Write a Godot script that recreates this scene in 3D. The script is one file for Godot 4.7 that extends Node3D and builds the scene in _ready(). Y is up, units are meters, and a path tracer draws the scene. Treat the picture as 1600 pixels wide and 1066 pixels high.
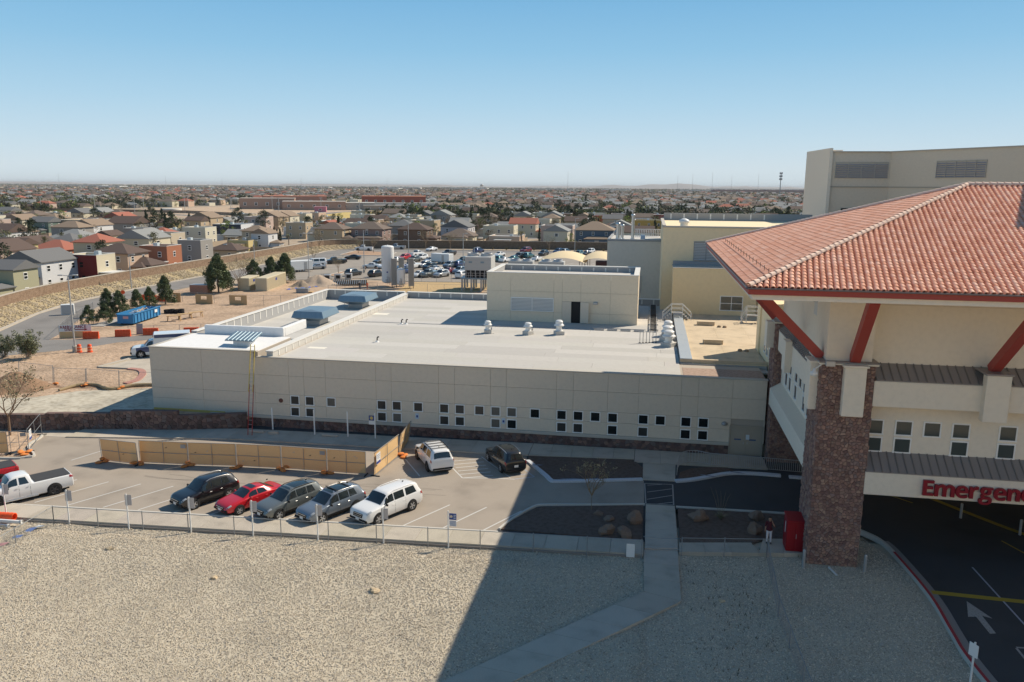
extends Node3D
# A low clinic beside a hospital's emergency entrance, with the car park, the building site and the suburb behind it.
# x runs along the clinic's front, -z is away from the camera, y is up; metres.

var M := {}
var T := {}
var rng := RandomNumberGenerator.new()

func _ready() -> void:
	rng.seed = 71
	var cam := Camera3D.new()
	cam.name = "camera"
	cam.fov = 46.4
	cam.near = .5
	cam.far = 60000.0
	add_child(cam)
	var pitch := .19213
	var yaw := .17035
	var fw := Vector3(-sin(yaw) * cos(pitch), -sin(pitch), -cos(yaw) * cos(pitch))
	var side := Vector3(cos(yaw), 0, -sin(yaw))
	var up := side.cross(fw)
	var roll := .0075
	var r2 := side * cos(roll) + up * sin(roll)
	var u2 := up * cos(roll) - side * sin(roll)
	cam.transform = Transform3D(Basis(r2, u2, -fw), Vector3(0, 22, 0))
	cam.current = true
	var we := WorldEnvironment.new()
	we.name = "world_environment"
	var e := Environment.new()
	e.background_mode = Environment.BG_SKY
	var sky := Sky.new()
	var sm := PanoramaSkyMaterial.new()
	sm.panorama = sky_picture()
	sky.sky_material = sm
	e.sky = sky
	e.background_energy_multiplier = .8333
	e.tonemap_mode = Environment.TONE_MAPPER_LINEAR
	e.tonemap_exposure = 1.2
	e.fog_enabled = true
	e.fog_density = .000045
	e.fog_light_color = Color(.93, .95, .97)
	e.sdfgi_enabled = true
	e.ssao_enabled = true
	e.ssil_enabled = true
	we.environment = e
	add_child(we)
	var sun := DirectionalLight3D.new()
	sun.name = "sun"
	sun.light_energy = 1.5
	sun.light_color = Color(1.0, .95, .87)
	sun.light_angular_distance = .53
	sun.shadow_enabled = true
	add_child(sun)
	sun.look_at_from_position(Vector3(.80, 1.0, -.74) * 100.0, Vector3.ZERO)
	make_textures()
	make_materials()
	car_materials()
	build_ground()
	build_car_park()
	build_clinic()
	build_clinic_roof_things()
	build_portico()
	build_hospital_behind()
	build_rear_site()
	build_rear_lot()
	build_suburb()
	build_front_things()
	build_front_cars()

# A clear dry sky: pale at the horizon, blue above it, deeper towards the zenith.
func sky_picture() -> ImageTexture:
	var w := 64
	var h := 1024
	var im := Image.create(w, h, false, Image.FORMAT_RGBF)
	var stops := [[.0, Color(.66, .76, .81)], [1.2, Color(.66, .77, .83)], [3.0, Color(.56, .73, .84)], [5.5, Color(.43, .66, .83)],
		[9.0, Color(.285, .555, .79)], [13.0, Color(.185, .45, .73)], [20.0, Color(.135, .325, .56)], [40.0, Color(.07, .17, .34)], [90.0, Color(.035, .095, .21)]]
	for y in h:
		var el := 90.0 - (y + .5) * 180.0 / h
		var c := Color(.36, .33, .28)
		if el > .0:
			for k in stops.size() - 1:
				if el <= stops[k + 1][0]:
					var t: float = (el - stops[k][0]) / (stops[k + 1][0] - stops[k][0])
					var c0: Color = stops[k][1]
					c = c0.lerp(stops[k + 1][1], t)
					break
		for x in w:
			im.set_pixel(x, y, c)
	return ImageTexture.create_from_image(im)

# ---------------------------------------------------------------- helpers
class MB:
	var v := PackedVector3Array()
	var n := PackedVector3Array()
	var c := PackedColorArray()
	var ix := PackedInt32Array()
	var col := Color.WHITE
	var xf := Transform3D.IDENTITY

	func vert(p: Vector3, nn: Vector3) -> int:
		v.append(xf * p)
		n.append((xf.basis * nn).normalized())
		c.append(col)
		return v.size() - 1

	func face(pts: Array) -> void:   # convex, counter-clockwise seen from outside
		var nn := Vector3.ZERO
		for i in pts.size():
			var a: Vector3 = pts[i]
			var b: Vector3 = pts[(i + 1) % pts.size()]
			nn += Vector3((a.y - b.y) * (a.z + b.z), (a.z - b.z) * (a.x + b.x), (a.x - b.x) * (a.y + b.y))
		nn = nn.normalized()
		var k := v.size()
		for p in pts:
			vert(p, nn)
		for i in range(1, pts.size() - 1):
			ix.append(k)
			ix.append(k + i + 1)
			ix.append(k + i)

	func box(at: Vector3, s: Vector3, bevel := .0) -> void:
		var h := s * .5
		for ax in 3:
			for sg in [-1.0, 1.0]:
				var nn := Vector3.ZERO
				nn[ax] = sg
				var b := (ax + 1) % 3
				var d := (ax + 2) % 3
				var u := Vector3.ZERO
				u[b] = h[b] - bevel
				var w := Vector3.ZERO
				w[d] = (h[d] - bevel) * sg
				var o := at + nn * h[ax]
				face([o - u - w, o + u - w, o + u + w, o - u + w])
		if bevel > .0:
			for ax in 3:
				var b := (ax + 1) % 3
				var d := (ax + 2) % 3
				for sb in [-1.0, 1.0]:
					for sd in [-1.0, 1.0]:
						var p := at
						p[b] += sb * h[b]
						p[d] += sd * (h[d] - bevel)
						var q := at
						q[b] += sb * (h[b] - bevel)
						q[d] += sd * h[d]
						var l := Vector3.ZERO
						l[ax] = h[ax] - bevel
						face_out([p - l, p + l, q + l, q - l], p - at + q - at)
			for k in 8:
				var sg := Vector3(1 if k & 1 else -1, 1 if k & 2 else -1, 1 if k & 4 else -1)
				var g := h - Vector3.ONE * bevel
				face_out([at + Vector3(h.x, g.y, g.z) * sg, at + Vector3(g.x, h.y, g.z) * sg, at + Vector3(g.x, g.y, h.z) * sg], sg)

	func face_out(pts: Array, out: Vector3) -> void:
		var nn: Vector3 = (pts[1] - pts[0]).cross(pts[2] - pts[0])
		if nn.dot(out) < .0:
			pts.reverse()
		face(pts)

	func span(a: Vector3, b: Vector3, bevel := .0) -> void:
		box((a + b) * .5, (b - a).abs(), bevel)

	func beam(a: Vector3, b: Vector3, w: float, h: float, up := Vector3.UP) -> void:   # a bar of w by h from a to b
		var d := (b - a).normalized()
		var s := d.cross(up).normalized() * w * .5
		var u := s.cross(d).normalized() * h * .5
		var p := [a - s - u, a + s - u, a + s + u, a - s + u]
		var q := [b - s - u, b + s - u, b + s + u, b - s + u]
		for i in 4:
			var j := (i + 1) % 4
			face([p[i], p[j], q[j], q[i]])
		face([p[3], p[2], p[1], p[0]])
		face(q)

	func grid(rows: Array, wrap := false) -> void:   # smooth sheet; rows of equal length
		var w: int = rows[0].size()
		var h: int = rows.size()
		var k := v.size()
		for i in h:
			for j in w:
				var a: Vector3 = rows[mini(i + 1, h - 1)][j] - rows[maxi(i - 1, 0)][j]
				var jn := (j + 1) % w if wrap else mini(j + 1, w - 1)
				var jp := (j - 1 + w) % w if wrap else maxi(j - 1, 0)
				var b: Vector3 = rows[i][jn] - rows[i][jp]
				var nn := b.cross(a)
				vert(rows[i][j], nn if nn.length_squared() > 1e-12 else Vector3.UP)
		for i in h - 1:
			for j in (w if wrap else w - 1):
				var j2 := (j + 1) % w
				var a := k + i * w + j
				var b := k + i * w + j2
				var d := k + (i + 1) * w + j
				var f := k + (i + 1) * w + j2
				ix.append_array(PackedInt32Array([a, f, b, a, d, f]))

	func tube(path: Array, r: float, sides := 6, r_end := -1.0, caps := true) -> void:
		var rows := []
		var u := Vector3.ZERO
		var m := path.size()
		for i in m:
			var d: Vector3 = (path[mini(i + 1, m - 1)] - path[maxi(i - 1, 0)]).normalized()
			if u == Vector3.ZERO:
				u = d.cross(Vector3.UP if absf(d.y) < .9 else Vector3.RIGHT).normalized()
			u = (u - d * u.dot(d)).normalized()
			var w := d.cross(u)
			var rr := r if r_end < .0 else lerpf(r, r_end, float(i) / (m - 1))
			var row := PackedVector3Array()
			for j in sides:
				var t := TAU * j / sides
				row.append(path[i] + (u * cos(t) + w * sin(t)) * rr)
			rows.append(row)
		grid(rows, true)
		if caps and sides > 2:
			var a := Array(rows[0])
			a.reverse()
			face(a)
			face(Array(rows[m - 1]))

	func lathe(at: Vector3, prof: Array, sides := 16) -> void:   # prof: [radius, height] from the bottom up
		var rows := []
		for p in prof:
			var row := PackedVector3Array()
			for j in sides:
				var t := -TAU * j / sides
				row.append(at + Vector3(cos(t) * p[0], p[1], sin(t) * p[0]))
			rows.append(row)
		grid(rows, true)

	func prism(poly: Array, y0: float, y1: float, bottom := false) -> void:   # poly: Vector2(x, z)
		var pv := PackedVector2Array(poly)
		if Geometry2D.is_polygon_clockwise(pv):
			pv.reverse()
		var t := Geometry2D.triangulate_polygon(pv)
		for lv in ([y1, y0] if bottom else [y1]):
			var k := v.size()
			for p in pv:
				vert(Vector3(p.x, lv, p.y), Vector3.UP if lv == y1 else Vector3.DOWN)
			for i in range(0, t.size(), 3):
				var a := pv[t[i]]
				var b := pv[t[i + 1]]
				var d := pv[t[i + 2]]
				var turn := (b - a).cross(d - a)
				if (turn > .0) == (lv == y1):
					ix.append_array(PackedInt32Array([k + t[i], k + t[i + 1], k + t[i + 2]]))
				else:
					ix.append_array(PackedInt32Array([k + t[i], k + t[i + 2], k + t[i + 1]]))
		if y1 - y0 > .0001:
			for i in pv.size():
				var a := pv[i]
				var b := pv[(i + 1) % pv.size()]
				face([Vector3(b.x, y0, b.y), Vector3(a.x, y0, a.y), Vector3(a.x, y1, a.y), Vector3(b.x, y1, b.y)])

	func rock(at: Vector3, s: Vector3, r: RandomNumberGenerator, rough := .25) -> void:
		var rows := []
		var f := r.randf() * 10.0
		for i in 7:
			var la := -PI / 2 + PI * i / 6.0
			var row := PackedVector3Array()
			for j in 9:
				var lo := -TAU * j / 9.0
				var d := Vector3(cos(la) * cos(lo), sin(la), cos(la) * sin(lo))
				var k := 1.0 + rough * (sin(d.x * 3.1 + f) * cos(d.y * 2.7 + f * 1.7) + .6 * sin(d.z * 5.3 + f * 2.3) + r.randf_range(-.25, .25) * (1.0 if absf(d.y) < .99 else .0))
				row.append(at + d * s * k)
			rows.append(row)
		for i in 6:
			for j in 9:
				var j2 := (j + 1) % 9
				face([rows[i][j], rows[i][j2], rows[i + 1][j2], rows[i + 1][j]])

	func mesh() -> ArrayMesh:
		var a := []
		a.resize(Mesh.ARRAY_MAX)
		a[Mesh.ARRAY_VERTEX] = v
		a[Mesh.ARRAY_NORMAL] = n
		a[Mesh.ARRAY_COLOR] = c
		a[Mesh.ARRAY_INDEX] = ix
		var m := ArrayMesh.new()
		m.add_surface_from_arrays(Mesh.PRIMITIVE_TRIANGLES, a)
		return m

func a_box(at: Vector3, s: Vector3, bevel := .0) -> MB:
	var b := MB.new()
	b.box(at, s, bevel)
	return b

func a_span(a: Vector3, c: Vector3, bevel := .0) -> MB:
	var b := MB.new()
	b.span(a, c, bevel)
	return b

func a_beam(a: Vector3, c: Vector3, w: float, h: float, up := Vector3.UP) -> MB:
	var b := MB.new()
	b.beam(a, c, w, h, up)
	return b

func a_lathe(at: Vector3, prof: Array, sides := 16) -> MB:
	var b := MB.new()
	b.lathe(at, prof, sides)
	return b

func a_tube(path: Array, r: float, sides := 6, r_end := -1.0, caps := true) -> MB:
	var b := MB.new()
	b.tube(path, r, sides, r_end, caps)
	return b

func a_prism(poly: Array, y0: float, y1: float) -> MB:
	var b := MB.new()
	b.prism(poly, y0, y1)
	return b

func rnd(a: float, b: float) -> float:
	return rng.randf_range(a, b)

func V(x: float, y: float, z: float) -> Vector3:
	return Vector3(x, y, z)

func tag(o: Node, label: String, category: String, group := "", kind := "") -> Node:
	if label:
		o.set_meta("label", label)
	if category:
		o.set_meta("category", category)
	if group:
		o.set_meta("group", group)
	if kind:
		o.set_meta("kind", kind)
	return o

func thing(called: String, label: String, category: String, at := Vector3.ZERO, turn := .0, group := "") -> Node3D:
	var o := Node3D.new()
	o.name = called
	add_child(o, true)
	o.position = at
	o.rotation.y = turn
	tag(o, label, category, group)
	return o

func setting(called: String) -> Node3D:
	var o := Node3D.new()
	o.name = called
	add_child(o, true)
	o.set_meta("kind", "structure")
	return o

func put(called: String, what, m: Material, parent: Node = self) -> MeshInstance3D:
	var o := MeshInstance3D.new()
	o.name = called
	o.mesh = what.mesh() if what is MB else what
	o.material_override = m
	parent.add_child(o, true)
	return o

func struct(called: String, what, m: Material) -> MeshInstance3D:
	var o := put(called, what, m)
	o.set_meta("kind", "structure")
	return o

func stuff(called: String, what, m: Material, parent: Node = self) -> MeshInstance3D:
	var o := put(called, what, m, parent)
	o.set_meta("kind", "stuff")
	return o

func scatter(called: String, mesh: Mesh, m: Material, xfs: Array, cols: Array, parent: Node = self) -> MultiMeshInstance3D:
	var mm := MultiMesh.new()
	mm.transform_format = MultiMesh.TRANSFORM_3D
	mm.use_colors = true
	mm.mesh = mesh
	mm.instance_count = xfs.size()
	for i in xfs.size():
		mm.set_instance_transform(i, xfs[i])
		mm.set_instance_color(i, cols[i % cols.size()])
	var o := MultiMeshInstance3D.new()
	o.name = called
	o.multimesh = mm
	o.material_override = m
	parent.add_child(o, true)
	o.set_meta("kind", "stuff")
	return o

func copy(o: Node, at: Vector3, turn := .0, label := "", group := "") -> Node3D:
	var r: Node3D = o.duplicate()
	r.name = String(o.name).rstrip("0123456789_")
	add_child(r, true)
	r.position = at
	r.rotation.y = turn
	if label:
		r.set_meta("label", label)
	if group:
		r.set_meta("group", group)
	return r

# Irregular stones: jittered cells cut by their neighbours' bisectors, each raised from the wall by its own depth.
func stones(mb: MB, o: Vector3, u: Vector3, w: Vector3, width: float, height: float, size: float, tones: Array, deep := .05) -> void:
	var nx := maxi(1, int(round(width / size)))
	var ny := maxi(1, int(round(height / (size * .8))))
	var cx := width / nx
	var cy := height / ny
	var site := {}
	for j in range(-1, ny + 1):
		for i in range(-1, nx + 1):
			site[Vector2i(i, j)] = Vector2((i + .5 + rnd(-.42, .42)) * cx, (j + .5 + rnd(-.42, .42)) * cy)
	var nn := u.cross(w)
	for j in ny:
		for i in nx:
			var s: Vector2 = site[Vector2i(i, j)]
			var poly := [Vector2(maxf(s.x - 1.3 * cx, 0), maxf(s.y - 1.3 * cy, 0)), Vector2(minf(s.x + 1.3 * cx, width), maxf(s.y - 1.3 * cy, 0)),
				Vector2(minf(s.x + 1.3 * cx, width), minf(s.y + 1.3 * cy, height)), Vector2(maxf(s.x - 1.3 * cx, 0), minf(s.y + 1.3 * cy, height))]
			for dj in range(-2, 3):
				for di in range(-2, 3):
					var k := Vector2i(i + di, j + dj)
					if (di == 0 and dj == 0) or not site.has(k):
						continue
					var q: Vector2 = site[k]
					var mid := (s + q) * .5
					var dir := q - s
					var cut := []
					for a in poly.size():
						var p0: Vector2 = poly[a]
						var p1: Vector2 = poly[(a + 1) % poly.size()]
						var d0 := (p0 - mid).dot(dir)
						var d1 := (p1 - mid).dot(dir)
						if d0 <= .0:
							cut.append(p0)
						if (d0 < .0 and d1 > .0) or (d0 > .0 and d1 < .0):
							cut.append(p0.lerp(p1, d0 / (d0 - d1)))
					poly = cut
			if poly.size() < 3:
				continue
			var m := Vector2.ZERO
			for p in poly:
				m += p
			m /= poly.size()
			var lo := []
			var hi := []
			var d := deep * rnd(.35, 1.0)
			var tilt := u * rnd(-.02, .02) + w * rnd(-.02, .02)
			for p in poly:
				var r: Vector2 = p - m
				var l := r.length()
				var p_lo := m + r * maxf(.2, 1.0 - .012 / maxf(l, .02))
				var p_hi := m + r * maxf(.15, 1.0 - .032 / maxf(l, .04))
				lo.append(o + u * p_lo.x + w * p_lo.y)
				hi.append(o + u * p_hi.x + w * p_hi.y + nn * (d + tilt.dot(u * r.x + w * r.y) * 4.0))
			var tone: Color = tones[rng.randi() % tones.size()]
			var f := rnd(.8, 1.16)
			mb.col = Color(tone.r * f, tone.g * f, tone.b * f)
			mb.face(hi)
			for a in lo.size():
				var b := (a + 1) % lo.size()
				mb.face([lo[a], lo[b], hi[b], hi[a]])
	mb.col = Color.WHITE

# ---------------------------------------------------------------- textures and materials
func noise(s: int, freq: float, oct: int, kind := FastNoiseLite.TYPE_SIMPLEX_SMOOTH) -> FastNoiseLite:
	var n := FastNoiseLite.new()
	n.seed = s
	n.frequency = freq
	n.noise_type = kind
	n.fractal_type = FastNoiseLite.FRACTAL_FBM if oct > 1 else FastNoiseLite.FRACTAL_NONE
	n.fractal_octaves = oct
	return n

func lin(r: float, g: float, b: float) -> Color:
	return Color(r, g, b).linear_to_srgb()

func tex(n: FastNoiseLite, stops: Array, size := 512, bump := .0) -> NoiseTexture2D:
	var t := NoiseTexture2D.new()
	t.width = size
	t.height = size
	t.seamless = true
	t.noise = n
	if bump > .0:
		t.as_normal_map = true
		t.bump_strength = bump
	else:
		var g := Gradient.new()
		var off := PackedFloat32Array()
		var col := PackedColorArray()
		for s in stops:
			off.append(s[0])
			var k = s[1]
			col.append(k.linear_to_srgb() if k is Color else lin(k, k, k))
		g.offsets = off
		g.colors = col
		t.color_ramp = g
	return t

func make_textures() -> void:
	T.fine = tex(noise(3, .06, 4), [[.0, .72], [.5, .9], [1.0, 1.0]])
	T.speck = tex(noise(5, .22, 3), [[.0, .5], [.35, .85], [.7, .95], [1.0, 1.0]])
	T.blotch = tex(noise(7, .012, 5), [[.0, .62], [.45, .88], [1.0, 1.0]])
	T.stain = tex(noise(17, .008, 6), [[.0, .78], [.35, .93], [.6, 1.0], [1.0, 1.0]])
	T.streak = tex(noise(11, .03, 4), [[.0, .93], [.5, .98], [1.0, 1.0]])
	T.pebble = tex(noise(13, .05, 1, FastNoiseLite.TYPE_CELLULAR), [[.0, Color(1.0, .98, .94)], [.25, Color(.82, .8, .76)], [.6, Color(.5, .48, .44)], [1.0, Color(.25, .24, .22)]], 1024)
	T.plain = tex(noise(31, .05, 4), [[.0, .90], [.5, .97], [1.0, 1.0]])
	T.dirt = tex(noise(19, .02, 6), [[.0, Color(.62, .58, .54)], [.5, Color(.9, .88, .86)], [1.0, 1.0]])
	T.grain_n = tex(noise(23, .15, 3), [], 512, 3.0)
	T.lump_n = tex(noise(29, .03, 5), [], 512, 6.0)

# o: tex, s (repeats per metre), det, ds, nor, ns, metal, double
func mat(key: String, c: Color, rough := .9, o := {}) -> StandardMaterial3D:
	if M.has(key):
		return M[key]
	var m := StandardMaterial3D.new()
	m.resource_name = key
	m.albedo_color = c.linear_to_srgb()
	m.roughness = rough
	m.metallic = o.get("metal", .0)
	m.metallic_specular = o.get("spec", .4)
	m.vertex_color_use_as_albedo = true
	if o.has("tex"):
		m.albedo_texture = T[o.tex]
		m.uv1_triplanar = true
		m.uv1_world_triplanar = o.get("world", true)
		m.uv1_scale = Vector3.ONE * float(o.get("s", .5))
	if o.has("det"):
		m.detail_enabled = true
		m.detail_albedo = T[o.det]
		m.detail_blend_mode = BaseMaterial3D.BLEND_MODE_MUL
		m.detail_uv_layer = BaseMaterial3D.DETAIL_UV_2
		m.uv2_triplanar = true
		m.uv2_world_triplanar = o.get("world", true)
		m.uv2_scale = Vector3.ONE * float(o.get("ds", .05))
	if o.has("nor"):
		m.normal_enabled = true
		m.normal_texture = T[o.nor]
		m.normal_scale = o.get("ns", .5)
	if o.has("back"):
		m.backlight_enabled = true
		m.backlight = o.back
	if o.has("coat"):
		m.clearcoat_enabled = true
		m.clearcoat = o.coat
		m.clearcoat_roughness = .05
	if o.get("double", false):
		m.cull_mode = BaseMaterial3D.CULL_DISABLED
	M[key] = m
	return m

func make_materials() -> void:
	mat("gravel", Color(.80, .72, .59), 1.0, {"tex": "pebble", "s": 1.0, "det": "stain", "ds": .05, "nor": "grain_n", "ns": 1.0})
	mat("pebbles", Color(.52, .455, .35), .95)
	mat("mulch", Color(.21, .155, .135), 1.0, {"tex": "pebble", "s": .9, "det": "dirt", "ds": .2})
	mat("lot", Color(.40, .345, .285), .92, {"tex": "speck", "s": .35, "det": "stain", "ds": .06})
	mat("asphalt", Color(.07, .071, .074), .92, {"tex": "speck", "s": .4, "det": "stain", "ds": .05})
	mat("road", Color(.27, .255, .24), .92, {"tex": "speck", "s": .3, "det": "stain", "ds": .03})
	mat("far_lot", Color(.36, .32, .275), .92, {"tex": "speck", "s": .3, "det": "stain", "ds": .03})
	mat("concrete", Color(.56, .50, .415), .9, {"tex": "fine", "s": .5, "det": "stain", "ds": .12})
	mat("kerb", Color(.62, .59, .53), .9, {"tex": "fine", "s": .6})
	mat("dirt", Color(.60, .44, .31), 1.0, {"tex": "dirt", "s": .12, "det": "blotch", "ds": .02, "nor": "lump_n", "ns": .7})
	mat("earth", Color(.50, .41, .31), 1.0, {"tex": "dirt", "s": .05, "det": "blotch", "ds": .006})
	mat("dark_dirt", Color(.33, .215, .14), 1.0, {"tex": "dirt", "s": .3, "nor": "lump_n", "ns": 1.0})
	mat("paint_white", Color(.66, .65, .62), .8, {"tex": "fine", "s": 1.0})
	mat("paint_faded", Color(.40, .39, .37), .85, {"tex": "dirt", "s": .7})
	mat("paint_blue", Color(.40, .45, .55), .85, {"tex": "dirt", "s": .7})
	mat("paint_yellow", Color(.46, .33, .045), .8, {"tex": "fine", "s": 1.0})
	mat("paint_red", Color(.42, .05, .06), .8, {"tex": "dirt", "s": .8})
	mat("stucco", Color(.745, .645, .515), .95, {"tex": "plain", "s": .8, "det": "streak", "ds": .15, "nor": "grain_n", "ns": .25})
	mat("stucco_warm", Color(.90, .745, .49), .95, {"tex": "plain", "s": .8, "det": "streak", "ds": .1, "nor": "grain_n", "ns": .25})
	mat("stucco_pale", Color(.86, .77, .635), .95, {"tex": "plain", "s": .8, "det": "streak", "ds": .15, "nor": "grain_n", "ns": .25})
	mat("stucco_tan", Color(.84, .72, .545), .95, {"tex": "plain", "s": .8, "det": "streak", "ds": .15})
	mat("glass_grey", Color(.05, .05, .047), .08, {"spec": .3})
	mat("glass_dusty", Color(.13, .125, .11), .15, {"spec": .3})
	mat("stucco_grey", Color(.72, .665, .58), .95, {"tex": "plain", "s": .8, "det": "streak", "ds": .1})
	mat("joint", Color(.44, .385, .32), .95)
	mat("trim", Color(.56, .52, .45), .8, {"tex": "fine", "s": 1.0})
	mat("frame_white", Color(.86, .85, .82), .5)
	mat("glass", Color(.014, .017, .018), .05, {"spec": .3})
	mat("glass_green", Color(.05, .068, .066), .06, {"spec": .6})
	mat("stone", Color(1.0, 1.0, 1.0), .95, {"tex": "dirt", "s": 1.5})
	mat("mortar", Color(.17, .115, .10), 1.0)
	mat("roofing", Color(.58, .557, .515), .85, {"tex": "plain", "s": .6, "det": "streak", "ds": .1})
	mat("roof_white", Color(.88, .88, .87), .8, {"tex": "fine", "s": .4, "det": "streak", "ds": .1})
	mat("roof_tan", Color(.70, .565, .395), .9, {"tex": "fine", "s": .6, "det": "stain", "ds": .1})
	mat("membrane", Color(.40, .40, .40), .85, {"tex": "fine", "s": .5})
	mat("metal_white", Color(.75, .75, .73), .4)
	mat("metal_grey", Color(.45, .45, .45), .45, {"metal": .5})
	mat("galvanised", Color(.38, .39, .40), .4, {"metal": .7})
	mat("hood", Color(.22, .30, .36), .35, {"metal": .35})
	mat("louver", Color(.60, .595, .57), .6)
	mat("standing_seam", Color(.30, .27, .255), .5, {"metal": .2})
	mat("red_metal", Color(.42, .075, .06), .55, {"tex": "fine", "s": .7})
	mat("sign_red", Color(.26, .010, .024), .45)
	mat("tile", Color(1.0, 1.0, 1.0), .85, {"tex": "plain", "s": 2.5})
	mat("tile_bed", Color(.34, .12, .075), .95)
	mat("dark", Color(.012, .012, .013), .7)
	mat("rubber", Color(.018, .018, .019), .85)
	mat("plain", Color(1, 1, 1), .8)
	mat("gloss", Color(1, 1, 1), .35)
	mat("screen", Color(.82, .56, .29), .95, {"tex": "fine", "s": 1.2, "det": "streak", "ds": .4, "back": Color(.42, .31, .18)})
	mat("wood", Color(.55, .37, .19), .85, {"tex": "streak", "s": .9})
	mat("leaf", Color(1, 1, 1), .75, {"back": Color(.16, .2, .06)})
	mat("twig", Color(.30, .25, .20), .95)
	mat("bark", Color(.16, .12, .09), .95)
	mat("house", Color(1, 1, 1), .92, {"tex": "fine", "s": .5})
	mat("hill", Color(.30, .27, .25), 1.0)

# ---------------------------------------------------------------- ground, paving, car park
func P2(a: Array) -> Array:   # pairs of numbers -> Vector2
	var r := []
	for i in range(0, a.size(), 2):
		r.append(Vector2(a[i], a[i + 1]))
	return r

func ribbon(mb: MB, path: Array, w: float, y0: float, y1: float) -> void:   # a strip of width w along a path of Vector2(x, z)
	var l := []
	var r := []
	for i in path.size():
		var d: Vector2 = (path[mini(i + 1, path.size() - 1)] - path[maxi(i - 1, 0)]).normalized()
		var s := Vector2(-d.y, d.x) * w * .5
		l.append(path[i] + s)
		r.append(path[i] - s)
	for i in path.size() - 1:
		var q := [l[i], l[i + 1], r[i + 1], r[i]]
		var top := []
		for p in q:
			top.append(Vector3(p.x, y1, p.y))
		mb.face_out(top, Vector3.UP)
		if y1 - y0 > .001:
			mb.face_out([Vector3(l[i].x, y0, l[i].y), Vector3(l[i + 1].x, y0, l[i + 1].y), Vector3(l[i + 1].x, y1, l[i + 1].y), Vector3(l[i].x, y1, l[i].y)], Vector3(l[i].x - r[i].x, 0, l[i].y - r[i].y))
			mb.face_out([Vector3(r[i].x, y0, r[i].y), Vector3(r[i + 1].x, y0, r[i + 1].y), Vector3(r[i + 1].x, y1, r[i + 1].y), Vector3(r[i].x, y1, r[i].y)], Vector3(r[i].x - l[i].x, 0, r[i].y - l[i].y))
	for e in [0, path.size() - 1]:
		var dd: Vector2 = (path[1] - path[0]) * -1.0 if e == 0 else path[e] - path[e - 1]
		if y1 - y0 > .001:
			mb.face_out([Vector3(l[e].x, y0, l[e].y), Vector3(r[e].x, y0, r[e].y), Vector3(r[e].x, y1, r[e].y), Vector3(l[e].x, y1, l[e].y)], Vector3(dd.x, 0, dd.y))

func smooth_path(pts: Array, per := 6) -> Array:
	var r := []
	for i in pts.size() - 1:
		for k in per:
			r.append(pts[i].cubic_interpolate(pts[i + 1], pts[maxi(i - 1, 0)], pts[mini(i + 2, pts.size() - 1)], float(k) / per))
	r.append(pts[-1])
	return r

func slabs(parent: Node, a0: Vector2, a1: Vector2, b0: Vector2, b1: Vector2, n: int, y0: float, y1: float, m: Material, gap := .022) -> void:   # n slabs between the lines a0-a1 and b0-b1
	for i in n:
		var t0 := float(i) / n
		var t1 := float(i + 1) / n
		var g := gap / maxf(a0.distance_to(a1), .1) * .5
		var p := [a0.lerp(a1, t0 + g), a0.lerp(a1, t1 - g), b0.lerp(b1, t1 - g), b0.lerp(b1, t0 + g)]
		var mb := MB.new()
		var f := rnd(.90, 1.04)
		mb.col = Color(f, f * rnd(.98, 1.01), f * rnd(.96, 1.01))
		mb.prism(p, y0, y1)
		put("slab", mb, m, parent)

func front_z(x: float) -> float:   # the gravel-side edge of the footway along the car park
	return -45.7 - .055 * (x - .33)

func gravel_y(x: float, z: float) -> float:
	var d := z - front_z(minf(x, 3.0))
	var y := -.12
	if x < .5 and d > .0:
		var path_near := clampf((Vector2(x, z).distance_to(Vector2(.4, -41.0)) - 2.0) / 6.0, 0, 1)
		y += .30 * smoothstep(.4, 2.6, d) * (1.0 - .75 * smoothstep(3.5, 9.0, d)) * path_near
	y += (sin(x * .61 + z * .37) * cos(z * .83 - x * .21) + .5 * sin(x * 1.7 + 1.3) * sin(z * 1.4)) * .03
	return y

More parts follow.
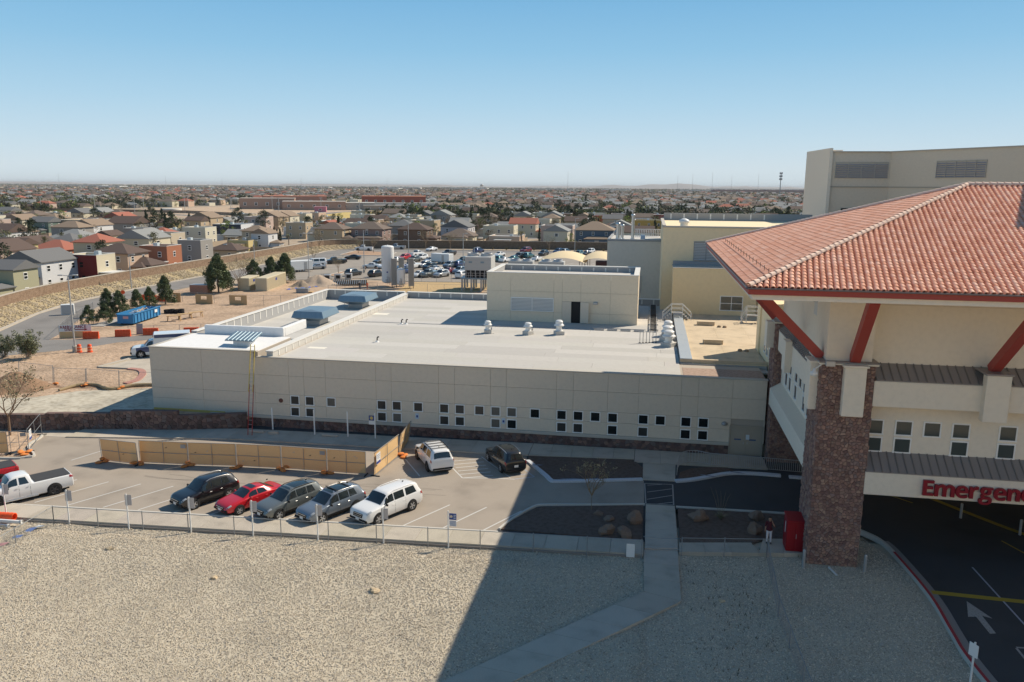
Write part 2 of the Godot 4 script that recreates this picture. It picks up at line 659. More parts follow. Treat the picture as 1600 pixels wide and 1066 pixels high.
func build_ground() -> void:
	var mb := MB.new()
	var rows := []
	for zr in [[3000.0, -.4], [-66.3, -.4], [-66.35, .9], [-900.0, .9], [-40000.0, .9]]:
		var row := PackedVector3Array()
		for x in [-40000.0, -600.0, .0, 600.0, 40000.0]:
			row.append(V(x, zr[1], zr[0]))
		rows.append(row)
	for i in rows.size() - 1:
		for j in 4:
			mb.face_out([rows[i][j], rows[i][j + 1], rows[i + 1][j + 1], rows[i + 1][j]], V(0, 1, .3))
	struct("ground", mb, M.earth)
	# the gravel field with its low swells
	mb = MB.new()
	rows = []
	for j in 66:
		var row := PackedVector3Array()
		for i in 157:
			var x := -62.0 + i * .5
			var z := -18.0 - j * .5
			row.append(V(x, gravel_y(x, z) if z > front_z(x) + .02 or x > 2.4 else -.14, z))
		rows.append(row)
	mb.grid(rows)
	struct("gravel_field", mb, M.gravel)
	# loose stones lying on it
	var st := MB.new()
	for k in 8:
		var sg := V(1 if k & 1 else -1, 1 if k & 2 else -1, 1 if k & 4 else -1)
		st.face_out([V(sg.x, .1 * sg.z, 0), V(.15 * sg.x, .62 * sg.y, .1), V(.12, 0, sg.z * .85)], sg)
	var xfs := []
	var cols := []
	var lane := P2([.35, -46.5, 2.38, -46.9, 2.4, -40.62, -5.37, -31.92, -18.0, -18.0, -22.0, -18.0, -8.5, -31.34, .41, -41.3])
	var tones := [Color(.72, .62, .47), Color(.64, .55, .43), Color(.82, .73, .59), Color(.52, .44, .34), Color(.60, .55, .49), Color(.40, .34, .27), Color(.76, .67, .53)]
	while xfs.size() < 230000:
		var z := -25.0 - 27.0 * pow(rng.randf(), .9)
		var x := rnd(-20.0 + z * .52, 15.8)
		var back := front_z(x) + .1 if x < 2.6 else -46.3 - .155 * (x - 2.5) if x < 10.3 else -52.0
		if z < back or (x > 9.85 and x < 13.0 and z < -46.7 and z > -49.9) or x > 15.6 - maxf(.0, -47.0 - z) * .32:
			continue
		if Geometry2D.is_point_in_polygon(Vector2(x, z), PackedVector2Array(lane)):
			continue
		var s := rnd(.02, .042) * (1.5 if rng.randf() < .06 else 1.0)
		var b := Basis.from_euler(Vector3(rnd(-.5, .5), rng.randf() * TAU, rnd(-.5, .5))).scaled(Vector3(s * rnd(.8, 1.4), s, s))
		xfs.append(Transform3D(b, V(x, gravel_y(x, z) + s * .35, z)))
		var c: Color = tones[rng.randi() % tones.size()]
		var f := rnd(.78, 1.12)
		cols.append(Color(c.r * f, c.g * f, c.b * f))
	scatter("gravel", st.mesh(), M.plain, xfs, cols)
	for s in [[-14.2, -38.5, .22, "flat pale sandstone lying on the sunlit gravel, nearest the shadow edge"], [-23.6, -38.2, .16, "small tan rock lying alone in the middle of the sunlit gravel"], [-31.6, -40.2, .17, "small rock on the gravel below the first cars"], [-.5, -37.6, .14, "small pale rock in the shaded gravel beside the diagonal path"], [4.6, -41.2, .13, "small pale rock on the shaded gravel right of the footpath bend"]]:
		var rk := MB.new()
		rk.col = Color(.62, .50, .34)
		rk.rock(Vector3.ZERO, V(s[2] * 1.4, s[2] * .6, s[2]), rng)
		var o := put("rock", rk, M.stone)
		o.position = V(s[0], gravel_y(s[0], s[1]) + .05, s[1])
		tag(o, s[3], "rock", "rocks lying on the gravel field")

func build_car_park() -> void:
	var mb := MB.new()
	mb.prism(P2([-80, -66.2, -80, -43.0, -44, -45.0, -31.2, -46.05, .4, -47.75, .4, -53.4, 2.5, -53.4, 10.7, -53.7, 14.2, -51.9, 15.2, -50.7, 15.6, -47.6, 15.93, -43.4, 15.7, -39.8, 15.65, -37.1, 16.6, -30.0, 18.5, -20.0, 60, -20.0, 60, -66.2]), -.02, .0)
	struct("road", mb, M.asphalt)
	struct("car_park", a_prism(P2([-80, -62.2, -80, -43.2, -44, -45.2, -31.2, -46.05, -9.0, -47.3, -9.0, -48.1, -8.3, -49.6, -7.1, -51.9, -6.3, -52.45, -3.0, -53.1, .3, -53.8, .24, -58.5, -3.0, -57.8, -6.5, -57.1, -7.2, -58.1, -9.2, -61.0, -9.4, -62.3]), .0, .004), M.lot)
	# cracks sealed with tar and worn patches of the paving
	mb = MB.new()
	for k in 9:
		var p := Vector2(rnd(-44, -12), rnd(-51.5, -53.6))
		var path := [p]
		for i in 5:
			p += Vector2(rnd(.8, 2.2), rnd(-.35, .35))
			path.append(p)
		ribbon(mb, path, .035, .008, .008)
	struct("crack_sealing", mb, mat("tar", Color(.13, .115, .10), .8))
	# stall lines; they stay where the paint was laid
	mb = MB.new()
	for k in 14:
		var x := -11.64 - 2.62 * (k - 1)
		var a := Vector2(x + 1.12, -51.22 + .055 * (k - 1))
		var b := Vector2(x - 1.32, -46.75 + .06 * (k - 1))
		if k == 0:
			a = a.lerp(b, .05)
		ribbon(mb, [a, b], .1, .009, .009)
	for l in [[-19.66, -60.66, -16.82, -56.21], [-13.05, -61.45, -9.9, -57.2], [-11.05, -56.89, -13.48, -56.42], [-13.48, -56.42, -15.9, -60.2], [-11.05, -56.89, -9.51, -56.9], [-44.0, -58.6, -45.4, -54.3]]:
		ribbon(mb, [Vector2(l[0], l[1]), Vector2(l[2], l[3])], .1, .009, .009)
	for k in 6:
		var t := k / 6.0
		ribbon(mb, [Vector2(-13.48, -56.42).lerp(Vector2(-15.6, -60.6), t), Vector2(-11.05, -56.89).lerp(Vector2(-13.05, -61.2), minf(1.0, t + .12))], .1, .013, .013)
	struct("stall_markings", mb, M.paint_white)
	mb = MB.new()
	for l in [[-9.51, -56.95, -8.1, -57.7], [-8.1, -57.7, -9.9, -60.4], [-9.4, -57.9, -8.6, -58.3]]:
		ribbon(mb, [Vector2(l[0], l[1]), Vector2(l[2], l[3])], .1, .009, .009)
	struct("blue_bay_markings", mb, M.paint_blue)
	# zebra markings where the footpath crosses the drive
	mb = MB.new()
	for l in [[.42, -54.0, .3, -57.95], [2.36, -54.1, 2.38, -58.1], [.3, -57.95, 2.38, -58.1], [.42, -54.0, 2.36, -54.1], [.5, -57.6, 1.6, -58.0], [.5, -56.2, 2.3, -57.2], [.5, -54.8, 2.3, -55.9], [1.2, -54.05, 2.3, -54.6]]:
		ribbon(mb, [Vector2(l[0], l[1]), Vector2(l[2], l[3])], .09, .006, .006)
	struct("crossing_markings", mb, M.paint_faded)
	# the footway along the stalls
	var fw := setting("footway")
	slabs(fw, Vector2(-44.2, front_z(-44.2)), Vector2(.33, -45.7), Vector2(-44.2, front_z(-44.2) - 1.95), Vector2(.33, -47.65), 22, -.2, .13, M.concrete)
	mb = MB.new()
	ribbon(mb, [Vector2(-44.2, front_z(-44.2) - 2.04), Vector2(-8.95, front_z(-8.95) - 2.04)], .15, -.1, .135)
	put("kerb", mb, M.kerb, fw)
	mb = MB.new()
	ribbon(mb, [Vector2(-44.2, front_z(-44.2) + .06), Vector2(.33, -45.64)], .1, -.25, .02)
	put("edging", mb, mat("edging", Color(.27, .24, .21), .95), fw)
	slabs(fw, Vector2(2.5, -46.45), Vector2(7.3, -47.2), Vector2(2.5, -47.75), Vector2(7.0, -48.6), 3, -.2, .12, M.concrete)
	slabs(fw, Vector2(7.3, -47.2), Vector2(10.3, -47.7), Vector2(7.8, -49.35), Vector2(10.3, -49.7), 2, -.2, .12, M.concrete)
	# the footpath up to the crossing and its bend
	var fp := setting("footpath")
	slabs(fp, Vector2(.42, -46.6), Vector2(.41, -53.6), Vector2(2.44, -46.9), Vector2(2.42, -53.7), 5, -.2, .12, M.concrete)
	slabs(fp, Vector2(.41, -41.3), Vector2(.35, -46.55), Vector2(2.42, -40.62), Vector2(2.42, -46.85), 3, -.25, .02, M.concrete)
	slabs(fp, Vector2(-20.9, -17.5), Vector2(.41, -41.3), Vector2(-17.9, -17.9), Vector2(2.42, -40.62), 14, -.25, .015, M.concrete)
	slabs(fp, Vector2(.15, -58.6), Vector2(.12, -62.5), Vector2(2.58, -58.75), Vector2(2.72, -62.5), 3, -.1, .06, M.concrete)
	# the footway along the clinic's front
	var cw := setting("clinic_footway")
	slabs(cw, Vector2(-50.0, -59.4), Vector2(-36.0, -61.6), Vector2(-50.0, -61.6), Vector2(-36.0, -64.6), 6, -.1, .1, M.concrete)
	slabs(cw, Vector2(-36.0, -61.6), Vector2(-9.3, -62.35), Vector2(-36.0, -64.6), Vector2(-9.3, -65.5), 11, -.1, .1, M.concrete)
	slabs(cw, Vector2(-9.28, -62.35), Vector2(-.6, -63.1), Vector2(-9.28, -65.5), Vector2(-.6, -65.6), 5, -.1, .1, M.concrete)
	slabs(cw, Vector2(-.58, -62.5), Vector2(9.9, -62.7), Vector2(-.58, -65.6), Vector2(9.9, -65.6), 5, -.1, .1, M.concrete)
	# planted beds of dark crushed stone and their kerbs
	var beds := [["planting_bed", [-8.85, -47.75, -8.36, -49.3, -7.12, -51.55, -6.4, -52.05, .25, -53.5, .25, -47.75]],
		["planting_bed", [2.6, -53.45, 10.6, -53.75, 10.6, -49.8, 7.86, -49.45, 7.05, -48.7, 2.6, -47.85]],
		["planting_bed", [-9.1, -61.0, -7.2, -58.05, -6.6, -57.15, .05, -58.75, .15, -61.15, -.65, -63.0, -9.2, -62.3]],
		["planting_bed", [2.75, -58.95, 3.05, -60.78, 3.95, -61.8, 5.18, -62.4, 6.79, -62.55, 7.2, -62.06, 5.38, -61.05, 4.43, -60.0]]]
	for b in beds:
		mb = MB.new()
		mb.prism(P2(b[1]), -.1, .07)
		struct(b[0], mb, M.mulch)
	mb = MB.new()
	ribbon(mb, smooth_path(P2([-8.95, -47.7, -8.42, -49.4, -7.3, -51.75, -6.4, -52.3, -3.0, -52.95, .35, -53.65]), 4), .16, -.1, .14)
	ribbon(mb, P2([2.5, -53.6, 6.5, -53.75, 10.75, -53.9]), .16, -.1, .14)
	struct("kerb", mb, M.kerb)
	mb = MB.new()
	ribbon(mb, smooth_path(P2([-9.15, -61.1, -7.3, -58.1, -6.75, -57.1, -6.2, -56.95, -3.0, -57.75, .12, -58.6]), 4), .34, -.1, .15)
	ribbon(mb, smooth_path(P2([2.6, -58.7, 3.6, -59.1, 4.8, -59.85, 6.7, -61.15, 8.67, -61.5, 10.7, -61.45]), 4), .45, -.1, .15)
	ribbon(mb, P2([11.3, -61.3, 13.4, -61.25, 40.0, -61.3]), .4, -.1, .15)
	struct("painted_kerb", mb, mat("kerb_worn", Color(.62, .66, .72), .85, {"tex": "dirt", "s": 1.1}))
	mb = MB.new()
	for s in [[-8.2, -60.0, .5], [-5.2, -57.45, .9], [-3.4, -57.85, .6], [5.2, -60.1, .8], [7.4, -61.3, .7]]:
		mb.xf = Transform3D(Basis(Vector3.UP, -.25 if s[0] > 0 else .2), V(s[0], .153, s[1]))
		mb.prism(P2([-s[2], -.08, s[2] * .3, -.12, s[2], .02, .1, .1, -s[2] * .7, .06]), 0, 0)
	struct("worn_paint", mb, mat("old_paint", Color(.20, .22, .27), .9))
	# the drive under the emergency entrance: kerbs, arrow, stop bar, yellow lines
	var line := smooth_path(P2([10.8, -53.95, 13.2, -52.9, 14.5, -51.6, 15.25, -50.3, 15.62, -47.6, 15.93, -43.44, 15.78, -39.85, 15.75, -37.12, 16.4, -31.0, 18.0, -20.0]), 5)
	mb = MB.new()
	ribbon(mb, line, .18, -.2, .15)
	struct("drive_kerb", mb, M.kerb)
	mb = MB.new()
	ribbon(mb, line.slice(18), .17, .153, .153)
	struct("red_kerb_paint", mb, M.paint_red)
	mb = MB.new()
	var gut := []
	for p in line.slice(14):
		gut.append(p + Vector2(.32, 0))
	ribbon(mb, gut, .45, .006, .006)
	struct("gutter", mb, mat("gutter", Color(.30, .28, .26), .9, {"tex": "fine", "s": .7}))
	mb = MB.new()
	ribbon(mb, P2([16.2, -44.2, 24.0, -43.85]), .42, .01, .01)
	ribbon(mb, smooth_path(P2([19.3, -60.9, 20.84, -58.81, 22.8, -56.0, 24.72, -53.5, 28.5, -49.5]), 4), .42, .01, .01)
	ribbon(mb, P2([17.2, -59.6, 18.2, -58.7, 19.2, -57.7]), .12, .01, .01)
	ribbon(mb, P2([22.85, -52.11, 23.44, -50.6, 24.2, -49.0]), .12, .01, .01)
	struct("yellow_markings", mb, M.paint_yellow)
	mb = MB.new()
	mb.xf = Transform3D(Basis(Vector3.UP, .0), V(0, 0, 0))
	mb.prism(P2([17.75, -43.5, 17.2, -41.75, 17.62, -41.85, 17.67, -40.2, 17.99, -40.3, 17.97, -42.0, 18.4, -41.8]), .009, .009)
	ribbon(mb, P2([18.45, -39.12, 18.85, -39.15]), .12, .009, .009)
	ribbon(mb, P2([18.43, -39.05, 18.45, -37.4]), .12, .009, .009)
	struct("arrow_marking", mb, M.paint_faded)
	mb = MB.new()
	ribbon(mb, P2([19.59, -47.84, 19.8, -41.4, 20.0, -34.0]), .1, .009, .009)
	struct("lane_line", mb, M.paint_blue)
	mb = MB.new()
	ribbon(mb, P2([11.2, -46.4, 11.45, -45.4]), .12, -.07, -.03)
	tag(put("pvc_pipe", mb, M.metal_white), "short white plastic pipe lying on the gravel before the stone pillar", "pipe")
	# kerb and verge at the west end, where the small tree stands
	struct("verge", a_prism(P2([-80, -62.0, -52.6, -59.6, -52.2, -58.9, -51.4, -56.0, -49.3, -54.5, -51.3, -53.6, -62, -52.6, -80, -52.0]), -.1, .1), M.dirt)
	mb = MB.new()
	ribbon(mb, smooth_path(P2([-80, -51.9, -62, -52.5, -51.2, -53.5, -49.4, -54.1, -49.1, -54.7, -51.3, -56.6, -52.0, -58.8, -52.3, -59.4]), 4), .16, -.1, .15)
	struct("verge_kerb", mb, M.kerb)
	struct("ramp_apron", a_prism(P2([-52.2, -59.4, -49.4, -59.5, -48.3, -61.2, -53.4, -60.7]), .0, .02), M.concrete)
# ---------------------------------------------------------------- the low clinic
# A window in a wall that faces along `out`: white frame proud of the wall, pane set back inside it.
func window(parent: Node, centre: Vector3, w: float, h: float, out: Vector3, frame_m: Material, glass_m: Material, bar := .075, cross := "") -> MeshInstance3D:
	var s := Vector3.UP.cross(out).normalized()
	var mb := MB.new()
	mb.xf = Transform3D(Basis(s, Vector3.UP, out), centre)
	mb.box(V(0, h * .5 - bar * .5, .0), V(w, bar, .07))
	mb.box(V(0, -h * .5 + bar * .5, .004), V(w + .04, bar, .085))
	for k in [-1.0, 1.0]:
		mb.box(V(k * (w * .5 - bar * .5), 0, .0), V(bar, h - 2.0 * bar, .068))
	if "v" in cross:
		mb.box(V(0, 0, -.004), V(bar * .7, h - 2.0 * bar, .05))
	if "h" in cross:
		mb.box(V(0, 0, -.006), V(w - 2.0 * bar, bar * .7, .048))
	var f := put("window", mb, frame_m, parent)
	mb = MB.new()
	mb.xf = Transform3D(Basis(s, Vector3.UP, out), centre)
	mb.box(V(0, 0, -.012), V(w - 2.0 * bar + .004, h - 2.0 * bar + .004, .02))
	put("pane", mb, glass_m, f)
	return f

func louver(parent: Node, centre: Vector3, w: float, h: float, out: Vector3, frame_m: Material, slat_m: Material, pitch := .14, bays := 1) -> void:
	var s := Vector3.UP.cross(out).normalized()
	var base := Transform3D(Basis(s, Vector3.UP, out), centre)
	var mb := MB.new()
	mb.xf = base
	for k in [-1.0, 1.0]:
		mb.box(V(0, k * (h * .5 - .04), .02), V(w, .08, .14))
		mb.box(V(k * (w * .5 - .04), 0, .018), V(.08, h - .16, .13))
	for i in range(1, bays):
		mb.box(V(-w * .5 + w * i / bays, 0, .016), V(.07, h - .16, .125))
	mb.box(V(0, 0, -.03), V(w - .1, h - .1, .02))
	var f := put("louver", mb, frame_m, parent)
	for i in bays:
		var n := int((h - .16) / pitch)
		for k in n:
			mb = MB.new()
			mb.xf = base * Transform3D(Basis(Vector3.RIGHT, .75), V(-w * .5 + w * (i + .5) / bays, -h * .5 + .08 + (k + .5) * pitch, .015))
			mb.box(Vector3.ZERO, V(w / bays - .1, .012, pitch * 1.05))
			put("slat", mb, slat_m, f)

func build_clinic() -> void:
	var b := thing("clinic_building", "long low tan clinic with paired square windows, stone base and flat grey roof", "building")
	var zf := -65.95
	var mb := MB.new()
	mb.span(V(-45.7, -.4, -107.3), V(-33.6, 5.9, -66.05))
	mb.span(V(-45.7, 5.9, -73.0), V(-34.9, 7.02, -66.05))
	mb.span(V(-33.6, -.4, -107.3), V(9.9, 6.4, -66.05))
	put("wall", mb, M.joint, b)
	# panels of the front, with open joints between them
	var xs := [-35.3, -31.95, -30.5, -28.42, -23.65, -22.22, -17.88, -16.42, -13.22, -11.82, -7.43, -5.99, -3.05, -.46, 3.04, 4.45, 7.2, 9.92]
	var ys := [1.1, 2.21, 3.15, 4.9, 6.5]
	for i in xs.size() - 1:
		for j in 4:
			if i == xs.size() - 2 and j < 2:
				continue
			var y0: float = ys[j]
			var p := MB.new()
			var f := rnd(.985, 1.012)
			p.col = Color(f, f, f)
			p.span(V(xs[i] + .007, y0 + .007, -66.06), V(xs[i + 1] - .007, ys[j + 1] - .007, zf), .008)
			put("wall_panel", p, M.stucco, b)
	var xa := [-45.75, -40.5, -35.3]
	var ya := [.9, 2.2, 3.2, 4.85, 7.0]
	for i in 2:
		for j in 4:
			var p := MB.new()
			var f := rnd(.95, .975)
			p.col = Color(f, f, f * 1.01)
			p.span(V(xa[i] + .007, ya[j] + .007, -66.06), V(xa[i + 1] - .007, ya[j + 1] - .007, zf), .008)
			put("wall_panel", p, M.stucco, b)
	for j in 4:   # the east jambs beside the service door
		if j < 2:
			var p := MB.new()
			p.span(V(9.86, ys[j] + .012, -66.06), V(9.92, ys[j + 1] - .012, zf))
			put("wall_panel", p, M.stucco, b)
	# west end wall
	for k in 6:
		for j in 4:
			var p := MB.new()
			p.span(V(-45.75, ya[j] + .012, -66.1 - 6.86 * (k + 1)), V(-45.69, ya[j + 1] - .012 if j < 3 or k < 1 else 5.88, -66.1 - 6.86 * k - .02))
			put("wall_panel", p, M.stucco, b)
	# coping along the front edge
	mb = MB.new()
	mb.span(V(-35.0, 6.5, -66.35), V(9.95, 6.6, zf + .07), .012)
	mb.span(V(-45.83, 7.0, -66.3), V(-34.95, 7.1, zf + .07), .012)
	mb.span(V(-45.83, 7.0, -73.2), V(-45.4, 7.097, -66.3), .012)
	put("coping", mb, M.trim, b)
	# ledge above the stone base
	put("ledge", a_span(V(-39.9, .83, -66.0), V(7.12, 1.1, zf + .14), .02), M.trim, b)
	put("base_wall", a_span(V(-39.9, -.3, -66.0), V(7.1, .83, zf + .03)), M.mortar, b)
	var tones := [Color(.22, .14, .125), Color(.17, .12, .115), Color(.27, .18, .15), Color(.20, .165, .16), Color(.14, .10, .095)]
	mb = MB.new()
	stones(mb, V(-39.9, -.05, zf + .03), Vector3.RIGHT, Vector3.UP, 47.0, .88, .36, tones, .06)
	stuff("stone", mb, M.stone, b)
	# windows: left edges of the upper and lower rows
	var up := [-31.86, -30.43, -28.37, -23.59, -22.18, -20.2, -17.82, -16.4, -14.64, -13.19, -11.76, -9.72, -7.4, -5.97, -4.5, -3.02, -.44, .98, 3.1, 4.53]
	var low := [-31.88, -30.43, -23.59, -22.17, -17.82, -16.4, -13.19, -11.75, -7.39, -5.97, -3.02, -.44, 3.1, 4.52]
	for x in up:
		window(b, V(x + .44, 2.67, zf + .02), .88, .88, V(0, 0, 1), M.frame_white, M.glass if x > -10.0 else M.glass_dusty if x in [-28.37, -13.19, -11.76] else M.glass_grey)
	for x in low:
		window(b, V(x + .44, 1.58, zf + .02), .88, .88, V(0, 0, 1), M.frame_white, M.glass_dusty if x in [-13.19, -22.17] else M.glass_grey if x < -14.0 or x in [-7.39, -5.97, -.44] else M.glass)
	# service door
	mb = MB.new()
	mb.span(V(7.12, 2.45, -66.0), V(9.86, 2.62, zf + .06))
	mb.span(V(7.1, .0, -66.0), V(7.22, 2.45, zf + .02))
	mb.span(V(9.74, .0, -66.0), V(9.86, 2.45, zf + .02))
	put("door_frame", mb, mat("door_paint", Color(.40, .35, .28), .6), b)
	for k in 2:
		var d := put("door", a_span(V(7.23 + k * 1.255, .1, -66.05), V(8.475 + k * 1.255, 2.44, zf - .03), .01), M.door_paint, b)
		put("door_plate", a_span(V(7.55 + k * 1.2, 1.33, zf - .03), V(8.1 + k * 1.2, 1.45, zf - .018)), mat("plate_blue", Color(.07, .11, .22), .5), d)
		put("handle", a_span(V(8.28 + k * .3, 1.0, zf - .03), V(8.34 + k * .3, 1.2, zf + .03)), M.metal_grey, d)
	# wall lamps
	for l in [[-32.8, 2.56, true], [6.68, 2.7, false]]:
		mb = MB.new()
		mb.xf = Transform3D(Basis(Vector3.RIGHT, PI / 2), V(l[0], l[1], zf))
		if l[2]:
			mb.lathe(Vector3.ZERO, [[.2, .0], [.2, .06], [.13, .1], [.12, .06], [.05, .06], [.04, .1], [.0, .1]], 16)
		else:
			mb.xf = Transform3D(Basis.IDENTITY, V(l[0], l[1], zf + .1))
			mb.lathe(Vector3.ZERO, [[.0, -.12], [.2, -.1], [.26, -.02], [.22, .1], [.1, .19], [.0, .21]], 14)
		put("alarm_bell" if l[2] else "wall_lamp", mb, mat("bell", Color(.17, .07, .05), .5) if l[2] else M.galvanised, b)
	# ---- roof membrane, laid in rolls with staggered laps
	var row := 0
	var z := -66.38
	while z > -106.8:
		var zn := maxf(z - 1.84, -107.0)
		var x := -33.3 - rng.randf() * 6.0
		while x < 3.0:
			var xn := x + 9.6
			var xa0 := maxf(x, -33.3)
			var xb := minf(xn, 3.0)
			if xb - xa0 > .05 and not (z < -91.1 and xa0 > -18.6 and zn > -100.4 and xb < -1.2):
				var p := MB.new()
				var f := rnd(.88, 1.04) * (.965 if row % 2 else 1.0)
				p.col = Color(f, f * rnd(.99, 1.005), f * rnd(.975, 1.01))
				p.xf = Transform3D(Basis(Vector3.RIGHT, .006), V(0, 6.45, z))
				p.span(V(xa0 + .01, -.045, zn - z + .02), V(xb - .01, .0, 0))
				put("roof_sheet", p, M.roofing, b)
			x = xn
		z = zn
		row += 1
	for q in [[-34.0, -92.0, -31.4, -93.2], [-33.2, -71.0, -30.6, -71.8]]:
		put("roof_patch", a_span(V(q[0] + .8, 6.45, q[3]), V(q[2], 6.464, q[1])), mat("patch", Color(.78, .74, .64), .8), b)
	# lower roof to the west
	z = -73.6
	while z > -107.0:
		var zn := maxf(z - 1.84, -107.2)
		for k in 2:
			var p := MB.new()
			var f := rnd(.92, 1.03)
			p.col = Color(f, f, f * .99)
			p.span(V(-45.2 + k * 5.8, 5.9, zn + .012), V(-39.42 + k * 5.4, 5.935, z))
			put("roof_sheet", p, M.roofing, b)
		z = zn
	mb = MB.new()
	mb.span(V(-45.4, 7.02, -73.0), V(-35.0, 7.085, -66.3))
	mb.span(V(-44.3, 7.02, -73.55), V(-35.75, 7.95, -73.1), .05)
	mb.span(V(-36.2, 7.02, -78.6), V(-35.75, 7.94, -73.55), .05)
	put("white_roof", mb, M.roof_white, b)
	put("roof_curb", a_span(V(-44.3, 5.93, -74.1), V(-36.2, 6.8, -73.56)), M.membrane, b)
	# parapets with pale flashing tabs on their inner faces
	var white_cap := mat("cap", Color(.70, .68, .63), .6)
	mb = MB.new()
	mb.span(V(-45.72, 5.9, -107.3), V(-45.2, 7.22, -73.1))
	mb.span(V(-45.2, 5.9, -107.72), V(-33.9, 7.22, -107.2))
	mb.span(V(-33.5, 6.3, -107.72), V(3.0, 7.22, -107.2))
	put("parapet", mb, M.membrane, b)
	put("dividing_parapet", a_prism([Vector2(-34.15, -66.3), Vector2(-33.55, -66.3), Vector2(-33.3, -107.2), Vector2(-34.0, -107.2)], 5.9, 7.0), M.roofing, b)
	mb = MB.new()
	mb.span(V(-45.8, 7.22, -107.8), V(-45.12, 7.3, -73.1), .02)
	mb.span(V(-45.12, 7.22, -107.8), V(-33.9, 7.297, -107.12), .02)
	mb.span(V(-33.5, 7.22, -107.8), V(3.0, 7.297, -107.12), .02)
	mb.prism([Vector2(-34.25, -66.25), Vector2(-33.5, -66.25), Vector2(-33.25, -107.8), Vector2(-34.1, -107.8)], 7.0, 7.09)
	put("parapet_cap", mb, white_cap, b)
	for k in 21:
		mb = MB.new()
		var zz := -76.0 - k * 1.52
		mb.span(V(-45.2, 6.3, zz - .09), V(-45.17, 7.2, zz + .09))
		put("flashing_tab", mb, white_cap, b)
	for k in 28:
		mb = MB.new()
		var zz := -67.5 - k * 1.45
		var xx := lerpf(-33.55, -33.3, (zz + 66.3) / -40.9)
		mb.span(V(xx, 6.45, zz - .1), V(xx + .03, 6.97, zz + .1))
		put("flashing_tab", mb, white_cap, b)
	for k in 30:
		mb = MB.new()
		var xx := -44.2 + k * 1.55
		if absf(xx + 33.7) < .5:
			continue
		mb.span(V(xx - .09, 6.6, -107.2), V(xx + .09, 7.2, -107.17))
		put("flashing_tab", mb, white_cap, b)
	# ---- rooftop plant house
	put("plant_house_wall", a_span(V(-18.62, 6.3, -100.4), V(-1.2, 11.45, -91.06)), M.joint, b)
	var px := [-18.7, -15.86, -10.78, -9.8, -7.65, -4.26, -1.14]
	var py := [6.45, 7.62, 10.0, 12.1]
	for i in px.size() - 1:
		for j in 3:
			var p := MB.new()
			var f := rnd(.985, 1.015)
			p.col = Color(f, f, f)
			var x0: float = px[i]
			if x0 == -9.8 and j < 2:
				continue
			p.span(V(x0 + .01, py[j] + .01, -91.08), V(px[i + 1] - .01, py[j + 1] - .01, -91.0), .008)
			put("plant_house_panel", p, M.stucco_tan, b)
	put("plant_house_panel", a_span(V(-9.79, 8.97, -91.08), V(-7.66, 9.99, -91.0), .008), M.stucco_tan, b)
	for sx in [-18.7, -1.2]:
		for k in 3:
			put("plant_house_panel", a_span(V(sx, 6.45, -91.1 - 3.1 * (k + 1) + .02), V(sx + .06, 12.09, -91.1 - 3.1 * k)), M.stucco_tan, b)
	mb = MB.new()
	mb.span(V(-18.64, 11.4, -100.9), V(-1.2, 12.1, -100.4))
	mb.span(V(-18.64, 11.4, -100.4), V(-18.2, 12.1, -91.08))
	mb.span(V(-1.64, 11.4, -100.4), V(-1.2, 12.1, -91.08))
	put("plant_house_parapet", mb, M.membrane, b)
	mb = MB.new()
	mb.span(V(-18.76, 12.1, -101.0), V(-1.08, 12.2, -100.35), .015)
	mb.span(V(-18.76, 12.1, -100.35), V(-18.15, 12.197, -91.35), .015)
	mb.span(V(-1.69, 12.1, -100.35), V(-1.08, 12.197, -91.35), .015)
	mb.span(V(-18.76, 12.1, -91.35), V(-1.08, 12.2, -90.94), .015)
	put("plant_house_coping", mb, white_cap, b)
	for k in 11:
		put("flashing_tab", a_span(V(-17.4 + k * 1.5 - .09, 11.55, -100.4), V(-17.4 + k * 1.5 + .09, 12.0, -100.37)), white_cap, b)
	for k in 5:
		mb = MB.new()
		var f := rnd(.94, 1.03)
		mb.col = Color(f, f, f)
		mb.span(V(-18.2, 11.45, -91.4 - 1.8 * (k + 1) + .015), V(-1.64, 11.49, -91.4 - 1.8 * k))
		put("roof_sheet", mb, M.roofing, b)
	louver(b, V(-13.3, 8.5, -90.97), 5.06, 1.6, V(0, 0, 1), M.frame_white, M.louver, .16, 2)
	put("door_opening", a_span(V(-8.72, 6.46, -91.055), V(-7.66, 8.96, -91.03)), M.dark, b)
	put("door", a_span(V(-9.78, 6.47, -91.05), V(-8.74, 8.95, -90.98), .01), M.stucco, b)
	mb = MB.new()
	mb.xf = Transform3D(Basis(Vector3.UP, -.25), V(-7.66, 0, -90.93))
	mb.span(V(.0, 6.5, -.03), V(1.02, 8.93, .03), .01)
	put("door", mb, M.stucco, b)
	put("wall_lamp", a_span(V(-6.2, 8.7, -91.0), V(-5.65, 9.0, -90.7), .06), M.metal_grey, b)

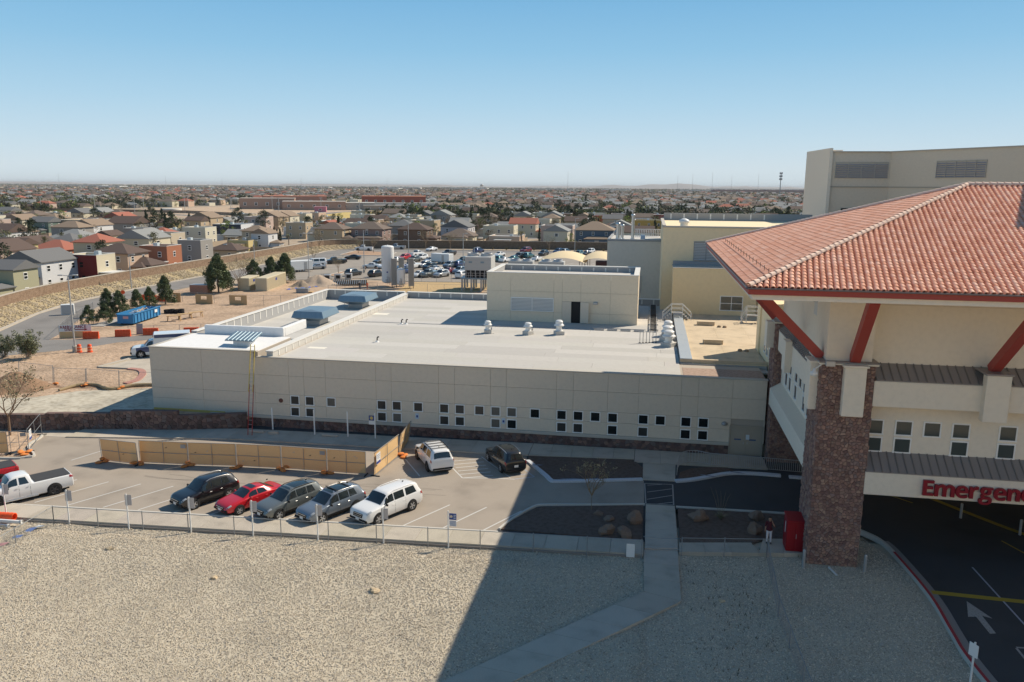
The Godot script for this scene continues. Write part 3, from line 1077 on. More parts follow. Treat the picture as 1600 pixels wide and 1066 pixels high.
# ---------------------------------------------------------------- things standing on the clinic's roof
func mushroom_vent(at: Vector3, h: float, r: float, label: String, turn: float) -> void:
	var t := thing("roof_vent", label, "roof vent", at, turn, "capped exhaust fans on the flat roof")
	var mb := MB.new()
	mb.box(V(0, .2, 0), V(r * 1.9, .4, r * 1.9), .02)
	put("curb", mb, M.roofing, t)
	put("drum", a_lathe(V(0, .4, 0), [[r * .8, .0], [r * .85, .05], [r * .62, .12], [r * .6, h * .4], [r * .75, h * .42]], 14), M.metal_white, t)
	put("cap", a_lathe(V(0, .4 + h * .38, 0), [[r * .7, .0], [r * 1.05, .03], [r * 1.1, .1], [r * .9, .2], [r * .78, .24], [r * .78, h * .34], [r * .84, h * .36], [r * .5, h * .46], [.0, h * .48]], 16), M.metal_white, t)
	mb = MB.new()
	mb.box(V(r * .9, .55, .25), V(.16, .28, .1))
	mb.tube([V(r * .9, .42, .25), V(r * .95, .05, .28), V(r * 1.6, .04, .3)], .025, 5)
	put("switch_box", mb, M.metal_grey, t)

func exhaust_hood(at: Vector3, label: String, turn := .0) -> void:
	var t := thing("exhaust_hood", label, "exhaust hood", at, turn, "blue grey exhaust hoods on the lower roof")
	var mb := MB.new()
	mb.box(V(0, .35, 0), V(1.9, .7, 2.7), .02)
	put("base", mb, M.galvanised, t)
	put("access_panel", a_box(V(.3, .32, 1.37), V(1.5, .6, .06)), mat("panel_grey", Color(.36, .37, .37), .5), t)
	mb = MB.new()
	# a wide hood: skirts flare from the base, then a shallow hipped lid
	var lv := [[.98, 1.38, .55], [1.85, 2.3, .98], [1.95, 2.42, 1.0], [1.95, 2.42, 1.05], [1.7, 2.15, 1.75], [.0, 1.4, 1.9]]
	var ring := func(l): return [V(-l[0], l[2], l[1]), V(l[0], l[2], l[1]), V(l[0], l[2], -l[1]), V(-l[0], l[2], -l[1])]
	for k in lv.size() - 1:
		var a: Array = ring.call(lv[k])
		var c: Array = ring.call(lv[k + 1])
		for i in 4:
			var j := (i + 1) % 4
			if a[i].distance_to(a[j]) + c[i].distance_to(c[j]) > .01:
				mb.face([a[i], a[j], c[j], c[i]])
	put("hood", mb, M.hood, t)
	for k in 6:
		mb = MB.new()
		var x := -1.5 + k * .6
		mb.beam(V(x * 1.06, 1.03, 2.44), V(x * .93, 1.76, 2.17), .05, .03, V(0, 0, 1))
		put("seam", mb, M.hood, t)
	mb = MB.new()
	for x in [-1.1, -.6]:
		mb.beam(V(x, .0, 2.0), V(x, 1.0, 2.2), .05, .05)
	mb.beam(V(-1.1, .9, 2.18), V(-.6, .9, 2.18), .04, .04)
	put("strut", mb, M.metal_grey, t)

func guard_steps(at: Vector3, w: float, label: String) -> void:
	var t := thing("crossover_steps", label, "steps", at, .0, "white railed crossover steps on the roofs")
	var mb := MB.new()
	mb.box(V(0, .95, 0), V(1.3, .06, .9))
	put("platform", mb, M.metal_grey, t)
	for s in [-1.0, 1.0]:
		for k in 4:
			put("tread", a_box(V(s * (.75 + k * .24) * w / 1.6, .76 - k * .22, 0), V(.24, .04, .86)), M.metal_grey, t)
	for zz in [-.46, .46]:
		mb = MB.new()
		var pts := [V(-w, .0, zz), V(-w, 1.0, zz), V(-.65, 1.95, zz), V(.65, 1.95, zz), V(w, 1.0, zz), V(w, .0, zz)]
		for k in 5:
			mb.beam(pts[k], pts[k + 1], .05, .05, V(0, 0, 1))
		for k in [.5]:
			mb.beam(V(-w, .5, zz), V(-.65, 1.45, zz), .04, .04, V(0, 0, 1))
			mb.beam(V(-.65, 1.45, zz), V(.65, 1.45, zz), .04, .04, V(0, 0, 1))
			mb.beam(V(.65, 1.45, zz), V(w, .5, zz), .04, .04, V(0, 0, 1))
		for x in [-.65, .65]:
			mb.beam(V(x, .0, zz), V(x, 1.95, zz), .05, .05, V(0, 0, 1))
		put("railing", mb, M.metal_white, t)

func build_clinic_roof_things() -> void:
	exhaust_hood(V(-38.45, 5.935, -87.2), "blue grey flared exhaust hood on the lower roof, nearer of the two")
	exhaust_hood(V(-38.3, 5.935, -100.8), "blue grey flared exhaust hood on the lower roof, farther one by the back parapet")
	mushroom_vent(V(-16.86, 6.45, -82.6), 1.15, .42, "white capped roof vent west of the plant house corner, first of three", .2)
	mushroom_vent(V(-12.5, 6.45, -82.7), 1.1, .45, "white capped roof vent before the plant house louver, middle of three", 1.0)
	mushroom_vent(V(-9.25, 6.45, -83.4), 1.4, .5, "stout white roof vent before the open plant house door", 2.0)
	mushroom_vent(V(2.2, 6.45, -79.4), 1.45, .62, "large white roof vent beside the metal trough, nearest of its cluster", 2.6)
	mushroom_vent(V(2.1, 6.45, -82.0), 1.45, .62, "large white roof vent beside the metal trough, middle of its cluster", 2.2)
	mushroom_vent(V(2.2, 6.45, -85.0), 1.5, .58, "large white roof vent beside the metal trough, farthest of its cluster", 2.9)
	for p in [[-27.62, -86.1, "thin dark vent pipe on the main roof, left of a close pair"], [-27.1, -86.2, "thin dark vent pipe on the main roof, right of a close pair"], [-26.78, -75.4, "short bent vent pipe standing alone on the main roof"]]:
		var mb := MB.new()
		mb.tube([V(0, 0, 0), V(0, .42, 0), V(.08, .55, 0), V(.2, .52, 0)], .07, 8)
		var t := thing("vent_pipe", p[2], "vent pipe", V(p[0], 6.45, p[1]), .0, "small pipes through the main roof")
		put("pipe", mb, mat("pipe_dark", Color(.10, .09, .08), .7), t)
		put("flashing", a_lathe(Vector3.ZERO, [[.25, .0], [.22, .03], [.09, .1], [.08, .18]], 10), M.metal_white, t)
	# conduit across the roof
	var mb := MB.new()
	var line := []
	for k in 30:
		line.append(V(-33.0 + k * .82, 6.52, -86.4 - .02 * k + .06 * sin(k * 1.3)))
	mb.tube(line, .03, 5)
	tag(put("conduit", mb, M.metal_grey), "thin grey conduit running across the main roof towards the plant house", "conduit")
	# corrugated scupper cover on the white roof
	var t := thing("ridge_vent", "white box vent with ribbed blue grey lid on the white roof", "roof vent", V(-37.4, 7.09, -68.4))
	put("box", a_box(V(0, .3, 0), V(1.7, .6, 1.2), .02), M.roof_white, t)
	for k in 7:
		mb = MB.new()
		mb.xf = Transform3D(Basis(Vector3.RIGHT, .22), V(-1.2 + k * .4, .86, .1))
		mb.box(Vector3.ZERO, V(.3, .1, 2.1), .03)
		put("rib", mb, M.hood, t)
	mb = MB.new()
	mb.xf = Transform3D(Basis(Vector3.RIGHT, .22), V(0, .8, .1))
	mb.box(Vector3.ZERO, V(2.8, .05, 2.1))
	put("lid", mb, M.hood, t)
	# the metal trough between the two roofs
	t = thing("roof_trough", "long pale blue metal trough running between grey roof and tan roof", "trough", V(3.6, 6.45, -86.5))
	put("side", a_span(V(-.5, -.1, -14.9), V(.5, .42, 14.9)), M.galvanised, t)
	for k in 10:
		put("cover_sheet", a_span(V(-.53, .42, -14.9 + k * 2.98), V(.53, .46, -14.9 + (k + 1) * 2.98 - .02)), mat("sheet_blue", Color(.50, .55, .59), .4, {"metal": .3}), t)
	# cable ladder with its cross bars
	t = thing("cable_ladder", "narrow cable ladder lying on blocks along the plant house side of the roof", "cable ladder", V(.7, 6.5, -96.5))
	for s in [-.38, .38]:
		put("rail", a_span(V(s - .03, .12, -9.6), V(s + .03, .24, 9.6)), M.metal_grey, t)
	for k in 32:
		put("rung", a_span(V(-.36, .14, -9.5 + k * .61), V(.36, .2, -9.4 + k * .61)), M.rubber, t)
	for k in 6:
		put("block", a_box(V(0, .04, -9.0 + k * 3.5), V(1.1, .12, .2)), M.roofing, t)
	for k in 3:
		t = thing("pipe_rack", ["grey pipe frame on the roof, west of the white vents", "grey pipe frame on the roof, middle of three beside the white vents", "grey pipe frame on the roof, nearest the large white vents"][k], "pipe frame", V(-.5 + k * .65, 6.45, -80.4 - k * .3), .15, "pipe frames on the roof")
		for s in [-.16, .16]:
			put("post", a_tube([V(s, 0, 0), V(s, 1.15, 0)], .035, 6), M.metal_grey, t)
			put("foot", a_box(V(s, .03, 0), V(.2, .06, .2)), M.dark, t)
		put("bar", a_tube([V(-.3, 1.15, 0), V(.3, 1.15, 0)], .035, 6), M.metal_grey, t)
	for k in 4:
		t = thing("pipe_support", "low pipe support on the roof before the plant house, number %s from its corner" % ["one", "two", "three", "four"][k], "pipe support", V(-5.2 + k * 1.45, 6.45, -86.9 + .03 * k), .0, "low pipe supports on the roof")
		put("block", a_box(V(0, .1, 0), V(1.1, .16, .25), .02), M.metal_grey, t)
		put("pipe", a_tube([V(-.72, .24, 0), V(.72, .24, 0)], .045, 6), M.galvanised, t)
	# tan roof of the link building, its front edge and the lower roof before it
	var l := thing("link_building", "flat tan roofed link between the clinic and the emergency entrance", "building")
	mb = MB.new()
	mb.span(V(3.0, .0, -101.0), V(4.1, 6.4, -66.4))
	mb.span(V(4.1, .0, -101.0), V(10.6, 6.55, -71.6))
	mb.span(V(19.0, .0, -101.0), V(24.0, 12.0, -79.5))
	mb.span(V(4.1, .0, -71.6), V(9.9, 6.1, -66.4))
	put("wall", mb, M.stucco_warm, l)
	var row := 0
	var z := -71.9
	while z > -100.0:
		var f := rnd(.95, 1.02)
		for k in 2:
			mb = MB.new()
			mb.col = Color(f, f * .995, f * .98) * (1.0 if k else .985)
			mb.span(V(4.14 + k * 3.2 + .01, 6.55, maxf(z - 2.0, -100.0) + .012), V(7.34 + k * 3.25, 6.59, z))
			put("roof_sheet", mb, M.roof_tan, l)
		z -= 2.0
		row += 1
	put("east_roof", a_span(V(10.6, .0, -101.0), V(19.0, 6.585, -79.5)), M.roof_tan, l)
	put("coping", a_span(V(3.05, 6.55, -71.95), V(10.7, 6.86, -71.6), .02), M.roof_tan, l)
	mb = MB.new()
	mb.span(V(3.1, 6.1, -71.6), V(10.6, 6.5, -71.3))
	mb.span(V(3.1, 6.1, -71.3), V(10.6, 6.25, -70.0), .02)
	put("gutter", mb, M.membrane, l)
	put("lower_roof", a_span(V(3.2, 6.1, -70.0), V(9.9, 6.42, -66.4)), mat("roof_rust", Color(.42, .31, .25), .9, {"tex": "dirt", "s": .25}), l)
	for q in [[6.6, -92.1, "tan skylight box on the tan roof, farther one by the tan block"], [6.6, -80.9, "tan skylight box on the tan roof, nearer one with the shadow behind"]]:
		t = thing("skylight_box", q[2], "skylight", V(q[0], 6.59, q[1]), .0, "tan skylight boxes on the tan roof")
		put("box", a_box(V(0, .2, 0), V(1.95, .4, .7), .04), M.roof_tan, t)
		put("lid", a_box(V(0, .42, 0), V(2.0, .05, .76), .02), M.roof_tan, t)
	for q in [[8.0, -90.9], [8.6, -90.8], [8.9, -77.6], [9.5, -77.5]]:
		var o := put("roof_drain", a_lathe(Vector3.ZERO, [[.22, .0], [.22, .12], [.16, .2], [.0, .24]], 10), mat("drain", Color(.30, .22, .15), .8))
		o.position = V(q[0], 6.59, q[1])
		tag(o, "brown dome roof drain on the tan roof beside the %s skylight, %s of a pair" % ["farther" if q[1] < -85 else "nearer", "left" if q[0] < 8.3 or q[0] == 8.9 else "right"], "roof drain", "dome drains on the tan roof")
	guard_steps(V(3.45, 6.45, -95.6), 1.65, "white railed crossover steps over the metal trough")
	guard_steps(V(12.0, 6.55, -94.8), 1.2, "white railed steps at the east edge of the tan roof")
# ---------------------------------------------------------------- the emergency entrance with its tiled roof
func seam_roof(parent: Node, a: Vector3, b: Vector3, deep: Vector3, n: int) -> void:   # a sloping strip from the edge a-b back to a+deep .. b+deep, with standing seams
	var mb := MB.new()
	var up := V(0, .02, 0)
	mb.face_out([a, b, b + deep, a + deep], V(0, 1, 0) + (V(0, 0, 1) if absf(deep.z) > .1 else V(-1, 0, 0)))
	mb.face_out([a - V(0, .04, 0), b - V(0, .04, 0), b, a], -deep)
	var sheet := put("metal_roof", mb, M.standing_seam, parent)
	for k in n + 1:
		mb = MB.new()
		var p := a.lerp(b, float(k) / n) + up
		mb.beam(p, p + deep, .05, .07)
		put("standing_seam", mb, mat("seam", Color(.21, .19, .18), .5, {"metal": .2}), sheet)

func stone_pier(parent: Node, x0: float, x1: float, z0: float, z1: float, h: float) -> void:
	var mb := MB.new()
	mb.span(V(x0 + .04, -.3, z0 + .04), V(x1 - .04, h, z1 - .04))
	var core := put("stone_pier", mb, M.mortar, parent)
	var tones := [Color(.33, .205, .17), Color(.28, .175, .15), Color(.39, .245, .195), Color(.31, .225, .205), Color(.25, .155, .14), Color(.41, .28, .22), Color(.35, .23, .195)]
	mb = MB.new()
	stones(mb, V(x0 + .04, -.15, z1 - .04), Vector3.RIGHT, Vector3.UP, x1 - x0 - .08, h + .1, .225, tones, .07)
	stones(mb, V(x0 + .04, -.15, z0 + .04), V(0, 0, 1), Vector3.UP, z1 - z0 - .08, h + .1, .225, tones, .07)
	stones(mb, V(x1 - .04, -.15, z1 - .04), V(0, 0, -1), Vector3.UP, z1 - z0 - .08, h + .1, .5, tones, .07)
	stuff("stone", mb, M.stone, core)

func build_portico() -> void:
	var b := thing("emergency_entrance", "emergency entrance hall with stone piers, cream walls and red tiled hip roof", "building")
	var zf := -46.8
	stone_pier(b, 9.92, 12.9, -49.8, zf, 12.15)
	stone_pier(b, 10.1, 12.6, -67.4, -64.8, 11.5)
	stone_pier(b, 27.0, 30.0, -49.8, zf, 12.15)
	# pier caps
	for q in [[9.92, 12.9, -49.8, zf, 12.15], [10.1, 12.6, -67.4, -64.8, 11.5]]:
		var mb := MB.new()
		mb.span(V(q[0] - .12, q[4], q[2] - .12), V(q[1] + .12, q[4] + .1, q[3] + .12), .02)
		put("pier_cap", mb, M.stucco_pale, b)
		put("pier_flashing", a_span(V(q[0] - .16, q[4] + .1, q[2] - .16), V(q[1] + .16, q[4] + .18, q[3] + .16), .02), M.standing_seam, b)
	# cream corbels on the front pier
	var mb := MB.new()
	mb.span(V(11.12, 9.24, zf - .1), V(12.3, 12.12, zf + .45), .02)
	mb.span(V(9.45, 9.3, -48.6), V(9.95, 12.12, -47.35), .02)
	put("corbel", mb, M.stucco_pale, b)
	mb = MB.new()
	mb.span(V(11.02, 12.1, zf - .1), V(12.4, 12.22, zf + .55), .02)
	mb.span(V(9.35, 12.1, -48.7), V(9.95, 12.22, -47.25), .02)
	put("corbel_cap", mb, M.stucco_pale, b)
	# upper pier and upper walls
	put("upper_pier", a_span(V(10.2, 12.3, -50.5), V(12.7, 16.6, -47.1)), M.stucco_pale, b)
	mb = MB.new()
	mb.span(V(12.7, 6.0, -62.0), V(60.0, 16.7, -48.0))
	mb.span(V(10.75, 6.0, -66.0), V(12.7, 16.7, -50.5))
	mb.span(V(11.6, 5.0, -71.0), V(60.0, 16.7, -62.0))
	put("wall", mb, M.stucco_pale, b)
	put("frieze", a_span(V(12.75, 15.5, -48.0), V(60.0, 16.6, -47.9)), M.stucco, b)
	put("vent_grille", a_span(V(10.68, 14.0, -53.9), V(10.76, 16.1, -52.6)), M.louver, b)
	# upper beam with its sloping metal roof, between the piers
	put("upper_beam", a_span(V(12.86, 9.8, -48.0), V(60.0, 11.3, zf + .02), .02), M.stucco_pale, b)
	seam_roof(b, V(12.95, 11.36, zf + .06), V(60.0, 11.36, zf + .06), V(0, .75, -1.24), 105)
	put("corbel", a_span(V(18.52, 9.34, zf - .05), V(19.78, 12.0, zf + .5), .02), M.stucco_pale, b)
	put("corbel_cap", a_span(V(18.42, 12.0, -48.0), V(19.88, 12.1, zf + .58), .02), M.standing_seam, b)
	# lower beam that carries the lettering
	put("lower_beam", a_span(V(12.84, 4.5, -48.6), V(60.0, 5.88, zf + .02), .02), M.stucco_pale, b)
	seam_roof(b, V(12.86, 5.92, zf + .06), V(60.0, 5.92, zf + .06), V(0, .85, -1.24), 105)
	# the hall's soffit over the drive
	put("soffit", a_span(V(12.0, 4.9, -64.0), V(60.0, 5.6, -48.7)), M.stucco, b)
	# windows of the front wall (wall plane -48.0)
	for q in [[12.95, 1], [14.55, 1], [16.1, 0], [17.65, 1], [20.15, 1], [22.6, 1], [24.2, 1]]:
		window(b, V(q[0] + .48, 8.28, -47.97), .98, .93, V(0, 0, 1), M.frame_white, M.glass_green)
		if q[1]:
			window(b, V(q[0] + .48, 7.22, -47.97), .98, .93, V(0, 0, 1), M.frame_white, M.glass_green)
	# west side: bands between the piers, windows, corbels
	put("side_lower_beam", a_span(V(9.95, 4.85, -64.9), V(10.75, 6.2, -49.7), .02), M.stucco_pale, b)
	mb = MB.new()
	mb.face_out([V(9.95, 6.21, -49.8), V(9.95, 6.21, -64.8), V(10.8, 6.75, -64.8), V(10.8, 6.75, -49.8)], V(-.3, 1, 0))
	put("side_ledge", mb, M.stucco, b)
	put("side_upper_beam", a_span(V(9.95, 9.85, -62.3), V(10.75, 11.35, -49.7), .02), M.stucco_pale, b)
	put("side_corbel", a_span(V(9.5, 9.4, -57.6), V(9.96, 11.6, -56.4), .02), M.stucco_pale, b)
	put("side_corbel", a_span(V(9.5, 9.4, -66.6), V(10.12, 11.5, -65.4), .02), M.stucco_pale, b)
	seam_roof(b, V(9.92, 11.4, -62.3), V(9.92, 11.4, -49.8), V(.85, .55, 0), 26)
	for q in [[-51.5, 1], [-53.5, 1], [-55.0, 1], [-56.6, 0], [-58.2, 1], [-60.6, 1], [-62.2, 1]]:
		window(b, V(10.72, 8.85, q[0]), .95, 1.1, V(-1, 0, 0), M.frame_white, M.glass)
		if q[1]:
			window(b, V(10.72, 7.6, q[0]), .95, 1.1, V(-1, 0, 0), M.frame_white, M.glass)
	# far wing of the west side, beyond the second pier
	mb = MB.new()
	mb.span(V(10.7, .0, -79.4), V(13.0, 12.2, -67.4))
	mb.span(V(10.55, 6.5, -79.4), V(11.2, 13.2, -77.6))
	put("side_wing", mb, M.stucco_warm, b)
	for k in 4:
		window(b, V(10.68, 8.9, -69.3 - k * 1.6), .95, 1.0, V(-1, 0, 0), M.frame_white, M.glass_green)
		window(b, V(10.68, 7.75, -69.3 - k * 1.6), .95, 1.0, V(-1, 0, 0), M.frame_white, M.glass_green)
	# flood lamp, dome lamp, junction box on the corner
	put("flood_lamp", a_box(V(10.4, 15.3, -51.4), V(.7, .35, .5), .05), M.dark, b)
	mb = MB.new()
	mb.lathe(V(9.55, 11.6, -46.75), [[.0, -.2], [.17, -.16], [.22, -.02], [.22, .08], [.1, .14], [.06, .3], [.0, .3]], 14)
	mb.beam(V(9.55, 11.85, -46.75), V(10.2, 12.3, -46.9), .06, .06)
	put("dome_camera", mb, M.metal_white, b)
	put("junction_box", a_box(V(10.35, 12.25, -46.55), V(.5, .3, .3), .02), M.metal_grey, b)
	# red raking brackets
	var br := [[V(10.1, 12.35, -48.0), V(5.9, 16.5, -48.0)], [V(11.75, 12.35, -47.1), V(11.25, 16.5, -42.3)], [V(19.15, 12.15, -47.3), V(19.15, 16.5, -42.3)], [V(10.1, 12.35, -57.0), V(5.9, 16.5, -57.0)], [V(10.1, 11.8, -66.0), V(5.9, 16.5, -66.0)], [V(27.0, 12.15, -47.3), V(27.0, 16.5, -42.3)]]
	for q in br:
		put("bracket", a_beam(q[0], q[1], .52, .52, V(0, 0, 1) if absf(q[0].z - q[1].z) < .1 else V(1, 0, 0)), M.red_metal, b)
	# eave: cream soffit edge, red fascia, gutter
	var x0 := 5.0
	var z1 := -41.5
	var z0 := -74.0
	put("soffit_board", a_span(V(x0 + .2, 16.42, z0 + .2), V(60.0, 16.7, z1 - .2)), M.stucco_pale, b)
	mb = MB.new()
	mb.span(V(x0, 16.7, z1 - .12), V(60.0, 17.02, z1), .015)
	mb.span(V(x0, 16.7, z0), V(x0 + .12, 17.02, z1 - .12), .015)
	mb.span(V(x0 + .06, 16.72, z0 + .06), V(59.0, 17.0, z1 - .2))
	put("fascia", mb, M.red_metal, b)
	mb = MB.new()
	mb.span(V(x0 - .12, 16.98, z1 - .05), V(60.0, 17.06, z1 + .14), .01)
	mb.span(V(x0 - .14, 16.98, z0), V(x0 + .05, 17.06, z1 - .05), .01)
	put("gutter", mb, mat("gutter_metal", Color(.16, .13, .13), .5, {"metal": .3}), b)
	# roof deck under the tiles
	var top := 22.2
	var eave := 17.02
	var pk := V(x0 + 15.0, top, -56.5)
	var e0 := V(x0, eave, z1)
	var e1 := V(x0, eave, z0)
	var r_end := V(60.0, top, -56.5)
	mb = MB.new()
	mb.face_out([e0, V(60.0, eave, z1), r_end, pk], V(0, 1, .3))
	mb.face_out([e1, e0, pk], V(-.3, 1, 0))
	mb.face_out([e1, V(60.0, eave, z0), r_end, pk], V(0, 1, -.3))
	var roof := put("roof", mb, M.tile_bed, b)
	# barrel tiles, course by course; the largest in view are parts of their own
	var pitch := .31
	var expo := .37
	var rise := top - eave
	var slope_len := Vector2(15.0, rise).length()
	var courses := int(slope_len / expo)
	var tile := MB.new()   # half barrel, its butt end towards -z... local x across, y out, z down the slope
	var r0 := .115
	var seg := 6
	var rows := []
	for e in 2:
		var row := PackedVector3Array()
		for k in seg + 1:
			var a := PI * k / seg
			var rr := r0 * (1.0 if e == 0 else .9)
			row.append(V(-cos(a) * rr * 1.15, sin(a) * rr + (.035 if e == 0 else .012), .03 if e == 0 else -.40))
		rows.append(row)
	tile.grid(rows)
	for k in seg:   # the thick butt edge
		var a0 := PI * k / seg
		var a1 := PI * (k + 1) / seg
		var f := func(a: float, q: float) -> Vector3: return V(-cos(a) * r0 * 1.15 * q, sin(a) * r0 * q + .035, .03)
		tile.face_out([f.call(a0, 1.0), f.call(a1, 1.0), f.call(a1, .8), f.call(a0, .8)], V(0, 0, 1))
	var tm := tile.mesh()
	var tints := [Color(.84, .42, .28), Color(.87, .46, .32), Color(.80, .385, .25), Color(.89, .53, .39), Color(.85, .435, .295), Color(.76, .35, .225), Color(.88, .485, .345)]
	var tmats := []
	for k in tints.size():
		tmats.append(mat("tile_%d" % k, tints[k], .85, {"tex": "plain", "s": 3.0}))
	var near := []
	var rest := []
	var cols := []
	for face in 2:
		var down := V(0, -rise, 15.0).normalized() if face == 0 else V(-15.0, -rise, 0).normalized()
		var across := V(1, 0, 0) if face == 0 else V(0, 0, 1)
		var out := down.cross(across).normalized()
		if out.y < .0:
			out = -out
		var base := Basis(across, out, down) if face == 0 else Basis(across, out, down)
		for c in courses:
			var s := (c + .5) / courses     # 0 at the eave, 1 at the ridge
			var inset := 15.0 * (c + .25) / courses
			var lost := -17.5 * (c + .25) / courses
			var length := (26.0 - inset) if face == 0 else (32.5 - inset + lost)
			var n := int(length / pitch)
			for k in n:
				var along := inset + .16 + k * pitch if face == 0 else .0
				var p: Vector3
				if face == 0:
					p = V(x0 + along, 0, z1 - 15.0 * s)
				else:
					p = V(x0 + 15.0 * s, 0, z0 - lost + .16 + k * pitch)
				p.y = eave + rise * s + .01
				p += down * .16 + across * rnd(-.008, .008)
				var bb := base * Basis(Vector3.UP, rnd(-.025, .025)) * Basis(Vector3.RIGHT, rnd(-.015, .015))
				var t := Transform3D(bb, p)
				var kind := rng.randi() % tints.size()
				var d := p.distance_to(V(0, 22, 0)) + (4.0 if face == 1 else .0) + (100.0 if p.x > 18.5 else .0)
				near.append([d, t, kind])
	near.sort_custom(func(a, c): return a[0] < c[0])
	for i in near.size():
		if i < 300:
			var o := put("tile", tm, tmats[near[i][2]], roof)
			o.transform = near[i][1]
		else:
			rest.append(near[i][1])
			cols.append(tints[near[i][2]])
	scatter("tiles", tm, M.tile, rest, cols, roof)
	# hip and ridge caps
	var cap := MB.new()
	rows = []
	for e in 2:
		var row := PackedVector3Array()
		for k in 7:
			var a := PI * k / 6.0
			var rr := .16 * (1.0 if e == 0 else .88)
			row.append(V(-cos(a) * rr, sin(a) * rr + (.03 if e == 0 else .0), .22 if e == 0 else -.26))
		rows.append(row)
	cap.grid(rows)
	var capm := cap.mesh()
	var cap_m := mat("tile_cap", Color(.86, .64, .51), .85, {"tex": "plain", "s": 3.0})
	for h in [[e0, pk], [e1, pk], [pk, V(33.0, top, -56.5)]]:
		var a: Vector3 = h[0]
		var c: Vector3 = h[1]
		var d := (a - c).normalized()
		var s := Vector3.UP.cross(d).normalized()
		var u := d.cross(s)
		var n := int(a.distance_to(c) / .42)
		for k in n:
			var o := put("ridge_tile", capm, cap_m, roof)
			o.transform = Transform3D(Basis(s, u, d) * Basis(Vector3.FORWARD, rnd(-.04, .04)), a.lerp(c, (k + .5) / n) + u * .12)
	# lightning wire on short rods along the west eave
	mb = MB.new()
	var pts := []
	for k in 16:
		var p := V(6.2, 17.75, -43.5 - k * 1.7)
		mb.tube([p - V(0, .25, 0), p + V(0, .12, 0)], .012, 4)
		pts.append(p)
	mb.tube(pts, .012, 4)
	put("lightning_wire", mb, M.dark, roof)
	# the lettering on the lower beam
	var font := SystemFont.new()
	font.font_names = PackedStringArray(["Droid Sans"])
	font.font_weight = 700
	var x := 15.96
	var low := .0
	var wide := .0
	for ch in "Emergen":
		var tw := TextMesh.new()
		tw.text = ch
		tw.font = font
		tw.font_size = 64
		tw.pixel_size = .0197
		wide += tw.get_aabb().size.x
	var k := (5.11 - 6 * .055) / wide
	for ch in "Emergency":
		var tmsh := TextMesh.new()
		tmsh.text = ch
		tmsh.font = font
		tmsh.font_size = 64
		tmsh.pixel_size = .0197
		tmsh.depth = .16
		tmsh.horizontal_alignment = HORIZONTAL_ALIGNMENT_LEFT
		tmsh.vertical_alignment = VERTICAL_ALIGNMENT_BOTTOM
		var bb := tmsh.get_aabb()
		if ch == "E":
			low = bb.position.y
		var o := put("letter", tmsh, M.sign_red, b)
		o.scale.x = k
		o.position = V(x - bb.position.x * k, 4.76 - low, zf + .2)
		x += bb.size.x * k + .055
	put("raceway", a_span(V(15.9, 5.02, zf + .02), V(23.5, 5.12, zf + .1)), M.stucco_pale, b)
	# bollards and pipes under the canopy
	for q in [[21.6, -55.5], [24.4, -53.3], [27.0, -51.2]]:
		var o := put("bollard", a_lathe(Vector3.ZERO, [[.09, .0], [.09, 1.0], [.06, 1.06], [.0, 1.08]], 10), M.metal_grey)
		o.position = V(q[0], 0, q[1])
		tag(o, "pale steel bollard beyond the yellow line under the canopy, %s of the row" % ("first" if q[0] < 22 else "middle" if q[0] < 25 else "last"), "bollard", "steel bollards")

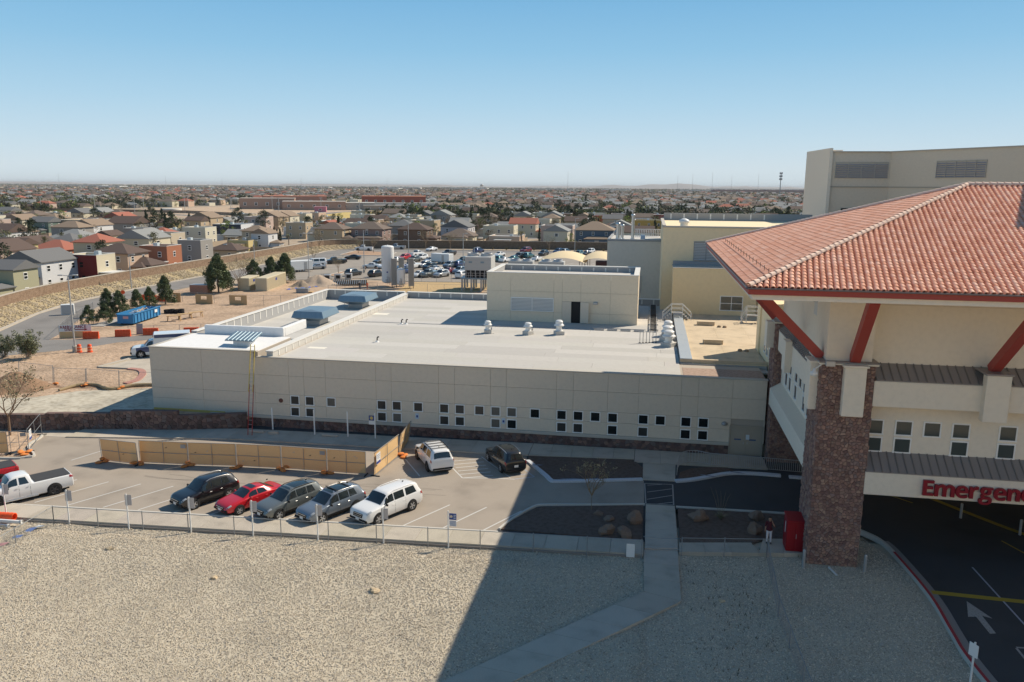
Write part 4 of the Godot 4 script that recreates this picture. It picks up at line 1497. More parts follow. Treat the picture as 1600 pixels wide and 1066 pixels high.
func build_hospital_behind() -> void:
	# taller wing east of the frame that shades the tiled roof
	var w := thing("hospital_wing", "tall tan hospital wing rising behind the tiled roof's east end", "building")
	var mb := MB.new()
	mb.prism([Vector2(28.3, -57.0), Vector2(29.4, -62.2), Vector2(46.0, -97.0), Vector2(80.0, -97.0), Vector2(80.0, -57.0)], .0, 30.0)
	put("wall", mb, M.stucco, w)
	# tower behind with louvers
	var t := thing("hospital_tower", "tall windowless tan hospital tower with two purple grey louver bands", "building")
	put("wall", a_prism([Vector2(26.3, -130.0), Vector2(35.0, -130.0), Vector2(46.4, -112.4), Vector2(62, -88), Vector2(80, -100), Vector2(80, -150), Vector2(26.5, -150)], .0, 27.45), M.stucco, t)
	mb = MB.new()
	mb.prism([Vector2(25.2, -143.0), Vector2(26.15, -129.6), Vector2(26.6, -129.6), Vector2(29.0, -143.0)], .0, 28.0)
	mb.prism([Vector2(26.6, -131.5), Vector2(28.4, -131.5), Vector2(28.4, -134), Vector2(26.6, -134)], 27.4, 27.8)
	put("corner_fin", mb, M.stucco_pale, t)
	mb = MB.new()
	var edge := [Vector2(26.25, -129.93), Vector2(35.03, -129.93), Vector2(46.47, -112.34), Vector2(62.05, -88)]
	ribbon(mb, edge, .16, 22.2, 22.36)
	put("groove", mb, M.joint, t)
	mb = MB.new()
	ribbon(mb, edge, .3, 27.4, 27.56)
	put("coping", mb, M.trim, t)
	var lm := mat("louver_purple", Color(.36, .335, .355), .6)
	louver(t, V(30.96, 24.76, -129.97), 7.56, 2.4, V(0, 0, 1), M.trim, lm, .3, 4)
	var o2 := (Vector2(46.4, -112.4) - Vector2(35.0, -130.0)).normalized()
	var out := V(-o2.y, 0, o2.x)
	louver(t, V(41.4, 24.75, -120.1) + out * .03, 7.6, 2.35, out, M.trim, lm, .3, 5)
	window(t, V(29.3, 18.7, -129.96), 1.8, .9, V(0, 0, 1), M.trim, M.glass, .08, "vh")
	# tan middle building
	var m := thing("service_building", "plain yellow tan service building with a louver above a lower block", "building")
	put("wall", a_span(V(1.55, 0, -128.0), V(24.0, 17.0, -104.0)), M.stucco_warm, m)
	mb = MB.new()
	mb.span(V(1.45, 17.0, -128.0), V(1.9, 17.3, -103.9))
	mb.span(V(1.9, 17.0, -104.35), V(24.0, 17.22, -103.9), .02)
	put("coping", mb, M.trim, m)
	put("back_parapet", a_span(V(1.9, 17.0, -128.2), V(24.0, 18.1, -127.7)), M.membrane, m)
	for k in 8:
		put("flashing_tab", a_span(V(3.0 + k * 2.0 - .1, 17.2, -127.7), V(3.0 + k * 2.0 + .1, 18.0, -127.66)), M.metal_white, m)
	put("lower_block", a_span(V(2.9, 0, -104.0), V(13.0, 12.25, -100.05)), mat("stucco_yellow", Color(.92, .745, .46), .95, {"tex": "fine", "s": .8, "det": "streak", "ds": .1}), m)
	put("block_coping", a_span(V(2.85, 12.25, -104.0), V(13.0, 12.33, -99.98), .02), M.trim, m)
	put("block_flashing", a_span(V(2.95, 12.33, -104.0), V(13.0, 12.8, -103.5)), M.membrane, m)
	louver(m, V(7.0, 14.1, -103.97), 3.1, 2.45, V(0, 0, 1), M.membrane, M.louver, .2, 2)
	window(m, V(10.1, 8.05, -100.03), 2.75, 1.85, V(0, 0, 1), M.frame_white, M.glass_green, .09, "vh")
	put("downpipe", a_tube([V(2.3, 6.5, -104.1), V(2.3, 10.5, -104.1)], .06, 6), M.stucco_warm, m)
	put("roof_fan", a_lathe(V(4.2, 17.0, -106.0), [[.5, .0], [.5, .5], [.7, .6], [.6, .9], [.2, 1.1], [.0, 1.1]], 14), M.metal_white, m)
	# grey building with the flue stacks
	var g := thing("boiler_house", "grey stucco boiler house with three steel flue stacks on its roof", "building")
	put("wall", a_span(V(-6.3, 0, -134.0), V(1.56, 14.1, -120.0)), M.stucco_grey, g)
	mb = MB.new()
	mb.span(V(-6.35, 14.1, -120.35), V(1.54, 14.42, -119.93), .02)
	mb.span(V(-6.35, 14.1, -134.0), V(-5.95, 14.417, -120.35), .02)
	put("coping", mb, M.membrane, g)
	put("roof", a_span(V(-5.95, 14.1, -134.0), V(1.5, 14.15, -120.35)), M.roofing, g)
	for q in [[-4.9, -122.5, .3, 2.6], [-4.3, -123.6, .26, 2.3], [-2.7, -123.0, .24, 3.9]]:
		put("flue_stack", a_lathe(V(q[0], 14.15, q[1]), [[q[2] + .12, .0], [q[2] + .1, .2], [q[2], .22], [q[2], q[3] - .4], [q[2] * 1.25, q[3] - .35], [q[2] * 1.25, q[3] - .1], [q[2] * .6, q[3]], [.0, q[3]]], 14), mat("steel", Color(.62, .62, .61), .3, {"metal": .8}), g)
	put("blue_unit", a_span(V(-1.5, 14.15, -122.9), V(-.8, 14.95, -122.2), .05), mat("unit_blue", Color(.35, .45, .58), .5), g)
	for k in 15:
		put("railing_bar", a_span(V(-2.4 + k * .28, 14.15, -131.0), V(-2.3 + k * .28, 15.35, -130.9)), M.metal_white, g)
	mb = MB.new()
	mb.span(V(-2.5, 15.3, -131.02), V(1.6, 15.4, -130.9))
	mb.span(V(-2.5, 14.6, -131.02), V(1.6, 14.68, -130.9))
	put("railing", mb, M.metal_white, g)
	put("downpipe", a_tube([V(-1.2, 6.5, -119.9), V(-1.2, 9.0, -119.9)], .05, 6), M.metal_grey, g)
	put("stone_chimney", a_span(V(-8.0, 8.6, -122.0), V(-6.35, 11.0, -120.2)), mat("brick_dark", Color(.13, .06, .05), .95, {"tex": "dirt", "s": 1.2}), g)
# ---------------------------------------------------------------- plants
func leaf_clumps(mb: MB, clumps: Array, per: int, size: float, tones: Array, long := 1.6, flat := 1.0) -> void:   # clumps: [centre, radius]; many small leaf faces through each clump's volume
	for c in clumps:
		var f := rnd(.72, 1.2)
		for k in per:
			var d := V(rng.randfn(), rng.randfn(), rng.randfn()).normalized() * pow(rng.randf(), .45)
			var at: Vector3 = c[0] + V(d.x, d.y * flat, d.z) * c[1]
			var u := V(rng.randfn(), rng.randfn(), rng.randfn()).normalized()
			var w := u.cross(V(rng.randfn(), rng.randfn(), rng.randfn())).normalized()
			var s := size * rnd(.6, 1.3)
			var t: Color = tones[rng.randi() % tones.size()]
			var g := f * rnd(.75, 1.25)
			mb.col = Color(t.r * g, t.g * g, t.b * g)
			mb.face([at - u * s * long, at + w * s * .6, at + u * s * long, at - w * s * .6])
	mb.col = Color.WHITE

func branch(mb: MB, tips: Array, at: Vector3, dir: Vector3, length: float, r: float, level: int, spread: float, kids: int) -> void:
	var pts := [at]
	var p := at
	var d := dir
	var n := 3 if level > 0 else 2
	for k in n:
		d = (d + V(rng.randfn(), rng.randfn() * .6 + .15, rng.randfn()) * .13).normalized()
		p += d * length / n
		pts.append(p)
	mb.tube(pts, r, 5 if level > 1 else 3, r * .55, false)
	if level == 0:
		tips.append(p)
		return
	for k in kids:
		var a: Vector3 = pts[rng.randi_range(1, n)] if k > 0 else p
		var nd := (d + V(rng.randfn(), rnd(-.1, .6), rng.randfn()).normalized() * spread).normalized()
		branch(mb, tips, a, nd, length * rnd(.55, .8), r * .55, level - 1, spread, kids)

func pine(called: String, label: String, at: Vector3, h: float, w: float, group: String, dense := 1.0) -> Node3D:
	var t := thing(called, label, "tree", at, rng.randf() * TAU, group)
	var mb := MB.new()
	mb.tube([Vector3.ZERO, V(.05, h * .5, 0), V(0, h * .93, .04)], h * .024, 7, h * .006)
	put("trunk", mb, M.bark, t)
	mb = MB.new()
	var clumps := []
	var n := int(36 * dense)
	for k in n:
		var f := float(k) / n
		var y := h * lerpf(.14, .98, pow(f, .9))
		var r := w * .5 * pow(1.0 - pow(f, 1.5), .8) * rnd(.45, 1.05)
		var a := k * 2.4 + rnd(-.5, .5)
		clumps.append([V(cos(a) * r, y + rnd(-.2, .2), sin(a) * r), h * rnd(.09, .145) * (1.1 - .5 * f)])
	leaf_clumps(mb, clumps, 150, h * .017, [Color(.09, .12, .05), Color(.12, .15, .065), Color(.065, .09, .04), Color(.14, .165, .085)], 2.0)
	put("crown", mb, M.leaf, t)
	return t

func bush(label: String, at: Vector3, h: float, w: float, group: String, tones: Array, cat := "shrub", called := "shrub") -> Node3D:
	var t := thing(called, label, cat, at, rng.randf() * TAU, group)
	var mb := MB.new()
	var clumps := []
	for k in 26:
		var a := rng.randf() * TAU
		var s := rnd(.15, .5) * w
		var top := V(cos(a) * s, h * rnd(.45, .95), sin(a) * s)
		mb.tube([V(cos(a) * .1, 0, sin(a) * .1), V(top.x * .45, top.y * .5, top.z * .45), top], .03, 4, .008, false)
		for q in 3:
			clumps.append([V(top.x * (.5 + .25 * q), top.y * (.5 + .25 * q), top.z * (.5 + .25 * q)) + V(rng.randfn(), rng.randfn(), rng.randfn()) * .1 * w * .5, h * .11])
	put("stem", mb, M.twig, t)
	mb = MB.new()
	leaf_clumps(mb, clumps, 45, h * .022, tones, 1.8)
	put("crown", mb, M.leaf, t)
	return t

func bare_tree(label: String, at: Vector3, h: float, group: String, tone := Color(1, 1, 1), levels := 3, haze := 0, r := .0) -> Node3D:
	var t := thing("bare_tree", label, "tree", at, rng.randf() * TAU, group)
	var mb := MB.new()
	var tips := []
	mb.col = tone
	mb.tube([Vector3.ZERO, V(.04, h * .28, .03)], (r if r > 0 else h * .018), 6, (r if r > 0 else h * .018) * .8, false)
	for k in 4:
		branch(mb, tips, V(.04, h * .26, .03), V(cos(k * 1.6 + .3) * .6, 1.0, sin(k * 1.6 + .3) * .6).normalized(), h * .3, h * .009, levels, .75, 3)
	mb.col = Color.WHITE
	put("trunk", mb, M.twig, t)
	if haze > 0:
		mb = MB.new()
		var cl := []
		for p in tips:
			cl.append([p, h * .05])
		leaf_clumps(mb, cl, haze, h * .012, [Color(.26, .22, .13), Color(.30, .25, .16), Color(.22, .2, .11)], 1.5)
		put("crown", mb, M.leaf, t)
	return t

# Woven wire between posts: every wire is there, the whole weave one part.
func wire_fence(called: String, label: String, pts: Array, h: float, step: float, post_every: float, group: String, wire := .0022, y := .0) -> Node3D:
	var t := thing(called, label, "fence", V(pts[0].x, y, pts[0].y), .0, group)
	var o: Vector2 = pts[0]
	var weave := MB.new()
	var top := []
	for i in pts.size() - 1:
		var a: Vector2 = pts[i] - o
		var b: Vector2 = pts[i + 1] - o
		var l := a.distance_to(b)
		var n := maxi(1, int(round(l / post_every)))
		for k in n + (1 if i == pts.size() - 2 else 0):
			var p := a.lerp(b, float(k) / n)
			var mb := MB.new()
			mb.lathe(V(p.x, 0, p.y), [[.032, -.2], [.032, h + .04], [.02, h + .07], [.0, h + .07]], 7)
			put("post", mb, M.fence_steel, t)
		for q in [h, .06]:
			var mb := MB.new()
			mb.tube([V(a.x, q, a.y), V(b.x, q, b.y)], .021 if q > .5 else .006, 6)
			put("rail", mb, M.fence_steel, t)
		var m := int((l + h) / step)
		for s in [-1.0, 1.0]:
			for k in m:
				var u0 := k * step - (h if s > 0 else .0)
				var p0 := Vector2(u0, .05)
				var p1 := Vector2(u0 + h * s, h)
				if s < 0:
					p0.x = k * step
					p1.x = k * step - h
				# keep inside the panel
				if p0.x < 0:
					p0.y += (0 - p0.x) * (p1.y - p0.y) / (p1.x - p0.x)
					p0.x = 0
				if p1.x < 0:
					p1.y = lerpf(p0.y, p1.y, (0 - p0.x) / (p1.x - p0.x))
					p1.x = 0
				if p1.x > l:
					p1.y = lerpf(p0.y, p1.y, (l - p0.x) / (p1.x - p0.x))
					p1.x = l
				if p0.x > l:
					p0.y = lerpf(p0.y, p1.y, (l - p0.x) / (p1.x - p0.x))
					p0.x = l
				if absf(p1.x - p0.x) < .02:
					continue
				var d := (b - a) / l
				var w0 := V(a.x + d.x * p0.x, p0.y, a.y + d.y * p0.x)
				var w1 := V(a.x + d.x * p1.x, p1.y, a.y + d.y * p1.x)
				var nn := V(-d.y, 0, d.x) * wire
				weave.face([w0 - nn, w1 - nn, w1 + nn + V(0, wire, 0), w0 + nn + V(0, wire, 0)])
				weave.face([w0 + V(0, wire, 0), w1 + V(0, wire, 0), w1 - V(0, wire, 0), w0 - V(0, wire, 0)])
	stuff("wire_mesh", weave, M.fence_steel, t)
	return t

func lamp_post(label: String, at: Vector3, h: float, base: bool, heads := 1, turn := .0) -> void:
	var t := thing("street_lamp", label, "street lamp", at, turn, "steel lamp posts")
	var mb := MB.new()
	mb.tube([V(0, .0, 0), V(0, h, 0)], .11, 8, .075)
	put("pole", mb, M.lamp_steel, t)
	if base:
		put("base", a_lathe(Vector3.ZERO, [[.32, .0], [.32, .7], [.28, .75], [.0, .75]], 12), M.concrete, t)
	for k in heads:
		var s := 1.0 if k == 0 else -1.0
		mb = MB.new()
		mb.beam(V(0, h - .06, 0), V(s * .6, h + .02, 0), .08, .08)
		mb.box(V(s * .85, h + .03, 0), V(.6, .14, .42), .03)
		put("lamp_head", mb, M.lamp_steel, t)

func water_barrier(label: String, at: Vector3, turn: float) -> void:
	var t := thing("road_barrier", label, "barrier", at, turn, "orange plastic road barriers")
	var mb := MB.new()
	var prof := [[-.28, .0], [-.28, .18], [-.18, .36], [-.13, .98], [.13, .98], [.18, .36], [.28, .18], [.28, .0]]
	for k in 7:
		var z: Vector2 = prof[k] if false else Vector2(prof[k][0], prof[k][1])
		mb.face_out([V(-1.0, prof[k][1], prof[k][0]), V(1.0, prof[k][1], prof[k][0]), V(1.0, prof[k + 1][1], prof[k + 1][0]), V(-1.0, prof[k + 1][1], prof[k + 1][0])], V(0, z.y + .2, z.x * 3.0))
	for s in [-1.0, 1.0]:
		var pts := []
		for q in prof:
			pts.append(V(s, q[1], q[0]))
		mb.face_out(pts, V(s, 0, 0))
	put("body", mb, M.orange, t)
	for k in 5:
		put("rib", a_beam(V(-.8 + k * .4, .3, .2), V(-.8 + k * .4, .95, .155), .09, .07, V(0, 0, 1)), M.orange, t)

func traffic_drum(label: String, at: Vector3) -> void:
	var t := thing("traffic_drum", label, "traffic drum", at, .0, "orange traffic drums by the lamp post")
	var mb := MB.new()
	mb.lathe(Vector3.ZERO, [[.34, .0], [.34, .1], [.29, .12], [.285, .38], [.27, .4], [.265, .68], [.25, .7], [.24, .98], [.1, 1.04], [.0, 1.04]], 14)
	put("body", mb, M.orange, t)
	for y in [.27, .62]:
		put("band", a_lathe(V(0, y, 0), [[.291, .0], [.283, .13]], 14), mat("orange_pale", Color(.8, .42, .28), .6), t)

func sandbags(label: String, at: Vector3, n := 3) -> void:
	var t := thing("sandbag_pile", label, "sandbags", at, rng.randf() * TAU, "orange sandbags weighing down fence feet")
	for k in n:
		var mb := MB.new()
		var rows := []
		for i in 7:
			var a := -PI / 2 + PI * i / 6.0
			var row := PackedVector3Array()
			for j in 10:
				var b := -TAU * j / 10.0
				row.append(V(cos(a) * cos(b) * .34, sin(a) * .1, cos(a) * sin(b) * .22))
			rows.append(row)
		mb.grid(rows, true)
		var o := put("sandbag", mb, M.bag, t)
		o.position = V((k % 2) * .5 - .25, .09 + (.14 if k > 1 else .0), (k % 3) * .2 - .1)
		o.rotation = Vector3(rnd(-.1, .1), rng.randf() * 3.0, rnd(-.15, .15))

func soil_pile(called: String, label: String, at: Vector3, r: float, h: float, m: Material, long := 1.0) -> void:
	var mb := MB.new()
	var rows := []
	var f := rng.randf() * 9.0
	for i in 11:
		var k := float(i) / 10.0
		var row := PackedVector3Array()
		for j in 26:
			var a := -TAU * j / 26.0
			var rr := r * (1.0 - k) * (1.0 + .14 * sin(a * 3.0 + f) + .08 * sin(a * 7.0 + f * 2.0))
			row.append(V(cos(a) * rr * long, h * (k * k * (3 - 2 * k)) + (rnd(-.05, .05) * h if i > 0 and i < 10 else .0), sin(a) * rr))
		rows.append(row)
	mb.grid(rows, true)
	var o := put(called, mb, m)
	o.position = at
	tag(o, label, "soil pile")

func sign_text(parent: Node, text: String, at: Vector3, size: float, m: Material, turn := .0, deep := .004) -> void:
	var tm := TextMesh.new()
	tm.text = text
	var font := SystemFont.new()
	font.font_names = PackedStringArray(["Droid Sans"])
	font.font_weight = 700
	tm.font = font
	tm.font_size = 32
	tm.pixel_size = size / 32.0
	tm.depth = deep
	var o := put("lettering", tm, m, parent)
	o.position = at
	o.rotation.y = turn

func container(label: String, at: Vector3, turn: float, l: float, h: float, m: Material, label_m: Material, group: String) -> void:
	var t := thing("shipping_container", label, "container", at, turn, group)
	var mb := MB.new()
	mb.box(V(0, h * .5, 0), V(2.34, h, l), .03)
	put("body", mb, m, t)
	mb = MB.new()
	var n := int(l / .28)
	for s in [-1.0, 1.0]:
		for k in n:
			mb.box(V(s * 1.18, h * .5, -l * .5 + (k + .5) * l / n), V(.06, h - .3, .12))
	stuff("corrugation", mb, m, t)
	for s in [-1.0, 1.0]:
		mb = MB.new()
		mb.box(V(s * .58, h * .5, l * .5 + .02), V(1.1, h - .2, .05))
		for q in [-.25, .25]:
			mb.tube([V(s * .58 + q, .1, l * .5 + .07), V(s * .58 + q, h - .1, l * .5 + .07)], .025, 5)
		put("door", mb, m, t)
	var p := put("label_plate", a_box(V(1.22, h * .72, .4), V(.04, .5, .9)), label_m, t)

# ---------------------------------------------------------------- the building site west and north of the clinic
func build_rear_site() -> void:
	mat("fence_steel", Color(.30, .31, .315), .5, {"metal": .4})
	mat("lamp_steel", Color(.46, .46, .45), .5, {"metal": .3})
	mat("orange", Color(.80, .10, .025), .5)
	mat("bag", Color(.72, .24, .06), .8)
	var y := 1.0
	var mb := MB.new()
	mb.prism(P2([-140, -47.2, -90, -55.4, -62, -59.8, -53.2, -61.3, -41.5, -63.4, -35.8, -65.2, -35.8, -66.0, -45.8, -66.0, -45.8, -108, -33, -108, -33, -166, -66, -170, -80, -165, -93, -150, -94.5, -128, -89.5, -113.2, -82.1, -98.7, -80.1, -94.0, -86, -92.2, -105, -88, -140, -80]), .8, y)
	struct("site_ground", mb, M.dirt)
	struct("back_road", a_prism(P2([-130, -64.0, -92.5, -84.5, -91.4, -98.1, -97.7, -113.1, -101.0, -127.2, -102.0, -145.0, -101.5, -170, -101.0, -222, -102.3, -243, -100, -250, -95, -254, -20, -262, 60, -266, 60, -256, -92, -246, -92.5, -222, -93.5, -165, -94.7, -128.7, -94.1, -122.5, -89.5, -113.2, -82.1, -98.7, -80.1, -94.0, -83.0, -88.0, -88.0, -78.0, -110, -58]), .9, y + .006), M.road)
	struct("access_road", a_prism(P2([-88, -91.8, -80.1, -94.0, -76.8, -95.3, -74.5, -97.1, -71.7, -98.6, -68.8, -100.0, -62.0, -101.5, -46.0, -101.5, -46.0, -95.0, -62.0, -96.9, -67.1, -96.8, -70.0, -94.4, -71.8, -90.2, -74.5, -87.2, -80.0, -82.0, -90.0, -76.0]), .9, y + .011), M.road)
	struct("ambulance_bay", a_prism(P2([-62.3, -80.6, -61.4, -87.0, -58.5, -90.0, -46, -93.0, -46, -74.0, -53.8, -74.0, -54.9, -77.2, -56.2, -79.4, -58.6, -80.6]), .9, y + .015), M.concrete)
	mb = MB.new()
	ribbon(mb, P2([-62.4, -80.4, -61.5, -87.0, -59.5, -89.4]), .5, .9, y + .17)
	ribbon(mb, P2([-62.4, -80.4, -58.6, -80.5]), .18, .9, y + .165)
	struct("bay_kerb", mb, M.concrete)
	mb = MB.new()
	ribbon(mb, smooth_path(P2([-58.6, -80.5, -57.0, -80.2, -55.8, -79.0, -54.9, -77.4, -54.3, -75.6, -54.6, -74.2]), 4), .7, .9, y + .12)
	struct("red_kerb", mb, mat("kerb_red", Color(.50, .27, .23), .9, {"tex": "dirt", "s": .5}))
	# dried pale slurry and darker tracks on the dirt
	struct("dried_slurry", a_prism(P2([-68, -60.0, -66, -66.0, -59.9, -67.5, -57.3, -70.6, -51.1, -73.0, -45.9, -73.0, -45.9, -63.6, -53, -62.2]), 0, y + .01), mat("slurry", Color(.62, .575, .47), .95, {"tex": "dirt", "s": .12, "det": "blotch", "ds": .04}))
	mb = MB.new()
	for q in [[-75, -70, -66, -73, -60, -71.5, -52, -73.5], [-70, -103, -62, -106, -55, -112, -50, -122], [-58, -108, -54, -118, -56, -130]]:
		ribbon(mb, smooth_path(P2(q), 5), .5, y + .008, y + .008)
	struct("wheel_track", mb, M.dark_dirt)
	# kerb of the back road and the gravelled foot of the bank
	var kl := smooth_path(P2([-130, -63.5, -104.0, -78.0, -92.6, -88.0, -92.2, -98.1, -98.0, -113.1, -101.3, -127.2, -102.3, -145.0, -101.8, -170, -101.3, -222, -102.6, -243, -100, -250.5, -95, -254.6]), 4)
	mb = MB.new()
	ribbon(mb, kl, .5, .9, y + .16)
	ribbon(mb, P2([-95, -254.6, -20, -262.6, 60, -266.6]), .4, .9, y + .16)
	struct("road_kerb", mb, M.concrete)
	# the stone-faced bank and its wall
	var foot := []
	var crest := []
	for i in kl.size():
		var d: Vector2 = (kl[mini(i + 1, kl.size() - 1)] - kl[maxi(i - 1, 0)]).normalized()
		var s := Vector2(d.y, -d.x)
		if s.x > 0:
			s = -s
		foot.append(kl[i] + s * .5)
		crest.append(kl[i] + s * 5.2)
	var rows := []
	for k in 6:
		var row := PackedVector3Array()
		for i in kl.size():
			var p: Vector2 = foot[i].lerp(crest[i], k / 5.0)
			row.append(V(p.x, 1.02 + 1.35 * k / 5.0, p.y))
		rows.append(row)
	mb = MB.new()
	rows.reverse()
	mb.grid(rows)
	struct("stone_bank", mb, mat("bank", Color(.44, .36, .22), 1.0, {"tex": "dirt", "s": .4}))
	var rk := MB.new()
	rk.rock(Vector3.ZERO, V(1, .7, .8), rng, .3)
	var xfs := []
	var cols := []
	var tone := [Color(.46, .37, .235), Color(.53, .44, .30), Color(.39, .31, .20), Color(.48, .40, .30), Color(.33, .27, .19)]
	for i in kl.size() - 1:
		var l: float = kl[i].distance_to(kl[i + 1])
		for k in int(l * 5.0 * 11.0):
			var p: Vector2 = foot[i].lerp(foot[i + 1], rng.randf())
			var c: Vector2 = crest[i].lerp(crest[i + 1], rng.randf())
			var t := rng.randf()
			var q: Vector2 = p.lerp(c, t)
			var s := rnd(.09, .2)
			xfs.append(Transform3D(Basis.from_euler(V(rnd(-.4, .4), rng.randf() * TAU, rnd(-.4, .4))).scaled(Vector3.ONE * s), V(q.x, 1.04 + 1.35 * t, q.y)))
			var cc: Color = tone[rng.randi() % 5]
			var f := rnd(.75, 1.15)
			cols.append(Color(cc.r * f, cc.g * f, cc.b * f))
	scatter("bank_stones", rk.mesh(), M.plain, xfs, cols)
	var wl := []
	for i in crest.size():
		wl.append(crest[i])
	mb = MB.new()
	ribbon(mb, wl, .5, .5, 4.0)
	var w := put("boundary_wall", mb, mat("wall_stone", Color(.40, .29, .215), .95, {"tex": "pebble", "s": .16, "det": "dirt", "ds": .1}))
	tag(w, "long brown stone wall on the bank between the back road and the houses", "wall")
	mb = MB.new()
	ribbon(mb, wl, .6, 4.0, 4.1)
	put("wall_cap", mb, M.concrete, w)
	mb = MB.new()
	var far_w := P2([wl[-1].x, wl[-1].y, -60, -268.0, -14, -273.0, 60, -280.0])
	ribbon(mb, far_w, .5, .5, 3.5)
	w = put("boundary_wall", mb, mat("wall_dark", Color(.27, .215, .17), .95, {"tex": "pebble", "s": .16, "det": "dirt", "ds": .1}))
	tag(w, "straight dark stone wall along the far side of the far car park", "wall")
	mb = MB.new()
	ribbon(mb, far_w, .6, 3.5, 3.6)
	put("wall_cap", mb, mat("cap_dark", Color(.33, .28, .23), .9), w)
	# retaining wall along the street, stepping down to the west
	var rt := thing("retaining_wall", "low dark stone retaining wall stepping down west of the clinic", "wall")
	var tones := [Color(.21, .14, .12), Color(.16, .11, .10), Color(.26, .175, .145), Color(.19, .155, .145), Color(.13, .095, .085)]
	var st := MB.new()
	for q in [[-35.8, -64.95, -41.5, -63.1, 1.45], [-41.5, -63.1, -45.6, -62.5, 1.85], [-45.6, -62.5, -47.5, -62.2, 1.8], [-47.5, -62.2, -53.2, -61.0, 1.58], [-53.2, -61.0, -62.0, -59.5, 1.45], [-62.0, -59.5, -90.0, -55.0, 1.3]]:
		var a := Vector2(q[0], q[1])
		var b := Vector2(q[2], q[3])
		var n := (b - a).normalized()
		var s := Vector2(-n.y, n.x)
		if s.y > 0:
			s = -s
		put("wall_core", a_prism([a, b, b + s * .5, a + s * .5], -.3, q[4]), M.mortar, rt)
		stones(st, V(b.x, -.1, b.y), V(-n.x, 0, -n.y), Vector3.UP, a.distance_to(b), q[4] + .1, .42, tones, .07)
	stuff("stone", st, M.stone, rt)
	tag(put("caution_tape", a_span(V(-45.7, 1.0, zf_()), V(-38.4, 1.2, zf_() + .05)), mat("tape", Color(.62, .44, .12), .6)), "yellow caution tape stretched along the clinic's west end base", "tape")
	# west: wire fence panels on feet, hose, soil
	for k in 4:
		var a: Vector2 = [Vector2(-67.6, -74.4), Vector2(-61.8, -72.6), Vector2(-58.2, -72.9), Vector2(-54.0, -72.4)][k]
		var b: Vector2 = [Vector2(-62.0, -72.7), Vector2(-58.3, -72.9), Vector2(-54.1, -72.5), Vector2(-48.5, -73.6)][k]
		var f := wire_fence("fence_panel", ["bare wire fence panel beside the western soil pile", "bare wire fence panel leaning before the bay, second from the soil pile", "bare wire fence panel before the curved red kerb", "bare wire fence panel ending at the clinic's west corner"][k], [a, b], 1.75, .16, 9.0, "bare wire fence panels on the site", .003, y)
		f.rotation.x = -.1
	sandbags("orange sandbags at the fence foot nearest the western soil pile", V(-61.6, y, -72.3))
	sandbags("orange sandbags at the middle fence foot on the site", V(-58.1, y, -72.6), 4)
	sandbags("orange sandbags at the fence foot before the red kerb", V(-53.9, y, -72.1))
	tag(put("silt_sock", a_tube(smooth_path([V(-59.2, 1.1, -70.1), V(-58.5, 1.2, -72.2), V(-56.8, 1.15, -72.7), V(-55.1, 1.2, -71.6), V(-54.0, 1.12, -71.8), V(-52.6, 1.2, -73.4), V(-49.0, 1.15, -74.2), V(-46.2, 1.15, -73.6)], 5), .17, 7), mat("burlap", Color(.33, .25, .15), 1.0)), "brown silt sock winding across the dirt to the clinic's corner", "silt sock")
	soil_pile("soil_pile", "big brown soil pile at the site's western edge behind the bare tree", V(-64.6, .95, -70.5), 3.6, 1.7, M.dark_dirt, 1.1)
	soil_pile("soil_pile", "small grey brown soil pile before the right-hand orange barrier", V(-58.0, .95, -104.0), 1.9, 1.0, M.dirt)
	soil_pile("soil_pile", "brown soil pile behind the white roof, near the last orange barrier", V(-54.0, .95, -113.0), 3.2, 1.4, M.dark_dirt)
	# lamp, drums, barriers, sign
	lamp_post("tall lamp post on a round concrete base between two orange drums", V(-71.3, y, -87.9), 9.7, true, 2, .3)
	traffic_drum("orange traffic drum right beside the lamp post base", V(-70.55, y, -87.7))
	traffic_drum("orange traffic drum a little right of the lamp post", V(-69.3, y, -88.0))
	for q in [[-75.2, -96.0, "orange road barrier behind the lamp post, joined to the ambulance sign"], [-72.0, -98.3, "orange road barrier second along the access road"], [-69.0, -100.2, "orange road barrier with a pale lid, third along the access road"], [-63.8, -101.9, "orange road barrier nearest the ambulance"]]:
		water_barrier(q[2], V(q[0], y, q[1]), .35)
	water_barrier("orange road barrier beside the soil pile behind the white roof", V(-57.2, y, -109.5), .2)
	var t := thing("ambulance_sign", "long white banner reading AMBULANCE ONLY over tan screen fence", "sign", V(-77.7, y, -96.2), .42)
	put("screen", a_box(V(0, .45, 0), V(4.0, .9, .04)), M.screen, t)
	put("banner", a_box(V(0, 1.35, .01), V(4.0, .86, .03)), M.metal_white, t)
	sign_text(t, "AMBULANCE", V(-.25, 1.52, .04), .55, M.sign_red)
	sign_text(t, "ONLY", V(-.7, 1.16, .04), .5, M.sign_red)
	mb = MB.new()
	mb.box(V(.55, 1.14, .035), V(1.2, .1, .02))
	mb.face([V(1.15, 1.3, .04), V(1.15, .98, .04), V(1.55, 1.14, .04)])
	put("arrow", mb, M.sign_red, t)
	wire_fence("wire_fence", "wire fence running back from the ambulance sign along the road", [Vector2(-79.6, -95.4), Vector2(-84.5, -104.0), Vector2(-90.0, -116.0)], 1.8, .2, 3.0, "wire fences round the building site", .003, y)
	wire_fence("wire_fence", "low wire fence behind the orange barriers before the blue skip", [Vector2(-72.0, -99.5), Vector2(-66.0, -102.5), Vector2(-58.0, -106.0), Vector2(-46.0, -112.0)], 1.2, .2, 3.0, "wire fences round the building site", .003, y)
	t = thing("gate_board", "grey leaning gate board between two orange barriers", "board", V(-70.9, y, -100.4), .2)
	mb = MB.new()
	mb.xf = Transform3D(Basis(Vector3.RIGHT, -.12), Vector3.ZERO)
	mb.box(V(0, .75, 0), V(.9, 1.5, .06), .02)
